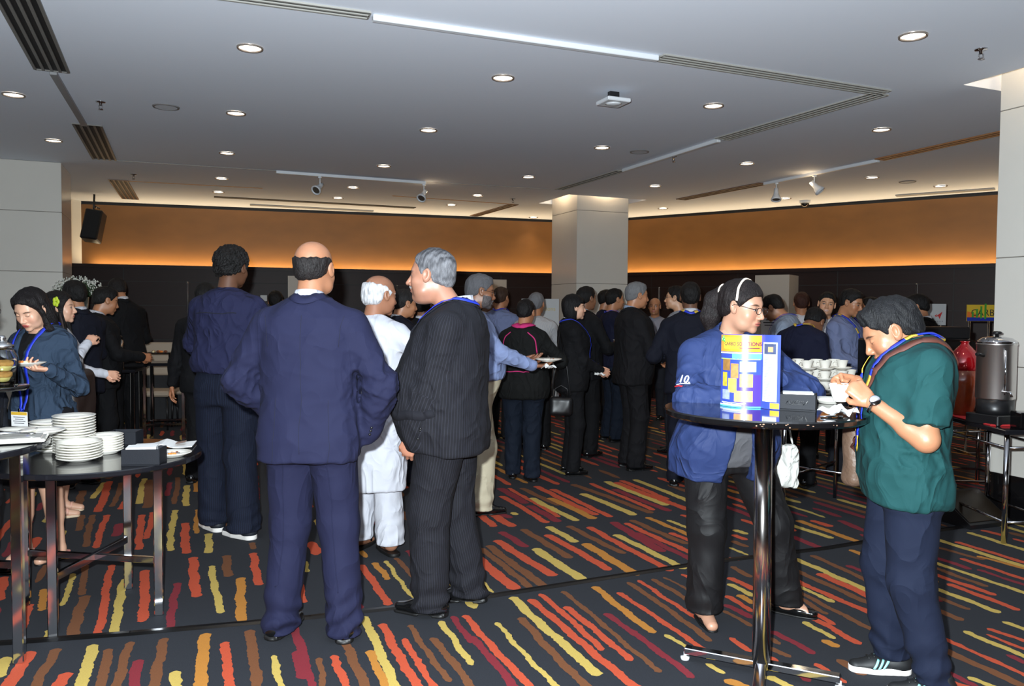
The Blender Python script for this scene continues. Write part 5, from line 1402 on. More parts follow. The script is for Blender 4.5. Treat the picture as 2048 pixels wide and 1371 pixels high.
# --- man in the teal polo shirt drinking coffee
TEAL = fabric('teal_polo', (21, 62, 63), (6, .5))
hum = Human(H=1.64, g=.03, w=1.08, feet=((-.10, -.10, 6), (.12, .0, -4)), lean=-2, LH=(-.13, .17, 1.16), RH=(.02, .19, 1.225), nf=(0, -.005, -.062), hy=6, hp=32, lp=(-.3, -.25, -1), rp=(.6, -.2, -1), hs=1.07,
            handL=dict(curls=[.75, .8, .85, .9], palm=(.9, .45, .2), dirv=(.25, .75, .75), tcurl=.6), handR=dict(curls=[.9, 1.0, 1.1, 1.1], palm=(-.7, .1, -.6), dirv=(-.25, 1, .1), tcurl=.9))
def watch(c):
    h, e = c['h'], c['e']; dv = (h.wrL - h.elL); dv /= np.linalg.norm(dv); ctr = h.wrL - dv*.015; u = Vector(dv).orthogonal().normalized(); w_ = Vector(dv).cross(u)
    mb = MB(); mb.tube([Vector(ctr) + (u*math.cos(t) + w_*math.sin(t))*.034 for t in np.linspace(0, 2*math.pi, 24, endpoint=False)], [.0075]*24, 6, closed=True); o = mb.build('watch', CHROME, e)
    nd = V3(-1, -.2, .2); nd = nd - dv*(nd @ dv); nd /= np.linalg.norm(nd); q = Vector(nd).to_track_quat('Z', 'Y').to_matrix().to_4x4()
    mb = MB(); mb.M = Matrix.Translation(Vector(ctr + nd*.034)) @ q; mb.lathe([(.021, -.006), (.021, .006), (.018, .008), (0, .008)], n=24); mb.build('watch_case', CHROME, o)
def crossstrap(m, w=.045, side=1, lo=.95):
    def go(c):
        h, e = c['h'], c['e']
        pts = [h.tp(side*.16, -.2, lo), h.tp(side*.08, -.2, 1.2), h.tp(-side*.02, -.16, 1.38), h.tp(-side*.10, -.06, 1.47), h.tp(-side*.11, .04, 1.45), h.tp(-side*.07, .2, 1.33), h.tp(0, .22 + h.g, 1.2), h.tp(side*.1, .2 + h.g, 1.05), h.tp(side*.19, .1, .93)]
        ribbon('bag_strap', c['jf'], pts, w, .004, m, e, off=.004)
    return go
C_teal = person('person, man in a teal polo shirt and navy trousers stirring a white cup, right foreground', 1812, 3.18, 80, hum,
    dict(skin=(165, 115, 85), down=1, fat=.010, jaw=1.08, stubble=.12), ('quiff', (26, 26, 28)), 0,
    [trousers(fabric('navy_chinos', (19, 26, 45), (5, .5)), rk=.084, ra=.070, rh=.110, stack=1.0, top=1.0, length=.07), shirt(TEAL, hem=.80, infl=.025, sl=.46, fold=.0045, rs=(.068, .068, .05), flare=.012, name='polo_shirt', seed=4),
     crossstrap(mat('brown_strap', (84, 44, 34), .6), .038, 1), lanyard([BLUESTRAP, YELSTRAP], 1.02, None, .022, seg=26), watch],
    shoes=('sneaker', mat('black_trainer', (22, 23, 25), .6), mat('white_rubber', (225, 220, 215)), mat('aqua_stripe', (150, 215, 215), .4), 'stripes', mat('black_trainer', (22, 23, 25))), bare=('armL', 'armR'))
# ------------------------------------------------------------------ small things people hold
def plate_mb(r=.095, foot=.05, mb=None):
    mb = mb or MB(); mb.lathe([(0, .0), (foot, 0), (foot + .004, .003), (r*.72, .008), (r, .019), (r + .001, .021), (r - .002, .0225), (r*.74, .012), (r*.62, .008), (0, .006)], n=36); return mb
def cup_mb(r=.042, h=.06, mb=None):
    mb = mb or MB(); mb.lathe([(0, 0), (r*.55, 0), (r*.58, .004), (r*.70, h*.3), (r*.86, h*.7), (r, h - .002), (r + .001, h), (r - .003, h), (r*.82, h*.65), (r*.64, h*.25), (r*.4, .005), (0, .005)], n=28)
    return mb
def handle_mb(r=.042, h=.06):
    mb = MB(); mb.tube([tuple(p) for p in catmull([(r*.86, 0, h*.82), (r*1.25, 0, h*.86), (r*1.52, 0, h*.66), (r*1.38, 0, h*.38), (r*.70, 0, h*.26)], 16)], .0036, 8); return mb
def make_cup(name, loc, rz, label, cat='cup', group=None, saucer=False):
    e = empty(name, loc, rz, label, cat, group)
    cup_mb().build('bowl', CHINA, e); handle_mb().build('handle', CHINA, e)
    return e
def make_plate(loc, label, group=None, r=.095, tilt=(0, 0, 0)):
    o = plate_mb(r).build('plate', CHINA, None, loc); o.rotation_euler = tilt; return setp(o, label, 'plate', group)
FOODS = [mat('food_pastry', (196, 140, 70), .7, bump=(60, .6)), mat('food_cake', (110, 60, 36), .7, bump=(60, .6)), mat('food_cream', (232, 214, 170), .6), mat('food_fruit', (214, 120, 50), .4)]
def food_on(loc, label, seed=1, n=5, rad=.045, k=1.0):
    r = random.Random(seed); mb = MB()
    for i in range(n):
        mb.m = r.randrange(4); a = r.random()*6.28; q = r.random()*rad
        mb.sphere((q*math.cos(a), q*math.sin(a), .012*k), (.018*k*r.uniform(.7, 1.3), .014*k*r.uniform(.7, 1.3), .012*k), 6)
    o = mb.build('food', FOODS, None, loc); return setp(o, label, 'food')
def hand_pt(ctx, side, a, b, c_):
    p = ctx['hands'][side][1]['pt'](a, b, c_); return W2(ctx, p)
def napkin(loc, label, size=.1, seed=0, rz=0, h=.03):
    r = random.Random(seed); n = 9; vs = []; fs = []
    for i in range(n):
        for j in range(n):
            x = (i/(n-1) - .5)*size; y = (j/(n-1) - .5)*size
            vs.append((x*.9, y*.8, h*.5*(1 + math.sin(x*70 + seed) * math.cos(y*55 + seed*2)) * (1 - abs(x)/size*.8) + .001))
    for i in range(n-1):
        for j in range(n-1): a = i*n + j; fs.append((a, a + n, a + n + 1, a + 1))
    m = len(vs); vs += [(x, y, z + .0015) for x, y, z in vs]; fs += [tuple(m + q for q in reversed(f)) for f in fs]
    o = mkmesh('napkin', vs, fs, PAPER, None, True, None, loc, rz); return setp(o, label, 'napkin')

# ------------------------------------------------------------------ the crowd behind
SK = dict(east=(196, 148, 116), pale=(206, 160, 134), brown=(128, 86, 62), tan=(168, 116, 84), dark=(104, 70, 52))
def suit(m=BLACKSUIT, sh=SHIRTWHITE, tr=None, **k):
    k.setdefault('rs', (.062, .058, .048)); k.setdefault('infl', .028); k.setdefault('vdepth', 1.05)
    return [trousers(tr or m, rk=.080, ra=.082, rh=.104, stack=.8), jacket(m, hem=.80, shirt=sh, **k)]
BEIGE = fabric('khaki_trousers', (182, 172, 148), (6, .5)); DENIMD = fabric('dark_jeans', (16, 24, 37), (7, .5)); GREYTR = fabric('charcoal_trousers', (31, 33, 40), (6, .4))
LBLUE = fabric('light_blue_shirt', (122, 135, 172), (8, .5)); GREYBLUE = fabric('grey_blue_shirt', (104, 113, 146), (8, .5)); STRIPESH = fabric('striped_white_shirt', (167, 165, 163), (8, .4), stripe=((138, 138, 150), .012, .3))
NAVYPOLO = fabric('navy_polo', (16, 19, 40), (7, .4)); FLEECE = fabric('black_fleece', (15, 16, 16), (9, .4)); PINK = fabric('pink_collar', (191, 50, 111), (9, .2))
DENIM = fabric('denim_jacket', (44, 58, 76), (9, .8)); SHOES = ('dress', BLACKSHOE, BLACKSOLE)
B_ = ('short', (18, 16, 16))

# woman in denim at the buffet
hum = Human(H=1.62, g=.0, w=.98, fem=True, feet=((-.10, 0, 10), (.12, .02, -10)), LH=(-.235, .20, 1.15), RH=(.20, .26, .95), hy=-4, hp=30, lp=(-.2, -1, -.8), rp=(1, -.4, 0),
            handL=dict(curls=[.3, .5, .6, .7], palm=(.2, 0, 1), dirv=(.5, .8, .1)), handR=dict(curl=.6, palm=(-.6, .2, -.4), dirv=(0, .5, -.8)))
c = person('person, long-haired woman in a denim jacket looking down, holding a plate, at the left buffet', 86, 4.75, 168, hum, dict(skin=SK['pale'], down=1, lip=(170, 60, 62)), ('long', (20, 16, 17)), 0,
    [skirtlike(BLACKSUIT2, .50, 1.0), innertop(fabric('black_top', (14, 14, 16), (8, .3)), hem=.92), jacket(DENIM, hem=.90, infl=.03, lapel=False, buttons=False, open_=.05, vdepth=1.25, vw=.05, rs=(.062, .058, .05), name='denim_jacket', fold=.006),
     lanyard([BLUESTRAP], .98, (PAPER, BADGETOP, INK), .018, bw=.115, bh=.085)], shoes=('flat', mat('pink_leather', (190, 130, 120), .4), BLACKSOLE), bare=('legL', 'legR'))
p = hand_pt(c, 0, .10, .02, .022); make_plate((p.x - .02, p.y, p.z), 'white plate of cakes held by the woman in denim', r=.09); food_on((p.x - .02, p.y, p.z + .008), 'cakes and pastries on the plate held by the woman in denim', 3, 7)
p = hand_pt(c, 1, .05, 0, .03)
mb = MB(); mb.tube([(p.x, p.y, p.z + .02), (p.x + .02, p.y - .10, p.z - .03), (p.x + .03, p.y - .2, p.z - .035)], .004, 6); mb.tube([(p.x + .01, p.y, p.z + .02), (p.x + .04, p.y - .10, p.z - .02), (p.x + .05, p.y - .2, p.z - .03)], .004, 6)
setp(mb.build('tongs', CHROME), 'serving tongs held over the plates by the woman in denim', 'tongs')
def shoulder_bag(loc, dims, m, rz, label, strap=None):
    e = empty('handbag', loc, rz, label, 'bag')
    x, y, z = dims
    def ff(P): return smax(box(P, (0, 0, 0), (x/2, y/2, z/2), None, min(x, y)*.4), -999*np.ones(len(P), f32), .01) - .004*wav(P, 30, 3)
    v, q = surfnet(ff, (-x/2 - .03, -y/2 - .03, -z/2 - .03), (x/2 + .03, y/2 + .03, z/2 + .03), .008); mkmesh('bag_body', v, q, m, None, True, e)
    mb = MB(); mb.tube([(-x*.3, 0, z/2), (-x*.25, 0, z/2 + .07), (0, 0, z/2 + .1), (x*.25, 0, z/2 + .07), (x*.3, 0, z/2)], .006, 8); mb.build('bag_handle', m, e)
    if strap: mb = MB(); mb.tube(strap, .007, 6); mb.build('shoulder_strap', m, e)
    return e
LBAG = mat('brown_leather', (40, 30, 27), .4, bump=(120, .1, .002))
shoulder_bag(at_d(158, 795, 4.9), (.10, .26, .34), LBAG, 0, 'dark leather shoulder bag hanging behind the woman in denim', [(-.02, 0, .17), (-.06, -.02, .35), (-.1, -.02, .52)])

def guest(label, px, d, yaw, H, skin, hair, clothes, shoes=SHOES, lod=2, g=.02, w=1.0, fem=False, face=None, **kw):
    f = dict(skin=SK[skin]); f.update(face or {})
    return person(label, px, d, yaw, Human(H=H, g=g, w=w, fem=fem, **kw), f, hair, lod, clothes, shoes=shoes)
def guest_b(bare, *a, **k):
    label, px, d, yaw, H, skin, hair, clothes = a; f = dict(skin=SK[skin]); f.update(k.pop('face', {})); sh = k.pop('shoes', SHOES); lod = k.pop('lod', 2)
    return person(label, px, d, yaw, Human(H=H, **k), f, hair, lod, clothes, shoes=sh, bare=bare)
guest_b(('legL', 'legR'), 'person, dark-haired woman in a white shirt and pink wedge sandals behind the woman in denim', 116, 5.75, -70, 1.60, 'pale', ('long', (20, 17, 17)), [skirtlike(BLACKSUIT2, .55, 1.0, infl=.02, flare=.02), shirt(SHIRTWHITE, hem=.95, infl=.02)],
      shoes=('sandal', mat('pink_strap', (214, 160, 140), .4), mat('pale_sole', (205, 180, 150), .6)), fem=True, lod=1, LH='hold', RH=(.14, .22, 1.25))
p = at_d(112, 603, 5.62); mb = MB()
for i in range(5): a = i*1.26; mb.sphere((.014*math.cos(a), 0, .02*math.sin(a)), (.012, .006, .018), 6)
setp(mb.build('hair_clip', mat('lime_green', (172, 190, 40), .5), None, p), 'lime green ornament in the hair of the woman behind the denim jacket', 'hair ornament')
guest('person, man in a dark suit facing left beside the pale pillar', 158, 6.7, 62, 1.71, 'tan', B_, suit(fabric('midnight_suit', (15, 17, 29), (6, .4))), lod=1, LH='hold', RH='hold', hp=5)
guest('person, black-haired waiter partly hidden between two dark-suited men', 202, 7.25, -50, 1.68, 'tan', B_, suit(), LH='hold', RH='hold', hp=15)
guest('person, balding man in a black suit bending over his hands, left background', 252, 8.7, 55, 1.84, 'tan', ('grey', (26, 22, 22)), suit(fold=.005), lod=1, lean=6, hp=24, g=.05, LH='hold', RH='hold', face=dict(recede=.03), w=1.08)
guest('person, bespectacled man cut off by the left edge of the picture', -62, 4.35, -85, 1.60, 'tan', ('short', (30, 26, 24)), [trousers(BLACKSUIT2), shirt(GREYTR, hem=.9), glasses()], lod=1, hp=12, LH='side', RH='side')
guest('person, person in a black suit mostly hidden behind the curly-haired man', 412, 6.9, 5, 1.70, 'tan', B_, suit(), lod=2)
guest('person, distant dark-haired man glimpsed beyond the shoulder of the bald man', 552, 9.6, 10, 1.70, 'tan', B_, suit())
guest('person, bespectacled man glimpsed behind the white-haired man', 752, 6.3, -72, 1.66, 'brown', ('grey', (50, 48, 48)), [trousers(GREYTR), shirt(GREYTR, hem=.95), glasses()], lod=1)
guest('person, greying man in a navy suit with white collar behind the man in white', 800, 6.9, -62, 1.66, 'tan', ('grey', (30, 28, 28)), suit(fabric('midnight_suit', (15, 17, 29))), lod=1, hp=8, face=dict())
guest('person, dark-suited man hidden behind the face of the pinstripe man', 846, 7.7, -30, 1.64, 'brown', B_, suit())
# bearded man holding out a plate
c = guest('person, bearded man in glasses, light blue shirt and khaki trousers, holding out a plate', 946, 5.95, -80, 1.76, 'brown', ('grey', (92, 92, 96), (60, 58, 60), .3, .6), [trousers(BEIGE, rk=.084, ra=.082, rh=.106, stack=1.0, top=1.02, belt=BLACKSHOE), shirt(LBLUE, hem=.99, infl=.022, blouse=.01), glasses(), moustache((84, 78, 78), True)],
      lod=1, g=.07, w=1.04, hp=10, RH=(.16, .42, 1.10), LH=(-.14, .38, 1.13), handR=dict(curl=.25, palm=(0, 0, 1), dirv=(-.2, 1, 0)), handL=dict(curl=.25, palm=(.1, 0, 1), dirv=(.1, 1, 0)), lp=(-.5, -1, -.5), rp=(.5, -1, -.5), feet=((-.10, -.02, 4), (.12, .05, -8)))
p = hand_pt(c, 1, .09, 0, .03); make_plate((p.x + .03, p.y, p.z), 'white plate held out by the bearded man in glasses', r=.10); napkin((p.x + .03, p.y - .06, p.z - .05), 'white paper napkin under the plate of the bearded man', .10, 2, .4, .04)
p = hand_pt(C_kurta, 1, .08, 0, .04); napkin((p.x, p.y - .01, p.z), 'small white tissue in the hand of the man in the white kurta', .06, 3, 1.0, .03)
# woman in fleece
def pink_trim(c):
    h, e, f = c['h'], c['e'], c['jf']
    for s_ in (-1, 1): ribbon('pink_piping', f, [h.tp(s_*.08, -.12, 1.45), h.tp(s_*.15, -.12, 1.38), h.tp(s_*.19, -.14, 1.25)], .010, .003, PINK, c['jobj'])
    ribbon('back_piping', f, [h.tp(x, -.25, 1.08) for x in (-.14, -.05, .05, .14)], .008, .003, PINK, c['jobj'])
    pts = [h.tp(.03, .08, 1.46), h.tp(.06, .03, 1.485), h.tp(.07, -.03, 1.50), h.tp(.035, -.08, 1.505), h.tp(0, -.095, 1.507), h.tp(-.035, -.08, 1.505), h.tp(-.07, -.03, 1.50), h.tp(-.06, .03, 1.485), h.tp(-.03, .08, 1.46)]
    ribbon('pink_collar', f, pts, .06, .008, PINK, c['jobj'], off=.002)
guest('person, short-haired woman in a black fleece with a pink collar, back turned', 1046, 7.1, -22, 1.59, 'tan', ('short', (18, 15, 16)), [trousers(DENIMD, rk=.086, ra=.082, rh=.112, stack=.8), shirt(FLEECE, hem=.80, infl=.034, collar=False, name='fleece_jacket', rs=(.068, .066, .056)), pink_trim],
      lod=1, g=.04, w=1.12, fem=True, hp=8, LH='hold', RH=(.22, .26, 1.12), shoes=('boot', BLACKSHOE, BLACKSOLE), feet=((-.11, .03, -25), (.10, -.03, -45)))
guest('person, grey-haired man in a striped white shirt before the white banner', 1069, 8.7, -18, 1.68, 'tan', ('grey', (120, 120, 124), (70, 68, 70), .4, .6), [trousers(BLACKSUIT, top=1.02, belt=BLACKSHOE), shirt(STRIPESH, hem=.98, infl=.026, stripe=True, blouse=.012)], lod=1, LH='hold', RH='hold', w=1.05)
c = guest('person, brown-haired man in a grey-blue shirt raising a hand, beyond the bearded man', 998, 9.3, -28, 1.76, 'tan', ('short', (58, 40, 30)), [trousers(BLACKSUIT), shirt(GREYBLUE, hem=.96, infl=.03), lanyard([BLUESTRAP], 1.1, None, .02)], lod=2, w=1.08, RH=(.2, .28, 1.42), LH='hold')
guest('person, man whose face peeks out right of the bearded man', 972, 10.4, -90, 1.70, 'brown', B_, suit())
# woman in black suit with handbag
c = guest('person, black-haired woman in a black trouser suit with a handbag, seen in profile', 1140, 7.38, -82, 1.64, 'pale', ('bob', (16, 14, 16)), suit(hem_=None) if False else [trousers(BLACKSUIT, rk=.072, ra=.066, rh=.098, stack=.3), jacket(BLACKSUIT, hem=.82, shirt=SHIRTWHITE, vdepth=1.1, rs=(.060, .054, .046), infl=.024), lanyard([BLUESTRAP], 1.06, (PAPER, BADGETOP, INK), .014)],
      lod=1, fem=True, w=1.02, LH=(-.06, .27, .97), RH=(.05, .28, .96), face=dict(len=1.25), shoes=('flat', BLACKSHOE, BLACKSOLE))
shoulder_bag(at_d(1122, 812, 7.05), (.21, .10, .17), mat('black_leather', (20, 20, 22), .4, bump=(150, .06, .002)), -.1, 'black leather handbag on a long strap worn by the woman in the black suit', [(-.08, 0, .09), (-.06, .02, .35), (-.02, .12, .66), (.04, .16, .35), (.08, .06, .09)])
napkin(at_d(1203, 751, 7.28), 'folded white tissue in the hand of the woman in the black suit', .07, 4, .2, .03)
c = guest('person, dark-suited man holding a cup and saucer behind the woman with the handbag', 1166, 8.3, -55, 1.74, 'brown', B_, suit(), lod=1, RH=(.17, .3, 1.15), LH='side', handR=dict(curl=.3, palm=(0, 0, 1)))
p = hand_pt(c, 1, .08, 0, .03); make_plate((p.x, p.y, p.z), 'white saucer held by the dark-suited man behind the woman with the handbag', r=.07); make_cup('coffee_cup', (p.x, p.y, p.z + .008), 0, 'white cup on the saucer of the dark-suited man behind the woman with the handbag')
guest('person, bearded man glimpsed in profile left of the man in the navy polo', 1206, 10.5, -85, 1.77, 'tan', B_, [trousers(BLACKSUIT), shirt(NAVYPOLO, hem=.85), moustache((50, 40, 36), True)])
guest('person, dark-haired man in a navy polo shirt and jeans left of the grey-haired man', 1222, 9.3, -70, 1.75, 'tan', B_, [trousers(DENIMD), shirt(NAVYPOLO, hem=.86, sl=.5, infl=.02), lanyard([BLUESTRAP], 1.05, None, .014)], lod=1, LH='hold', RH=(.12, .24, 1.22), w=1.06)
guest('person, grey-haired man in a loose black suit standing in profile', 1262, 7.64, -78, 1.77, 'tan', ('grey', (120, 120, 122), (70, 70, 72), .3, .5), suit(BLACKSUIT2, fabric('pale_blue_shirt', (139, 153, 176), (8, .3)), tie=mat('blue_tie', (40, 60, 110), .5), infl=.036, vdepth=1.15), lod=1, w=1.08, g=.04, RH=(.16, .32, 1.06), LH=(-.12, .34, 1.04), hp=6)
guest('person, distant balding man in a pale shirt beyond the grey-haired man', 1306, 11.2, 160, 1.68, 'tan', ('bald', (80, 70, 66)), [trousers(GREYTR), shirt(STRIPESH, hem=.9)], LH='hold', RH='hold')
c = guest('person, man in glasses and a pale shirt with a dark shoulder strap, facing left', 1352, 8.5, 70, 1.76, 'east', B_, [trousers(GREYTR, top=1.02), shirt(fabric('pale_grey_shirt', (139, 145, 156), (8, .4)), hem=.98, infl=.024), glasses(), crossstrap(BLACKPLASTIC, .04, -1)], lod=1, LH=(-.1, .38, 1.12), RH=(.1, .36, 1.08), handL=dict(curl=.25, palm=(0, 0, 1)))
p = hand_pt(c, 0, .09, 0, .03); make_plate((p.x - .03, p.y - .02, p.z), 'white plate held by the man in glasses facing left', r=.10)
guest('person, dark-suited man with a lanyard, back turned, left of the woman in blue', 1376, 6.9, -8, 1.74, 'dark', B_, suit(fabric('midnight_suit', (15, 17, 29)), infl=.034) + [lanyard([BLUESTRAP, YELSTRAP], 1.1, None, .022, seg=30)], lod=1, w=1.06, LH=(-.22, .2, 1.1), RH='hold')
guest('person, man in a pale blue shirt with bowed head beside the white pilaster', 1574, 7.9, 58, 1.72, 'tan', B_, [trousers(GREYTR), shirt(fabric('sky_shirt', (130, 141, 159), (8, .4)), hem=.96, infl=.02), lanyard([BLUESTRAP], 1.1, None, .014)], lod=1, hp=32, lean=4, LH='hold', RH='hold', nf=(0, .03, -.02))
guest('person, man with reddish-brown hair and a white shirt, back turned, by the pilaster', 1597, 9.2, -12, 1.72, 'tan', ('short', (54, 28, 20)), [trousers(GREYTR), shirt(SHIRTWHITE, hem=.9, infl=.02)])
guest('person, boy in a navy polo with a lanyard bowing his head over the cups', 1594, 6.9, -52, 1.62, 'brown', ('short', (14, 13, 15)), [trousers(BLACKSUIT), shirt(NAVYPOLO, hem=.85, sl=.5, infl=.022, cuffband=mat('white_band', (190, 190, 200), .6)), lanyard([YELSTRAP, BLUESTRAP], 1.0, None, .02, seg=20)], lod=1, hp=48, lean=8, nf=(0, .05, -.03), LH=(-.12, .25, 1.0), RH=(.12, .25, 1.0), bare=None) if False else guest_b(('armL', 'armR'), 'person, boy in a navy polo with a lanyard bowing his head over the cups', 1592, 6.95, -52, 1.62, 'brown', ('short', (14, 13, 15)), [trousers(BLACKSUIT), shirt(NAVYPOLO, hem=.85, sl=.5, infl=.022, cuffband=mat('white_band', (190, 190, 200), .6)), lanyard([YELSTRAP, BLUESTRAP], 1.0, None, .02, seg=20)], lod=1, hp=46, lean=8, nf=(0, .05, -.03), LH=(-.12, .25, 1.0), RH=(.12, .25, 1.0))
guest('person, smiling young man facing the camera behind the coffee drinkers', 1643, 8.4, 172, 1.70, 'east', B_, [trousers(GREYTR), shirt(SHIRTWHITE, hem=.9)], lod=1, hr=-8, hy=10, face=dict(lip=(215, 180, 170)))
guest('person, man with moustache in a grey-blue shirt and lanyard near the cups', 1682, 7.5, -138, 1.72, 'tan', B_, [trousers(GREYTR, top=1.0), shirt(GREYBLUE, hem=.96, infl=.022), lanyard([BLUESTRAP, YELSTRAP], 1.08, (PAPER, PAPER, INK), .02, seg=26), moustache((24, 20, 20))], lod=1, hy=0, hp=18, g=.03, w=1.03, LH='hold', RH=(.14, .28, 1.04))
guest('person, waiter in a black jacket with a white collar by the coffee machine', 1838, 7.8, 38, 1.68, 'tan', ('short', (14, 13, 14)), suit(BLACKSUIT), lod=1, LH='hold', RH='hold', hp=14, hy=-25)
guest('person, man in dark clothes standing in the gap behind the man in teal', 1738, 8.9, 60, 1.66, 'tan', B_, suit(), lod=2)
# ================================================================== TABLES AND WHAT STANDS ON THEM
def table_top(e, r, z, th=.028, m=BLACKLAM, c=(0, 0)):
    mb = MB(); mb.lathe([(0, z - th), (r - .006, z - th), (r, z - th + .006), (r, z - .005), (r - .004, z), (0, z)], (c[0], c[1], 0), n=72)
    for i, f in enumerate(mb.f): mb.sm[i] = True if len(f) == 4 and False else mb.sm[i]
    o = mb.build('tabletop', m, e); o.data.polygons.foreach_set('use_smooth', [False]*len(o.data.polygons)); return o
def square_leg(e, x, y, z, w=.04, rz=0):
    mb = MB(); mb.box((x, y, z/2), (w, w, z), .004, rz); return mb.build('leg', CHROME, e)
# lower round buffet table
ct = Vector((-2.08, 3.97, 0)); e = empty('round_table', ct, 0, 'low round black buffet table with square chrome legs, carrying stacks of plates', 'table')
ZL = .77; table_top(e, .50, ZL)
lp_ = [at_z(107, 1272), at_z(318, 1228), at_z(257, 1176), at_z(52, 1210)]
for q in lp_: square_leg(e, q.x - ct.x, q.y - ct.y, ZL - .03, .042, UANG)
mb = MB()
for a, b in ((0, 2), (1, 3)):
    A, B = lp_[a] - ct, lp_[b] - ct; d = B - A; L = d.length; an = math.atan2(d.y, d.x); c_ = (A + B)/2
    mb.box((c_.x, c_.y, .27 + (0.0 if a else .0)), (L - .04, .022, .035 - .004*a), .002, an)
mb.build('cross_stretcher', CHROME, e)
# higher round buffet table
ch = Vector((-2.58, 3.33, 0)); e = empty('round_table', ch, 0, 'high round black buffet table cut off by the left edge, with tray and tongs', 'table')
ZH = .92; table_top(e, .565, ZH, .03)
for dx, dy in ((.505, .0), (0, .5), (-.5, 0), (0, -.5)): square_leg(e, dx, dy, ZH - .03, .042, .3)
mb = MB(); mb.box((0, 0, .42), (.97, .022, .03), .002); mb.box((0, 0, .42), (.022, .96, .028), .002); mb.build('cross_stretcher', CHROME, e)
ORD = ['topmost', 'second from the top', 'third from the top', 'fourth from the top', 'fifth from the top', 'sixth from the top', 'seventh from the top', 'eighth from the top', 'ninth from the top', 'tenth from the top', 'eleventh from the top', 'twelfth from the top', 'thirteenth from the top', 'fourteenth from the top', 'fifteenth from the top']
pl_proto = {}
def stack(px, py, z, n, r, where, group, pitch=.0135):
    p = at_z(px, py, z); rr = random.Random(int(px))
    for i in range(n):
        k = round(r, 3)
        if k not in pl_proto: o = plate_mb(r).build('plate', CHINA); pl_proto[k] = o
        else: o = pl_proto[k].copy(); SC.collection.objects.link(o)
        o.location = (p.x + rr.uniform(-.001, .001), p.y + rr.uniform(-.001, .001), z + .001 + i*pitch)
        w = ORD[n - 1 - i]
        setp(o, f'white plate, {w} of the {where}', 'plate', group)
stack(103, 903, ZL, 11, .098, 'left rear stack on the low buffet table', 'plates in the left rear stack')
stack(149, 908, ZL, 14, .098, 'tallest stack on the low buffet table', 'plates in the tallest stack')
stack(159, 921, ZL, 7, .100, 'front stack on the low buffet table', 'plates in the front stack', .0125)
stack(212, 906, ZL, 7, .082, 'small stack beside the napkin box', 'plates in the small stack', .0125)
for nm, px, py, lab in (('plate', 85, 868, 'white plate at the far rim of the high buffet table, right one'), ('plate', 28, 868, 'white plate at the far rim of the high buffet table, under the tongs')):
    p = at_z(px, py, ZH); make_plate((p.x, p.y, ZH + .001), lab, r=.095)
p = at_z(346, 912, ZL); make_plate((p.x, p.y, ZL + .001), 'used white plate with leftovers at the right rim of the buffet table', r=.088); food_on((p.x, p.y, ZL + .008), 'leftover crumbs of pastry on the used plate', 8, 12, .045, .45)
mb = MB(); mb.tube([(p.x - .10, p.y - .02, ZL + .028), (p.x - .03, p.y, ZL + .018), (p.x + .03, p.y + .01, ZL + .016)], .0025, 6); setp(mb.build('fork', CHROME), 'small fork lying on the used plate', 'fork')
def napkin_box(loc, dims, rz, label, logo=False, nap=True):
    e = empty('napkin_box', loc, rz, label, 'box'); x, y, z = dims; t = .006
    mb = MB(); mb.box((0, 0, t/2), (x, y, t)); mb.box((0, -y/2 + t/2, z/2), (x, t, z), .0015); mb.box((0, y/2 - t/2, z/2), (x, t, z), .0015); mb.box((-x/2 + t/2, 0, z/2), (t, y - 2*t, z)); mb.box((x/2 - t/2, 0, z/2), (t, y - 2*t, z)); mb.build('case', LEATHERBOX, e)
    if logo:
        r = random.Random(4); mb = MB(); em = mat('embossed_line', (18, 19, 23), .3); q = []
        for k in range(34): t_ = k/33; q.append((-x*.28 + x*.56*t_ + .008*math.sin(k*2.1), -y/2 - .0004, z*.5 + .010*math.sin(k*1.7 + .6*math.sin(k))))
        mb.tube(q, .0009, 5); mb.tube([(-x*.2 + x*.4*k/9, -y/2 - .0004, z*.36 + .003*math.sin(k*3)) for k in range(10)], .0008, 5); mb.build('embossed_scribble', em, e)
    return e
p = at_z(279, 930, ZL); e = napkin_box((p.x, p.y + .05, ZL), (.17, .115, .075), .12, 'black napkin box beside the used plate on the buffet table')
o = MB(); o.box((0, 0, .065), (.13, .09, .035), .002); q = o.build('napkins', PAPER, None, (p.x - .01, p.y + .05, ZL), .3); setp(q, 'white paper napkins sticking out of the front napkin box', 'napkins', None)
p = at_z(243, 889, ZL); napkin_box((p.x, p.y + .04, ZL), (.15, .12, .07), .1, 'black open box at the back of the buffet table')
o = MB(); o.box((0, 0, .03), (.12, .09, .045), .002); q = o.build('napkins', PAPER, None, (p.x, p.y + .04, ZL), .1); setp(q, 'white napkins inside the rear black box', 'napkins')
# magazine on the buffet table
p = at_z(328, 893, ZL); e = empty('magazine', (p.x, p.y, ZL), .25, 'white open magazine behind the used plate', 'magazine')
vs = []; fs = []; n = 14
for i in range(n + 1):
    x = -.15 + .30*i/n; z = .003 + .022*math.exp(-(x/.04)**2)*1 + .016*max(0, x - .05)*4
    for y, dz in ((-.09, 0), (.10, 0), (.10, .003), (-.09, .003)): vs.append((x, y, z + dz))
    if i:
        a, b = 4*(i-1), 4*i
        for k in range(4): fs.append((a + k, a + (k+1) % 4, b + (k+1) % 4, b + k))
fs += [(3, 2, 1, 0), tuple(4*n + k for k in range(4))]
mkmesh('pages', vs, fs, PAPER, None, False, e)
mb = MB(); mb.quad((.06, -.04, .0195), (.11, -.04, .0265), (.11, .03, .0265), (.06, .03, .0195)); mb.build('printed_picture', mat('print_brown', (150, 120, 105), .6, vary=(30, .5)), e)
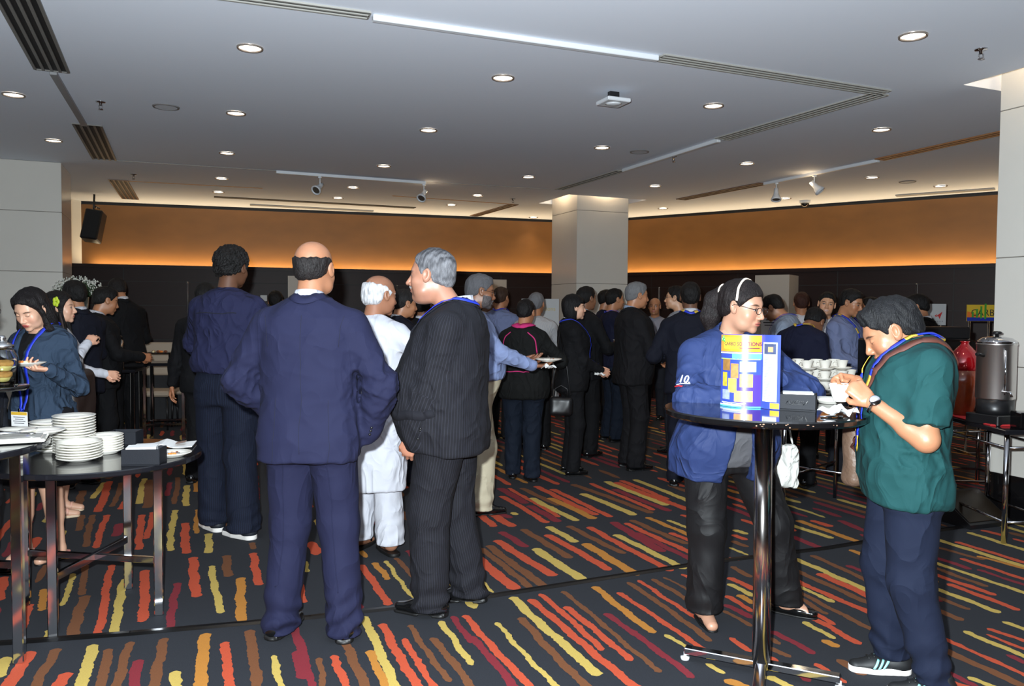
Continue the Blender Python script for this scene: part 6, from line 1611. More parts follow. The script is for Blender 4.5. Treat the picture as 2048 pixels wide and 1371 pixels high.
# serving tray, riser with jar on the high table
p = at_z(18, 884, ZH); mb = MB(); mb.box((0, 0, .012), (.34, .20, .014), .006); mb.box((0, 0, .021), (.30, .16, .004)); o = mb.build('serving_tray', CHINA, None, (p.x - .03, p.y, ZH), .45); setp(o, 'white rectangular serving tray at the front of the high buffet table', 'tray')
mb = MB(); mb.tube([(-.10, 0, .03), (0, .012, .04), (.10, .0, .03)], .005, 6); mb.tube([(-.10, -.02, .03), (0, -.012, .04), (.10, -.002, .03)], .005, 6); mb.sphere((.1, 0, .03), (.018, .012, .006), 6); o = mb.build('tongs', STEEL, None, (p.x - .02, p.y, ZH + .001), .5); setp(o, 'steel tongs lying on the white rectangular tray', 'tongs')
q = at_d(-12, 775, 3.62); e = empty('cake_stand', (q.x, q.y, ZH), 0, 'black round cake stand at the left edge, carrying a glass jar', 'cake stand')
hz = 1.145 - ZH; mb = MB(); mb.lathe([(0, hz - .02), (.135, hz - .02), (.14, hz - .012), (.14, hz - .002), (.136, hz), (0, hz)], n=48); mb.build('stand_top', BLACKGLOSS, e)
mb = MB(); mb.lathe([(.07, 0), (.07, .008), (.015, .02), (.012, hz - .02)], n=24); mb.build('stem', BLACKGLOSS, e)
GL = bpy.data.materials.new('jar_glass'); GL.use_nodes = True; b = GL.node_tree.nodes['Principled BSDF']; b.inputs['Transmission Weight'].default_value = 1; b.inputs['Roughness'].default_value = .02; b.inputs['Base Color'].default_value = (.9, .95, .93, 1); b.inputs['IOR'].default_value = 1.45
q = at_d(5, 775, 3.58); e = empty('glass_jar', (q.x, q.y, 1.146), 0, 'tall glass jar with a steel lid standing on the black cake stand', 'jar')
mb = MB(); mb.lathe([(0, 0), (.06, 0), (.063, .01), (.063, .13), (.045, .165), (.040, .17), (.037, .17), (.042, .163), (.060, .128), (.060, .012), (0, .006)], n=40); mb.build('jar_body', GL, e)
mb = MB(); mb.lathe([(.048, .172), (.048, .185), (.02, .2), (.012, .205), (.018, .215), (.012, .228), (0, .23)], n=30); mb.build('lid', STEEL, e)
for i, (dx, dy, dz, lab) in enumerate(((0, 0, .010, 'muffin at the bottom of the glass jar'), (.004, .0, .066, 'muffin on top inside the glass jar'))):
    m_ = empty('muffin', (q.x + dx, q.y + dy, 1.146 + dz), 0, lab, 'muffin')
    mb = MB(); mb.lathe([(0, 0), (.030, 0), (.038, .03)], n=24); mb.build('paper_case', mat('muffin_case', (222, 200, 120), .7), m_)
    ff = lambda P: ell(P, (0, 0, .034), (.042, .042, .020)) + .003*wav(P, 110, 2)
    v, f_ = surfnet(ff, (-.05, -.05, .0), (.05, .05, .065), .005); mkmesh('muffin_top', v, f_, FOODS[0], None, True, m_)

# ---------------- round bar table, right foreground
BT = Vector((1.055, 3.33, 0)); e = empty('bar_table', BT, 0, 'tall round black bar table on a single chrome pole, right foreground', 'table')
ZB = 1.10
mb = MB(); r = .41; mb.lathe([(0, ZB - .03), (r - .012, ZB - .03), (r, ZB - .022), (r, ZB - .006), (r - .004, ZB), (0, ZB)], n=96); o = mb.build('tabletop', mat('black_table_gloss', (16, 15, 16), .07, spec=.6, coat=.3), e); o.data.polygons.foreach_set('use_smooth', [False]*len(o.data.polygons))
r_ = random.Random(8); mb = MB()
for k in range(13):      # chipped edge
    a = math.radians(r_.uniform(-112, -66)); mb.sphere((r*math.cos(a)*1.0, r*math.sin(a), ZB - .014 + r_.uniform(-.008, .008)), (.004*r_.uniform(.5, 1.8), .0010, .0022*r_.uniform(.4, 1.2)), 4)
mb.build('edge_chips', mat('chipboard', (150, 118, 96), .8), e)
bp = at_z(1522, 1348) - BT; mb = MB(); mb.tube([(bp.x, bp.y, .03), (.0, .0, ZB - .03)], .0365, 40); mb.build('pole', mat('pole_chrome', (205, 200, 198), .16, 1.0), e)
f1, f2 = at_z(1370, 1318) - BT, at_z(1680, 1378) - BT; mid = (f1 + f2)/2
mb = MB()
for A, B in ((f1, f2), (Vector((bp.x, bp.y, 0)), Vector((bp.x - .12, bp.y - .33, 0)))):
    d = B - A; L = d.length; an = math.atan2(d.y, d.x); c_ = (A + B)/2; mb.box((c_.x, c_.y, .045), (L, .045, .028), .003, an)
mb.build('foot_bars', CHROME, e)
for A in (f1, f2): 
    mb = MB(); mb.lathe([(0, .002), (.019, .002), (.019, .014), (.006, .017), (.006, .034)], (A.x, A.y, 0), n=18); mb.build('levelling_foot', WHITEMETAL, e)
# trifold brochure
def brochure():
    def gloss(m): m.node_tree.nodes['Principled BSDF'].inputs['Coat Roughness'].default_value = .2; return m
    e = empty('brochure', (0, 0, 0), 0, 'curved glossy leaflet with orange heading standing on the round bar table', 'leaflet')
    zb = ZB + .001; Hh = .308
    A, B, C_ = at_z(1441, 810, ZB), at_z(1521, 816, ZB), at_z(1559, 820, ZB)
    def curve(t):   # main panel bulges to the viewer
        p = A.lerp(B, t); d = (B - A).normalized(); n = Vector((d.y, -d.x, 0)); return p + n*.040*max(0, math.sin(math.pi*t))**.9
    def curve2(t):
        p = B.lerp(C_, t); d = (C_ - B).normalized(); n = Vector((d.y, -d.x, 0)); return p + n*.008*math.sin(math.pi*t)
    cur = {'a': curve, 'b': curve2}
    def patch(mb, w, u0, v0, u1, v1, off, n=10, th=.0):
        vs = []; fs = []
        for i in range(n + 1):
            u = u0 + (u1 - u0)*i/n; p = cur[w](u); q = cur[w](min(1, u + .01)); q0 = cur[w](max(0, u - .01)); d = (q - q0).normalized(); nn = Vector((d.y, -d.x, 0))
            for v in (v0, v1): pp = p + nn*off; vs.append((pp.x, pp.y, zb + Hh*v))
            if i: fs.append((2*i - 2, 2*i, 2*i + 1, 2*i - 1))
        mb.add(vs, fs, True)
    G = lambda nm, c_, **k: gloss(mat(nm, c_, .3, spec=.5, coat=1.0, **k))
    mb = MB(); 
    for w in 'ab':
        for off in (-.0004, .0004): patch(mb, w, 0, 0, 1, 1, off, 16)
    mb.build('sheet', G('leaflet_blue', (56, 74, 168)), e)
    def P_(name, w, rects, m, off=.0010):
        mb = MB()
        for r in rects: patch(mb, w, *r, off)
        return mb.build(name, m, e)
    P_('violet_field', 'a', [(.5, .02, 1, .45)], G('leaflet_violet', (74, 52, 150)), .0006)
    P_('heading_band', 'a', [(0, .76, 1, .99)], G('leaflet_orange', (236, 150, 50), vary=(14, .35)))
    P_('heading_glow', 'a', [(.10, .80, .55, .96)], G('leaflet_yellow', (240, 206, 60), vary=(14, .2)), .0013)
    P_('heading_line', 'a', [(0, .735, 1, .752), (0, .02, .6, .035)], G('leaflet_white', (230, 235, 245)), .0013)
    P_('cyan_band', 'a', [(.35, .66, 1, .73)], G('leaflet_cyan', (96, 190, 226)), .0012)
    P_('cyan_edge', 'a', [(.0, .0, 1, .018)], G('leaflet_cyan', (96, 190, 226)), .0012)
    P_('green_line', 'a', [(.02, .655, .98, .668)], G('leaflet_lime', (170, 200, 110)), .0014)
    pics = [((.08, .50, .30, .655), 'picture_plants', (150, 110, 60)), ((.32, .40, .52, .60), 'picture_bread', (180, 130, 80)), ((.55, .49, .90, .63), 'picture_sky', (170, 205, 235)), ((.08, .28, .22, .475), 'picture_stalks', (190, 170, 60)),
            ((.25, .20, .48, .395), 'picture_logs', (214, 176, 90)), ((.55, .28, .84, .46), 'picture_field', (180, 150, 100)), ((.08, .10, .30, .235), 'picture_powder', (150, 160, 200)), ((.42, .08, .84, .23), 'picture_desert', (214, 160, 110))]
    for r, nm, cc in pics: P_(nm, 'a', [r], G('leaflet_' + nm, cc, vary=(60, .5)), .0016)
    P_('text_lines', 'a', [(.06, .055, .70, .064), (.10, .038, .66, .046)], MATS['leaflet_white'], .0016)
    P_('side_panel', 'b', [(.12, .10, .86, .90)], G('leaflet_pale', (226, 230, 238)), .0010)
    P_('side_picture', 'b', [(.18, .74, .80, .88)], G('leaflet_handshake', (70, 80, 110), vary=(40, .7)), .0014)
    P_('side_hands', 'b', [(.40, .77, .66, .84)], G('leaflet_skin', (205, 150, 110)), .0018)
    P_('side_text', 'b', [(.18, .14 + k*.021, .78 - .16*((k*7) % 3)/3, .147 + k*.021) for k in range(27)], mat('leaflet_grey_text', (120, 122, 132), .3), .0014)
    P_('side_foot', 'b', [(.55, .01, .98, .085)], G('leaflet_amber', (226, 180, 60)), .0014)
    # lettering bent along the panel
    def bent_text(name, body, size, u, v, m, sx=1.0):
        t = text_mesh(name, body, size, m, Matrix.Identity(4), e, 'CENTER', .0002, sx, .0005); d0 = (B - A).length*1.12
        for vert in t.data.vertices:
            uu = u + vert.co.x/d0; p = cur['a'](uu); q = cur['a'](uu + .01); q0 = cur['a'](uu - .01); d = (q - q0).normalized(); nn = Vector((d.y, -d.x, 0)); pp = p + nn*(.0019 + vert.co.z*.5); vert.co = (pp.x, pp.y, zb + Hh*v + vert.co.y)
        return t
    bent_text('heading_text', 'CARBO SOLUTIONS', .0215, .56, .868, mat('leaflet_maroon', (96, 30, 70), .3), .88)
    P_('heading_subline', 'a', [(.52, .808, .96, .818)], mat('leaflet_maroon', (96, 30, 70), .3), .0016)
    mb = MB(); 
    for k, (du, dv) in enumerate(((.02, .93), (.05, .955), (.08, .92))): p = cur['a'](du + .03); mb.sphere((p.x, p.y - .004, zb + Hh*dv), (.006, .002, .010), 5)
    mb.build('leaf_mark', mat('leaflet_green', (60, 150, 60), .3), e)
    return e
brochure()
p = at_z(1600, 821, ZB); e = napkin_box((p.x + .01, p.y + .055, ZB), (.145, .10, .066), -.42, 'black napkin box with an embossed scribble on the round bar table', True)
o = MB(); o.box((0, .0, .05), (.12, .08, .045), .002); q = o.build('napkins', PAPER, None, (p.x + .01, p.y + .055, ZB), -.3); setp(q, 'white napkins in the black box on the round bar table', 'napkins')
p = at_z(1661, 806, ZB); make_plate((p.x, p.y, ZB + .001), 'white plate behind the crumpled napkin on the bar table', r=.085)
p = at_z(1676, 832, ZB); napkin((p.x, p.y, ZB + .001), 'crumpled white napkin on the round bar table', .13, 5, .5, .05)
p = at_z(1655, 833, ZB); mb = MB(); mb.tube([(-.04, 0, .004), (.0, 0, .006), (.05, .01, .004)], .004, 6); o = mb.build('spoon', CHROME, None, (p.x, p.y - .03, ZB)); setp(o, 'small spoon beside the crumpled napkin', 'spoon')
# the cup in the hands of the man in teal
a = hand_pt(C_teal, 0, .07, .01, .035)
e = make_cup('coffee_cup', (a.x - .045, a.y + .02, a.z - .035), .6, 'large white cup held in both hands by the man in teal'); e.scale = (1.08, 1.08, 1.15)
b = hand_pt(C_teal, 1, .08, .02, .03); mb = MB(); mb.tube([(a.x, a.y + .01, a.z), (b.x, b.y, b.z + .02)], .0028, 6); setp(mb.build('teaspoon', CHROME), 'teaspoon the man in teal stirs his cup with', 'spoon')
# his shoulder bag, her carrier bag
p = at_d(1722, 902, 3.42); e = shoulder_bag(p, (.15, .10, .30), mat('tan_quilt', (96, 76, 62), .5, bump=(25, .8, .01)), .2, 'tan padded shoulder bag hanging in front of the man in teal')
p = at_d(1573, 930, 4.0)
def tote(P): 
    return box(P, (0, 0, 0), (.055 + .0, .03, .11), None, .02) - .012*np.clip(-P[:, 2]*4, -1, 1)*.6 + .006*ridge(P, 22, 3)
v, q = surfnet(tote, (-.1, -.08, -.15), (.1, .08, .15), .008); e = empty('carrier_bag', p, 0, 'crumpled white carrier bag hanging behind the woman in blue', 'bag'); mkmesh('bag_body', v, q, fabric('white_plastic', (196, 196, 190), (12, .8), .5, .4), None, True, e)
mb = MB(); mb.tube([(-.03, 0, .10), (-.03, .01, .2), (-.02, .03, .26)], .005, 6); mb.tube([(.03, 0, .10), (.01, .01, .2), (-.02, .03, .26)], .005, 6); mb.build('bag_handle', MATS['white_plastic'], e)

# ---------------- cup table
p0 = at_z(1622, 790, .93); p0 = at_d(1625, 800, 6.15); e = empty('round_table', (p0.x, p0.y, 0), 0, 'round black table carrying stacked cups, behind the bar table', 'table')
ZC = .94; table_top(e, .60, ZC, m=BLACKLAM)
for a in (45, 135, 225, 315): mb = MB(); mb.tube([(.45*math.cos(math.radians(a)), .45*math.sin(math.radians(a)), 0), (.45*math.cos(math.radians(a)), .45*math.sin(math.radians(a)), ZC - .03)], .014, 12); mb.build('leg', CHROME, e)
mb = MB()
for a in (0, 90): c_ = math.radians(a + 45); mb.tube([(.45*math.cos(c_), .45*math.sin(c_), .3), (-.45*math.cos(c_), -.45*math.sin(c_), .3)], .009, 8)
mb.build('cross_stretcher', CHROME, e)
proto_cup = None; proto_sau = None
cols = [(1578, 5.78, 3), (1613, 5.70, 3), (1649, 5.72, 3), (1683, 5.78, 3), (1595, 5.92, 3), (1632, 5.90, 3), (1667, 5.92, 3), (1700, 5.9, 2)]
CN = ['first column from the left, front row', 'second column from the left, front row', 'third column from the left, front row', 'fourth column from the left, front row', 'first column from the left, back row', 'second column from the left, back row', 'third column from the left, back row', 'last column on the right, back row']
LV = ['bottom', 'middle', 'top']
for ci, (px, d, n) in enumerate(cols):
    p = at_d(px, 780, d); r0 = random.Random(ci)
    for k in range(n):
        z = ZC + .001 + k*.076; rz = math.pi + r0.uniform(-.7, .4)
        if proto_sau is None: mb = plate_mb(.068, .03); proto_sau = mb.build('saucer', CHINA); s_ = proto_sau
        else: s_ = proto_sau.copy(); SC.collection.objects.link(s_)
        s_.location = (p.x, p.y, z); setp(s_, f'white saucer, {LV[k]} layer, {CN[ci]}', 'saucer', 'saucers between the stacked cups')
        if proto_cup is None: c_ = make_cup('coffee_cup', (0, 0, 0), 0, 'x'); proto_cup = c_
        else: c_ = copy_tree(proto_cup)
        c_.location = (p.x, p.y, z + .0095); c_.rotation_euler = (0, 0, rz); setp(c_, f'white cup, {LV[k]} layer, {CN[ci]}', 'cup', 'stacked coffee cups')

# ---------------- drinks corner at the right
def metal_table(name, x0, y0, x1, y1, z, label, rot=0):
    cx, cy = (x0 + x1)/2, (y0 + y1)/2; e = empty(name, (cx, cy, 0), rot, label, 'table'); w, d = x1 - x0, y1 - y0
    mb = MB(); mb.box((0, 0, z - .015), (w, d, .03), .004); mb.build('tabletop', BLACKLAM, e)
    for sx in (-1, 1):
        for sy in (-1, 1): mb = MB(); mb.tube([(sx*(w/2 - .03), sy*(d/2 - .03), 0), (sx*(w/2 - .03), sy*(d/2 - .03), z - .03)], .017, 14); mb.build('leg', CHROME, e)
    for zz, nm in ((z - .12, 'upper_rail'), (.14, 'lower_rail')):
        mb = MB()
        for sx in (-1, 1): mb.tube([(sx*(w/2 - .03), -d/2 + .03, zz), (sx*(w/2 - .03), d/2 - .03, zz)], .010, 8)
        for sy in (-1, 1): mb.tube([(-w/2 + .03, sy*(d/2 - .03), zz), (w/2 - .03, sy*(d/2 - .03), zz)], .010, 8)
        mb.build(nm, CHROME, e)
    return e
ZT = .75
metal_table('drinks_table', 3.21, 5.17, 3.60, 5.98, ZT, 'narrow black table with chrome tube legs, carrying the red vase and the urn')
metal_table('drinks_table', 2.95, 6.45, 4.15, 7.05, ZT, 'black table with chrome tube legs, carrying the coffee machine')
# red vase
p = at_d(1926, 820, 5.87); e = empty('floor_vase', (p.x, p.y, ZT), 0, 'tall glossy vase, red shoulder over brown body, on the drinks table', 'vase')
pr = [(0, 0), (.062, 0), (.066, .006), (.085, .10), (.104, .22), (.110, .33)]; pu = [(.110, .33), (.110, .365), (.103, .41), (.085, .455), (.05, .495), (.030, .515), (.026, .53), (.034, .54), (.030, .543), (.020, .53)]
mb = MB(); mb.lathe(pr, n=48); o = mb.build('lower_body', mat('vase_brown', (118, 46, 18), .25, coat=.5, vary=(30, .35)), e); o['label'] = 'ribbed reddish brown lower body'
mb = MB(); mb.lathe(pu, n=48); o = mb.build('shoulder', mat('vase_red', (150, 10, 20), .12, .3, coat=.8), e); o['label'] = 'shiny deep red shoulder'
o = MB(); o.box((0, 0, .006), (.17, .62, .012), .005); q = o.build('red_cloth', mat('red_cloth', (186, 36, 40), .8, bump=(30, .4)), None, (3.315, 5.66, ZT), -.03); setp(q, 'folded red cloth under the vase on the drinks table', 'cloth')
for ch_ in (e,): ch_.location.z = ZT + .0125
# urn on its base
p = at_d(1990, 800, 5.5); e = empty('tea_urn', (p.x, p.y, ZT), math.radians(20), 'tall stainless steel hot water urn with a black knob, before the pillar', 'urn')
mb = MB(); mb.box((0, 0, .035), (.25, .25, .07), .006); mb.lathe([(0, .07), (.115, .07), (.115, .10), (.118, .17)], n=48); mb.build('base', BLACKPLASTIC, e)
mb = MB(); mb.M = Matrix.Translation((0, 0, .07)); mb.lathe([(.118, .10), (.122, .11), (.122, .47), (.126, .475), (.126, .482), (.118, .485)], n=64); mb.build('body', mat('urn_steel', (206, 202, 200), .34, 1.0), e)
mb = MB(); mb.M = Matrix.Translation((0, 0, .07)); mb.lathe([(.124, .483), (.120, .50), (.09, .522), (.04, .53), (0, .531)], n=48); o = mb.build('lid', CHROME, e)
mb = MB(); mb.M = Matrix.Translation((0, 0, .07)); mb.lathe([(.012, .53), (.012, .545), (.03, .548), (.032, .56), (.02, .566), (0, .567)], n=24); mb.build('knob', BLACKPLASTIC, o)
for s_ in (-1, 1): mb = MB(); mb.M = Matrix.Translation((0, 0, .07)); mb.tube([(s_*.12, 0, .40), (s_*.16, 0, .41), (s_*.185, 0, .41)], .012, 10); mb.build('side_handle', BLACKPLASTIC, e)
mb = MB(); mb.M = Matrix.Translation((0, 0, .07)); mb.tube([(-.06, -.118, .14), (-.06, -.118, .44)], .006, 10); mb.tube([(-.06, -.10, .16), (-.06, -.16, .16), (-.06, -.17, .13)], .010, 10); mb.build('sight_tube_and_tap', CHROME, e)
# black box, second small items
p = at_d(2035, 835, 5.28); mb = MB(); mb.box((0, 0, .055), (.24, .12, .11), .006); o = mb.build('black_box', BLACKGLOSS, None, (p.x - .02, p.y, ZT), 0); o.location.x = 3.46; setp(o, 'glossy black box at the near end of the drinks table', 'box')
# coffee machine
e = empty('coffee_machine', (3.42, 6.78, ZT), 0, 'large black coffee machine behind the red vase', 'coffee machine')
mb = MB(); mb.box((0, 0, .27), (.80, .42, .54), .015); mb.build('cabinet', BLACKGLOSS, e)
mb = MB(); mb.box((.16, .02, .595), (.46, .32, .10), .012); mb.build('hopper', BLACKPLASTIC, e)
mb = MB(); mb.box((-.12, -.215, .33), (.13, .02, .2), .006); mb.box((.14, -.215, .33), (.13, .02, .2), .006); mb.build('dispenser_panels', BLACKPLASTIC, e)
mb = MB(); mb.tube([(-.12, -.23, .33), (-.12, -.27, .31), (-.12, -.27, .27)], .012, 10); mb.tube([(.14, -.23, .33), (.14, -.27, .31), (.14, -.27, .27)], .012, 10); mb.build('nozzles', CHROME, e)
mb = MB(); mb.box((0, -.25, .02), (.6, .12, .03), .004); mb.build('drip_tray', STEEL, e)
p = at_d(1856, 676, 6.62); zt = ZT + .541; make_plate((3.42 - .33, p.y + .05, zt), 'white saucer on top of the coffee machine', r=.075); make_cup('coffee_cup', (3.42 - .33, p.y + .05, zt + .0095), math.pi, 'white cup on the saucer on top of the coffee machine')
# wedge on the floor
p = at_z(1950, 1045); e = empty('floor_wedge', (p.x, p.y, 0), .35, 'black wedge-shaped floor monitor under the drinks table', 'floor monitor')
mb = MB(); mb.add([(-.2, -.13, 0), (.2, -.13, 0), (.2, .16, 0), (-.2, .16, 0), (-.2, -.13, .03), (.2, -.13, .03), (.2, .16, .21), (-.2, .16, .21)], [(3, 2, 1, 0), (4, 5, 6, 7), (0, 1, 5, 4), (1, 2, 6, 5), (2, 3, 7, 6), (3, 0, 4, 7)]); mb.build('cabinet', BLACKPLASTIC, e)
mb = MB(); R = Matrix.Rotation(math.atan2(.18, .29), 3, 'X'); mb.box((0, .015, .124), (.37, .30, .006), .002, R=R); o = mb.build('grille', mat('bronze_grille', (40, 30, 20), .3, .4), e)
# near round table at the right edge
c2 = Vector((3.72, 4.55, 0)); e = empty('round_table', c2, 0, 'round black table cut off by the right edge', 'table'); table_top(e, .42, .76)
for a in (60, 150, 240, 330): mb = MB(); mb.tube([(.34*math.cos(math.radians(a)), .34*math.sin(math.radians(a)), 0), (.34*math.cos(math.radians(a)), .34*math.sin(math.radians(a)), .73)], .018, 12); mb.build('leg', CHROME, e)

# ---------------- background left: high tables, urn, chairs, long table
def small_high_table(px, d, w, label):
    p = at_d(px, 720, d); e = empty('high_table', (p.x, p.y, 0), UANG*.6, label, 'table'); mb = MB(); mb.box((0, 0, .885), (w, w, .03), .003); mb.build('tabletop', BLACKLAM, e)
    for sx in (-1, 1):
        for sy in (-1, 1): mb = MB(); mb.box((sx*(w/2 - .03), sy*(w/2 - .03), .435), (.035, .035, .87), .003); mb.build('leg', CHROME, e)
    mb = MB()
    for s_ in (-1, 1): mb.box((0, s_*(w/2 - .03), .22), (w - .08, .02, .02)); mb.box((s_*(w/2 - .03), 0, .22), (.02, w - .08, .02))
    mb.build('stretchers', CHROME, e); return p
p = small_high_table(334, 9.0, .46, 'square high table with chrome legs before the dark wall, left background')
mb = MB(); mb.box((0, 0, .10), (.26, .2, .012)); mb.box((-.12, 0, .05), (.012, .2, .1)); mb.box((.12, 0, .05), (.012, .2, .1)); o = mb.build('riser', BLACKGLOSS, None, (p.x - .09, p.y + .02, .90), .2); setp(o, 'small black riser on the square high table', 'riser')
food_on((p.x - .1, p.y, 1.005), 'small cakes on the black riser', 12, 8, .08)
make_plate((p.x + .12, p.y - .08, .901), 'white plate on the square high table in the left background', r=.09)
mb = MB(); mb.box((0, 0, .05), (.09, .01, .10), .002, R=Matrix.Rotation(-.25, 3, 'X')); o = mb.build('table_card', mat('beige_card', (206, 182, 150), .7), None, (p.x + .1, p.y + .12, .9), -.2); setp(o, 'small beige card standing on the square high table', 'card')
p = small_high_table(232, 7.98, .44, 'square high table behind the dark-suited men, left background')
e = empty('coffee_flask', (p.x + .02, p.y, .90), 0, 'tall chrome coffee flask on the table between the dark-suited men', 'flask'); mb = MB(); mb.lathe([(0, 0), (.055, 0), (.055, .26), (.04, .29)], n=32); mb.build('body', CHROME, e); mb = MB(); mb.lathe([(.04, .29), (.042, .32), (.02, .335), (0, .336)], n=24); mb.build('lid', BLACKPLASTIC, e)
p = at_d(350, 760, 10.9); e = empty('long_table', (p.x + .2, p.y, 0), UANG*.6, 'long table under a grey floor-length cloth against the dark wall', 'table')
def cl(P): return box(P, (0, 0, .46), (.95, .32, .46), None, .02) - .012*np.sin(P[:, 0]*26 + 2*np.sin(P[:, 1]*9))*np.clip((.9 - P[:, 2])*2, 0, 1)
v, q = surfnet(cl, (-1.05, -.42, -.02), (1.05, .42, .97), .02); mkmesh('tablecloth', v, q, fabric('grey_cloth', (52, 52, 54), (5, .3)), None, True, e)
def chair(px, d, label, rz=0):
    p = at_d(px, 700, d); e = empty('banquet_chair', (p.x, p.y, 0), rz, label, 'chair')
    mb = MB(); mb.box((0, .2, .86), (.44, .04, .42), .018, R=Matrix.Rotation(-.12, 3, 'X')); mb.build('backrest', mat('cream_cover', (168, 152, 134), .8), e)
    mb = MB(); mb.box((0, 0, .45), (.45, .45, .07), .02); mb.build('seat', MATS['cream_cover'], e)
    for sx in (-1, 1):
        for sy in (-1, 1): mb = MB(); mb.tube([(sx*.2, sy*.2, 0), (sx*.19, sy*.19, .42)], .012, 8); mb.build('leg', BLACKPLASTIC, e)
chair(311, 10.0, 'cream banquet chair behind the square high table', .1); chair(388, 10.3, 'cream banquet chair half hidden by the curly-haired man', -.1)
# flowers
p = at_d(149, 580, 8.9); e = empty('flower_vase', (p.x + .04, p.y, 0), 0, 'tall vase of tiny white flowers beside the pale left pillar', 'flowers')
mb = MB(); mb.lathe([(0, 0), (.14, 0), (.14, .02), (.05, .04), (.035, .9), (.05, 1.05), (.08, 1.3), (.11, 1.62), (.105, 1.62), (.07, 1.3), (0, 1.1)], n=28); mb.build('vase', mat('vase_glass', (120, 130, 128), .15, .3), e)
r = random.Random(2); mb = MB(); mb2 = MB()
for k in range(520):
    a = r.random()*6.28; t = math.acos(r.uniform(-.15, 1)); R_ = r.uniform(.17, .24); q = Vector((R_*1.15*math.sin(t)*math.cos(a), R_*math.sin(t)*math.sin(a), 1.68 + R_*.75*math.cos(t)))
    if k < 60: mb2.tube([(0, 0, 1.55), tuple(q*.5 + Vector((0, 0, .8))), tuple(q)], .003, 4, False)
    mb.sphere(tuple(q), r.uniform(.005, .010), 3)
mb2.build('stems', mat('stem_green', (54, 78, 50), .7), e); o = mb.build('blossoms', mat('white_blossom', (206, 208, 200), .8), e)
r = random.Random(3); mb = MB()
for k in range(120):
    a = r.random()*6.28; t = math.acos(r.uniform(-.3, 1)); R_ = r.uniform(.1, .2); mb.sphere((R_*1.1*math.sin(t)*math.cos(a), R_*math.sin(t)*math.sin(a), 1.66 + R_*.7*math.cos(t)), (.022, .010, .008), 3)
mb.build('leaves', MATS['stem_green'], e)

# ---------------- banners and signs
def board(px0, px1, py0, py1, d, name, cat, label, m, legs=False, rz=0, tilt=0):
    a, b = at_d(px0, py0, d), at_d(px1, py1, d); w = b.x - a.x; h = a.z - b.z; cx = (a.x + b.x)/2; cz = (a.z + b.z)/2
    e = empty(name, (cx, a.y, 0), rz, label, cat); mb = MB(); mb.box((0, 0, cz), (w, .012, h)); mb.build('panel', m, e)
    if legs:
        mb = MB()
        for s_ in (-1, 1): mb.tube([(s_*w*.35, .03, 0), (s_*w*.35, .02, cz)], .012, 8)
        mb.box((0, .03, .015), (w, .3, .03), .005); mb.build('stand', STEEL, e)
    return e, w, h, cz
RX = Matrix.Rotation(math.pi/2, 4, 'X')
GREY = mat('grey_letters', (150, 152, 158), .6); REDL = mat('red_letters', (190, 50, 50), .6); BLK = mat('black_letters', (40, 40, 46), .6); GOLDL = mat('gold_letters', (200, 180, 110), .6)
BAN = mat('banner_white', (186, 188, 190), .6)
e, w, h, cz = board(1043, 1116, 597, 808, 11.6, 'roll_up_banner', 'banner', 'white roll-up banner reading SUGAR beside the middle pillar', BAN, True)
text_mesh('vertical_word', 'SUGAR', .30, GREY, Matrix.Translation((w*.36, -.008, cz - h*.25)) @ RX @ Matrix.Rotation(math.pi/2, 4, 'Z'), e)
text_mesh('heading', 'CROWN SOLUTIONS', .075, GOLDL, Matrix.Translation((w*.05, -.008, cz + h*.40)) @ RX, e, sx=.9) if False else text_mesh('heading', 'Solutions', .085, GOLDL, Matrix.Translation((w*.12, -.008, cz + h*.405)) @ RX, e)
mb = MB()
for k in range(14): mb.box((-w*.12, -.008, cz + h*.30 - k*.07), (w*(.5 - .1*(k % 3)), .002, .018))
mb.build('small_print', GREY, e)
e, w, h, cz = board(1523, 1562, 605, 668, 9.9, 'poster_stand', 'poster', 'white poster with red and black lines behind the woman in blue', BAN, True)
mb = MB(); mb2 = MB()
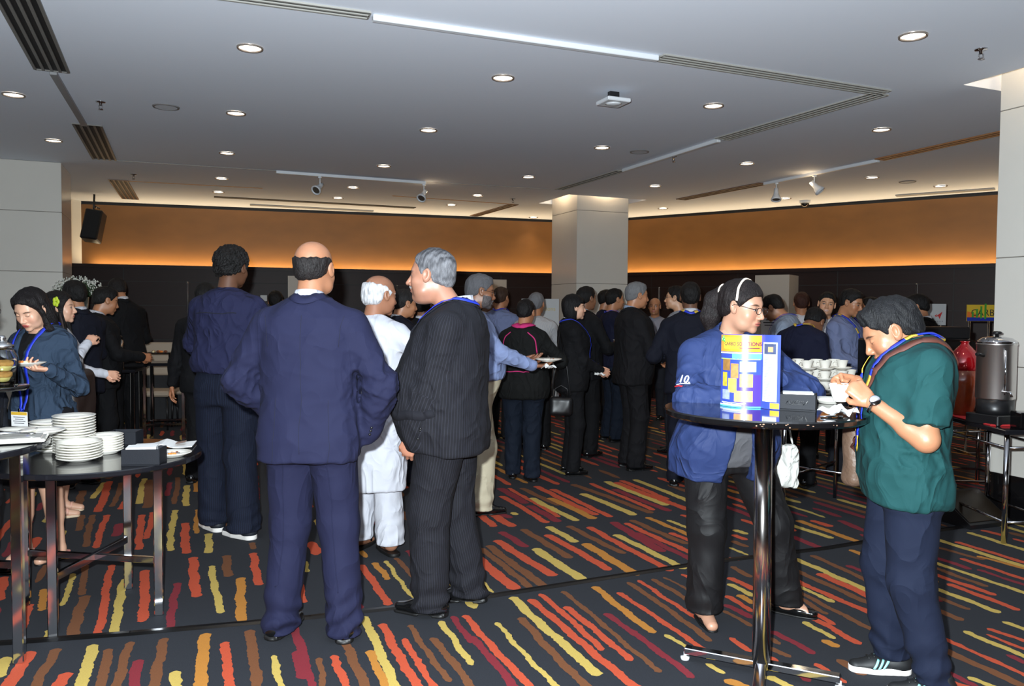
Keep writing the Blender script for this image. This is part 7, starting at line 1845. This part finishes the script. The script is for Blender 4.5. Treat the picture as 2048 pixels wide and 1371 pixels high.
for k in range(8): (mb if k in (0, 1, 2, 4) else mb2).box((-.01, -.008, cz + h*.38 - k*h*.085), (w*(.72 - .12*(k % 3)), .002, h*.03))
mb.build('red_lines', REDL, e); mb2.build('black_lines', BLK, e)
e, w, h, cz = board(1846, 1891, 607, 650, 9.6, 'poster_stand', 'poster', 'white poster with a red arrow emblem beside the waiter', BAN, True)
mb = MB(); mb.add([(w*.02, -.008, cz - h*.12), (w*.34, -.008, cz + h*.14), (w*.22, -.008, cz - h*.22), (w*.16, -.008, cz - h*.08)], [(0, 1, 3), (1, 2, 3)]); mb.add([(w*.0, -.008, cz - h*.05), (w*.12, -.008, cz + h*.02), (w*.05, -.008, cz - h*.1)], [(0, 1, 2)]); mb.build('red_emblem', REDL, e)
mb = MB(); 
for k in range(4): mb.box((w*(.04 + .1*k), -.008, cz - h*.32), (w*.05, .002, h*.06))
mb.build('grey_letters', GREY, e)
mb = MB(); mb.box((-w*.3, -.008, cz - h*.08), (w*.3, .002, h*.05)); mb.box((-w*.28, -.008, cz - h*.2), (w*.3, .002, h*.05)); mb.build('red_words', REDL, e)
e, w, h, cz = board(1934, 1988, 609, 642, 8.6, 'display_sign', 'sign', 'yellow and blue sign reading CARBO left of the right pillar', mat('sign_yellow', (206, 170, 50), .5), True)
mb = MB(); mb.box((0, -.008, cz - h*.38), (w, .002, h*.22)); mb.build('blue_band', mat('sign_blue', (30, 50, 150), .5), e)
mb = MB(); mb.add([(-w/2, -.009, cz - h*.27), (-w/2, -.009, cz + h*.1), (-w*.2, -.009, cz - h*.05), (0, -.009, cz - h*.27)], [(0, 3, 2, 1)]); mb.build('orange_swoosh', mat('sign_orange', (214, 110, 40), .5), e)
mb = MB()
for k in range(4): mb.box((-w*.3 + k*.045, -.010, cz - h*.1 + k*.012), (.02, .002, .06 + k*.035))
mb.build('green_mark', mat('sign_green', (60, 140, 50), .5), e)
text_mesh('sign_text', 'CARBO', .10, BLK, Matrix.Translation((w*.2, -.010, cz)) @ RX, e)
e, w, h, cz = board(521, 534, 590, 602, 12.4, 'wall_notice', 'notice', 'small pale notice on the dark wall right of the curly-haired man', BAN)
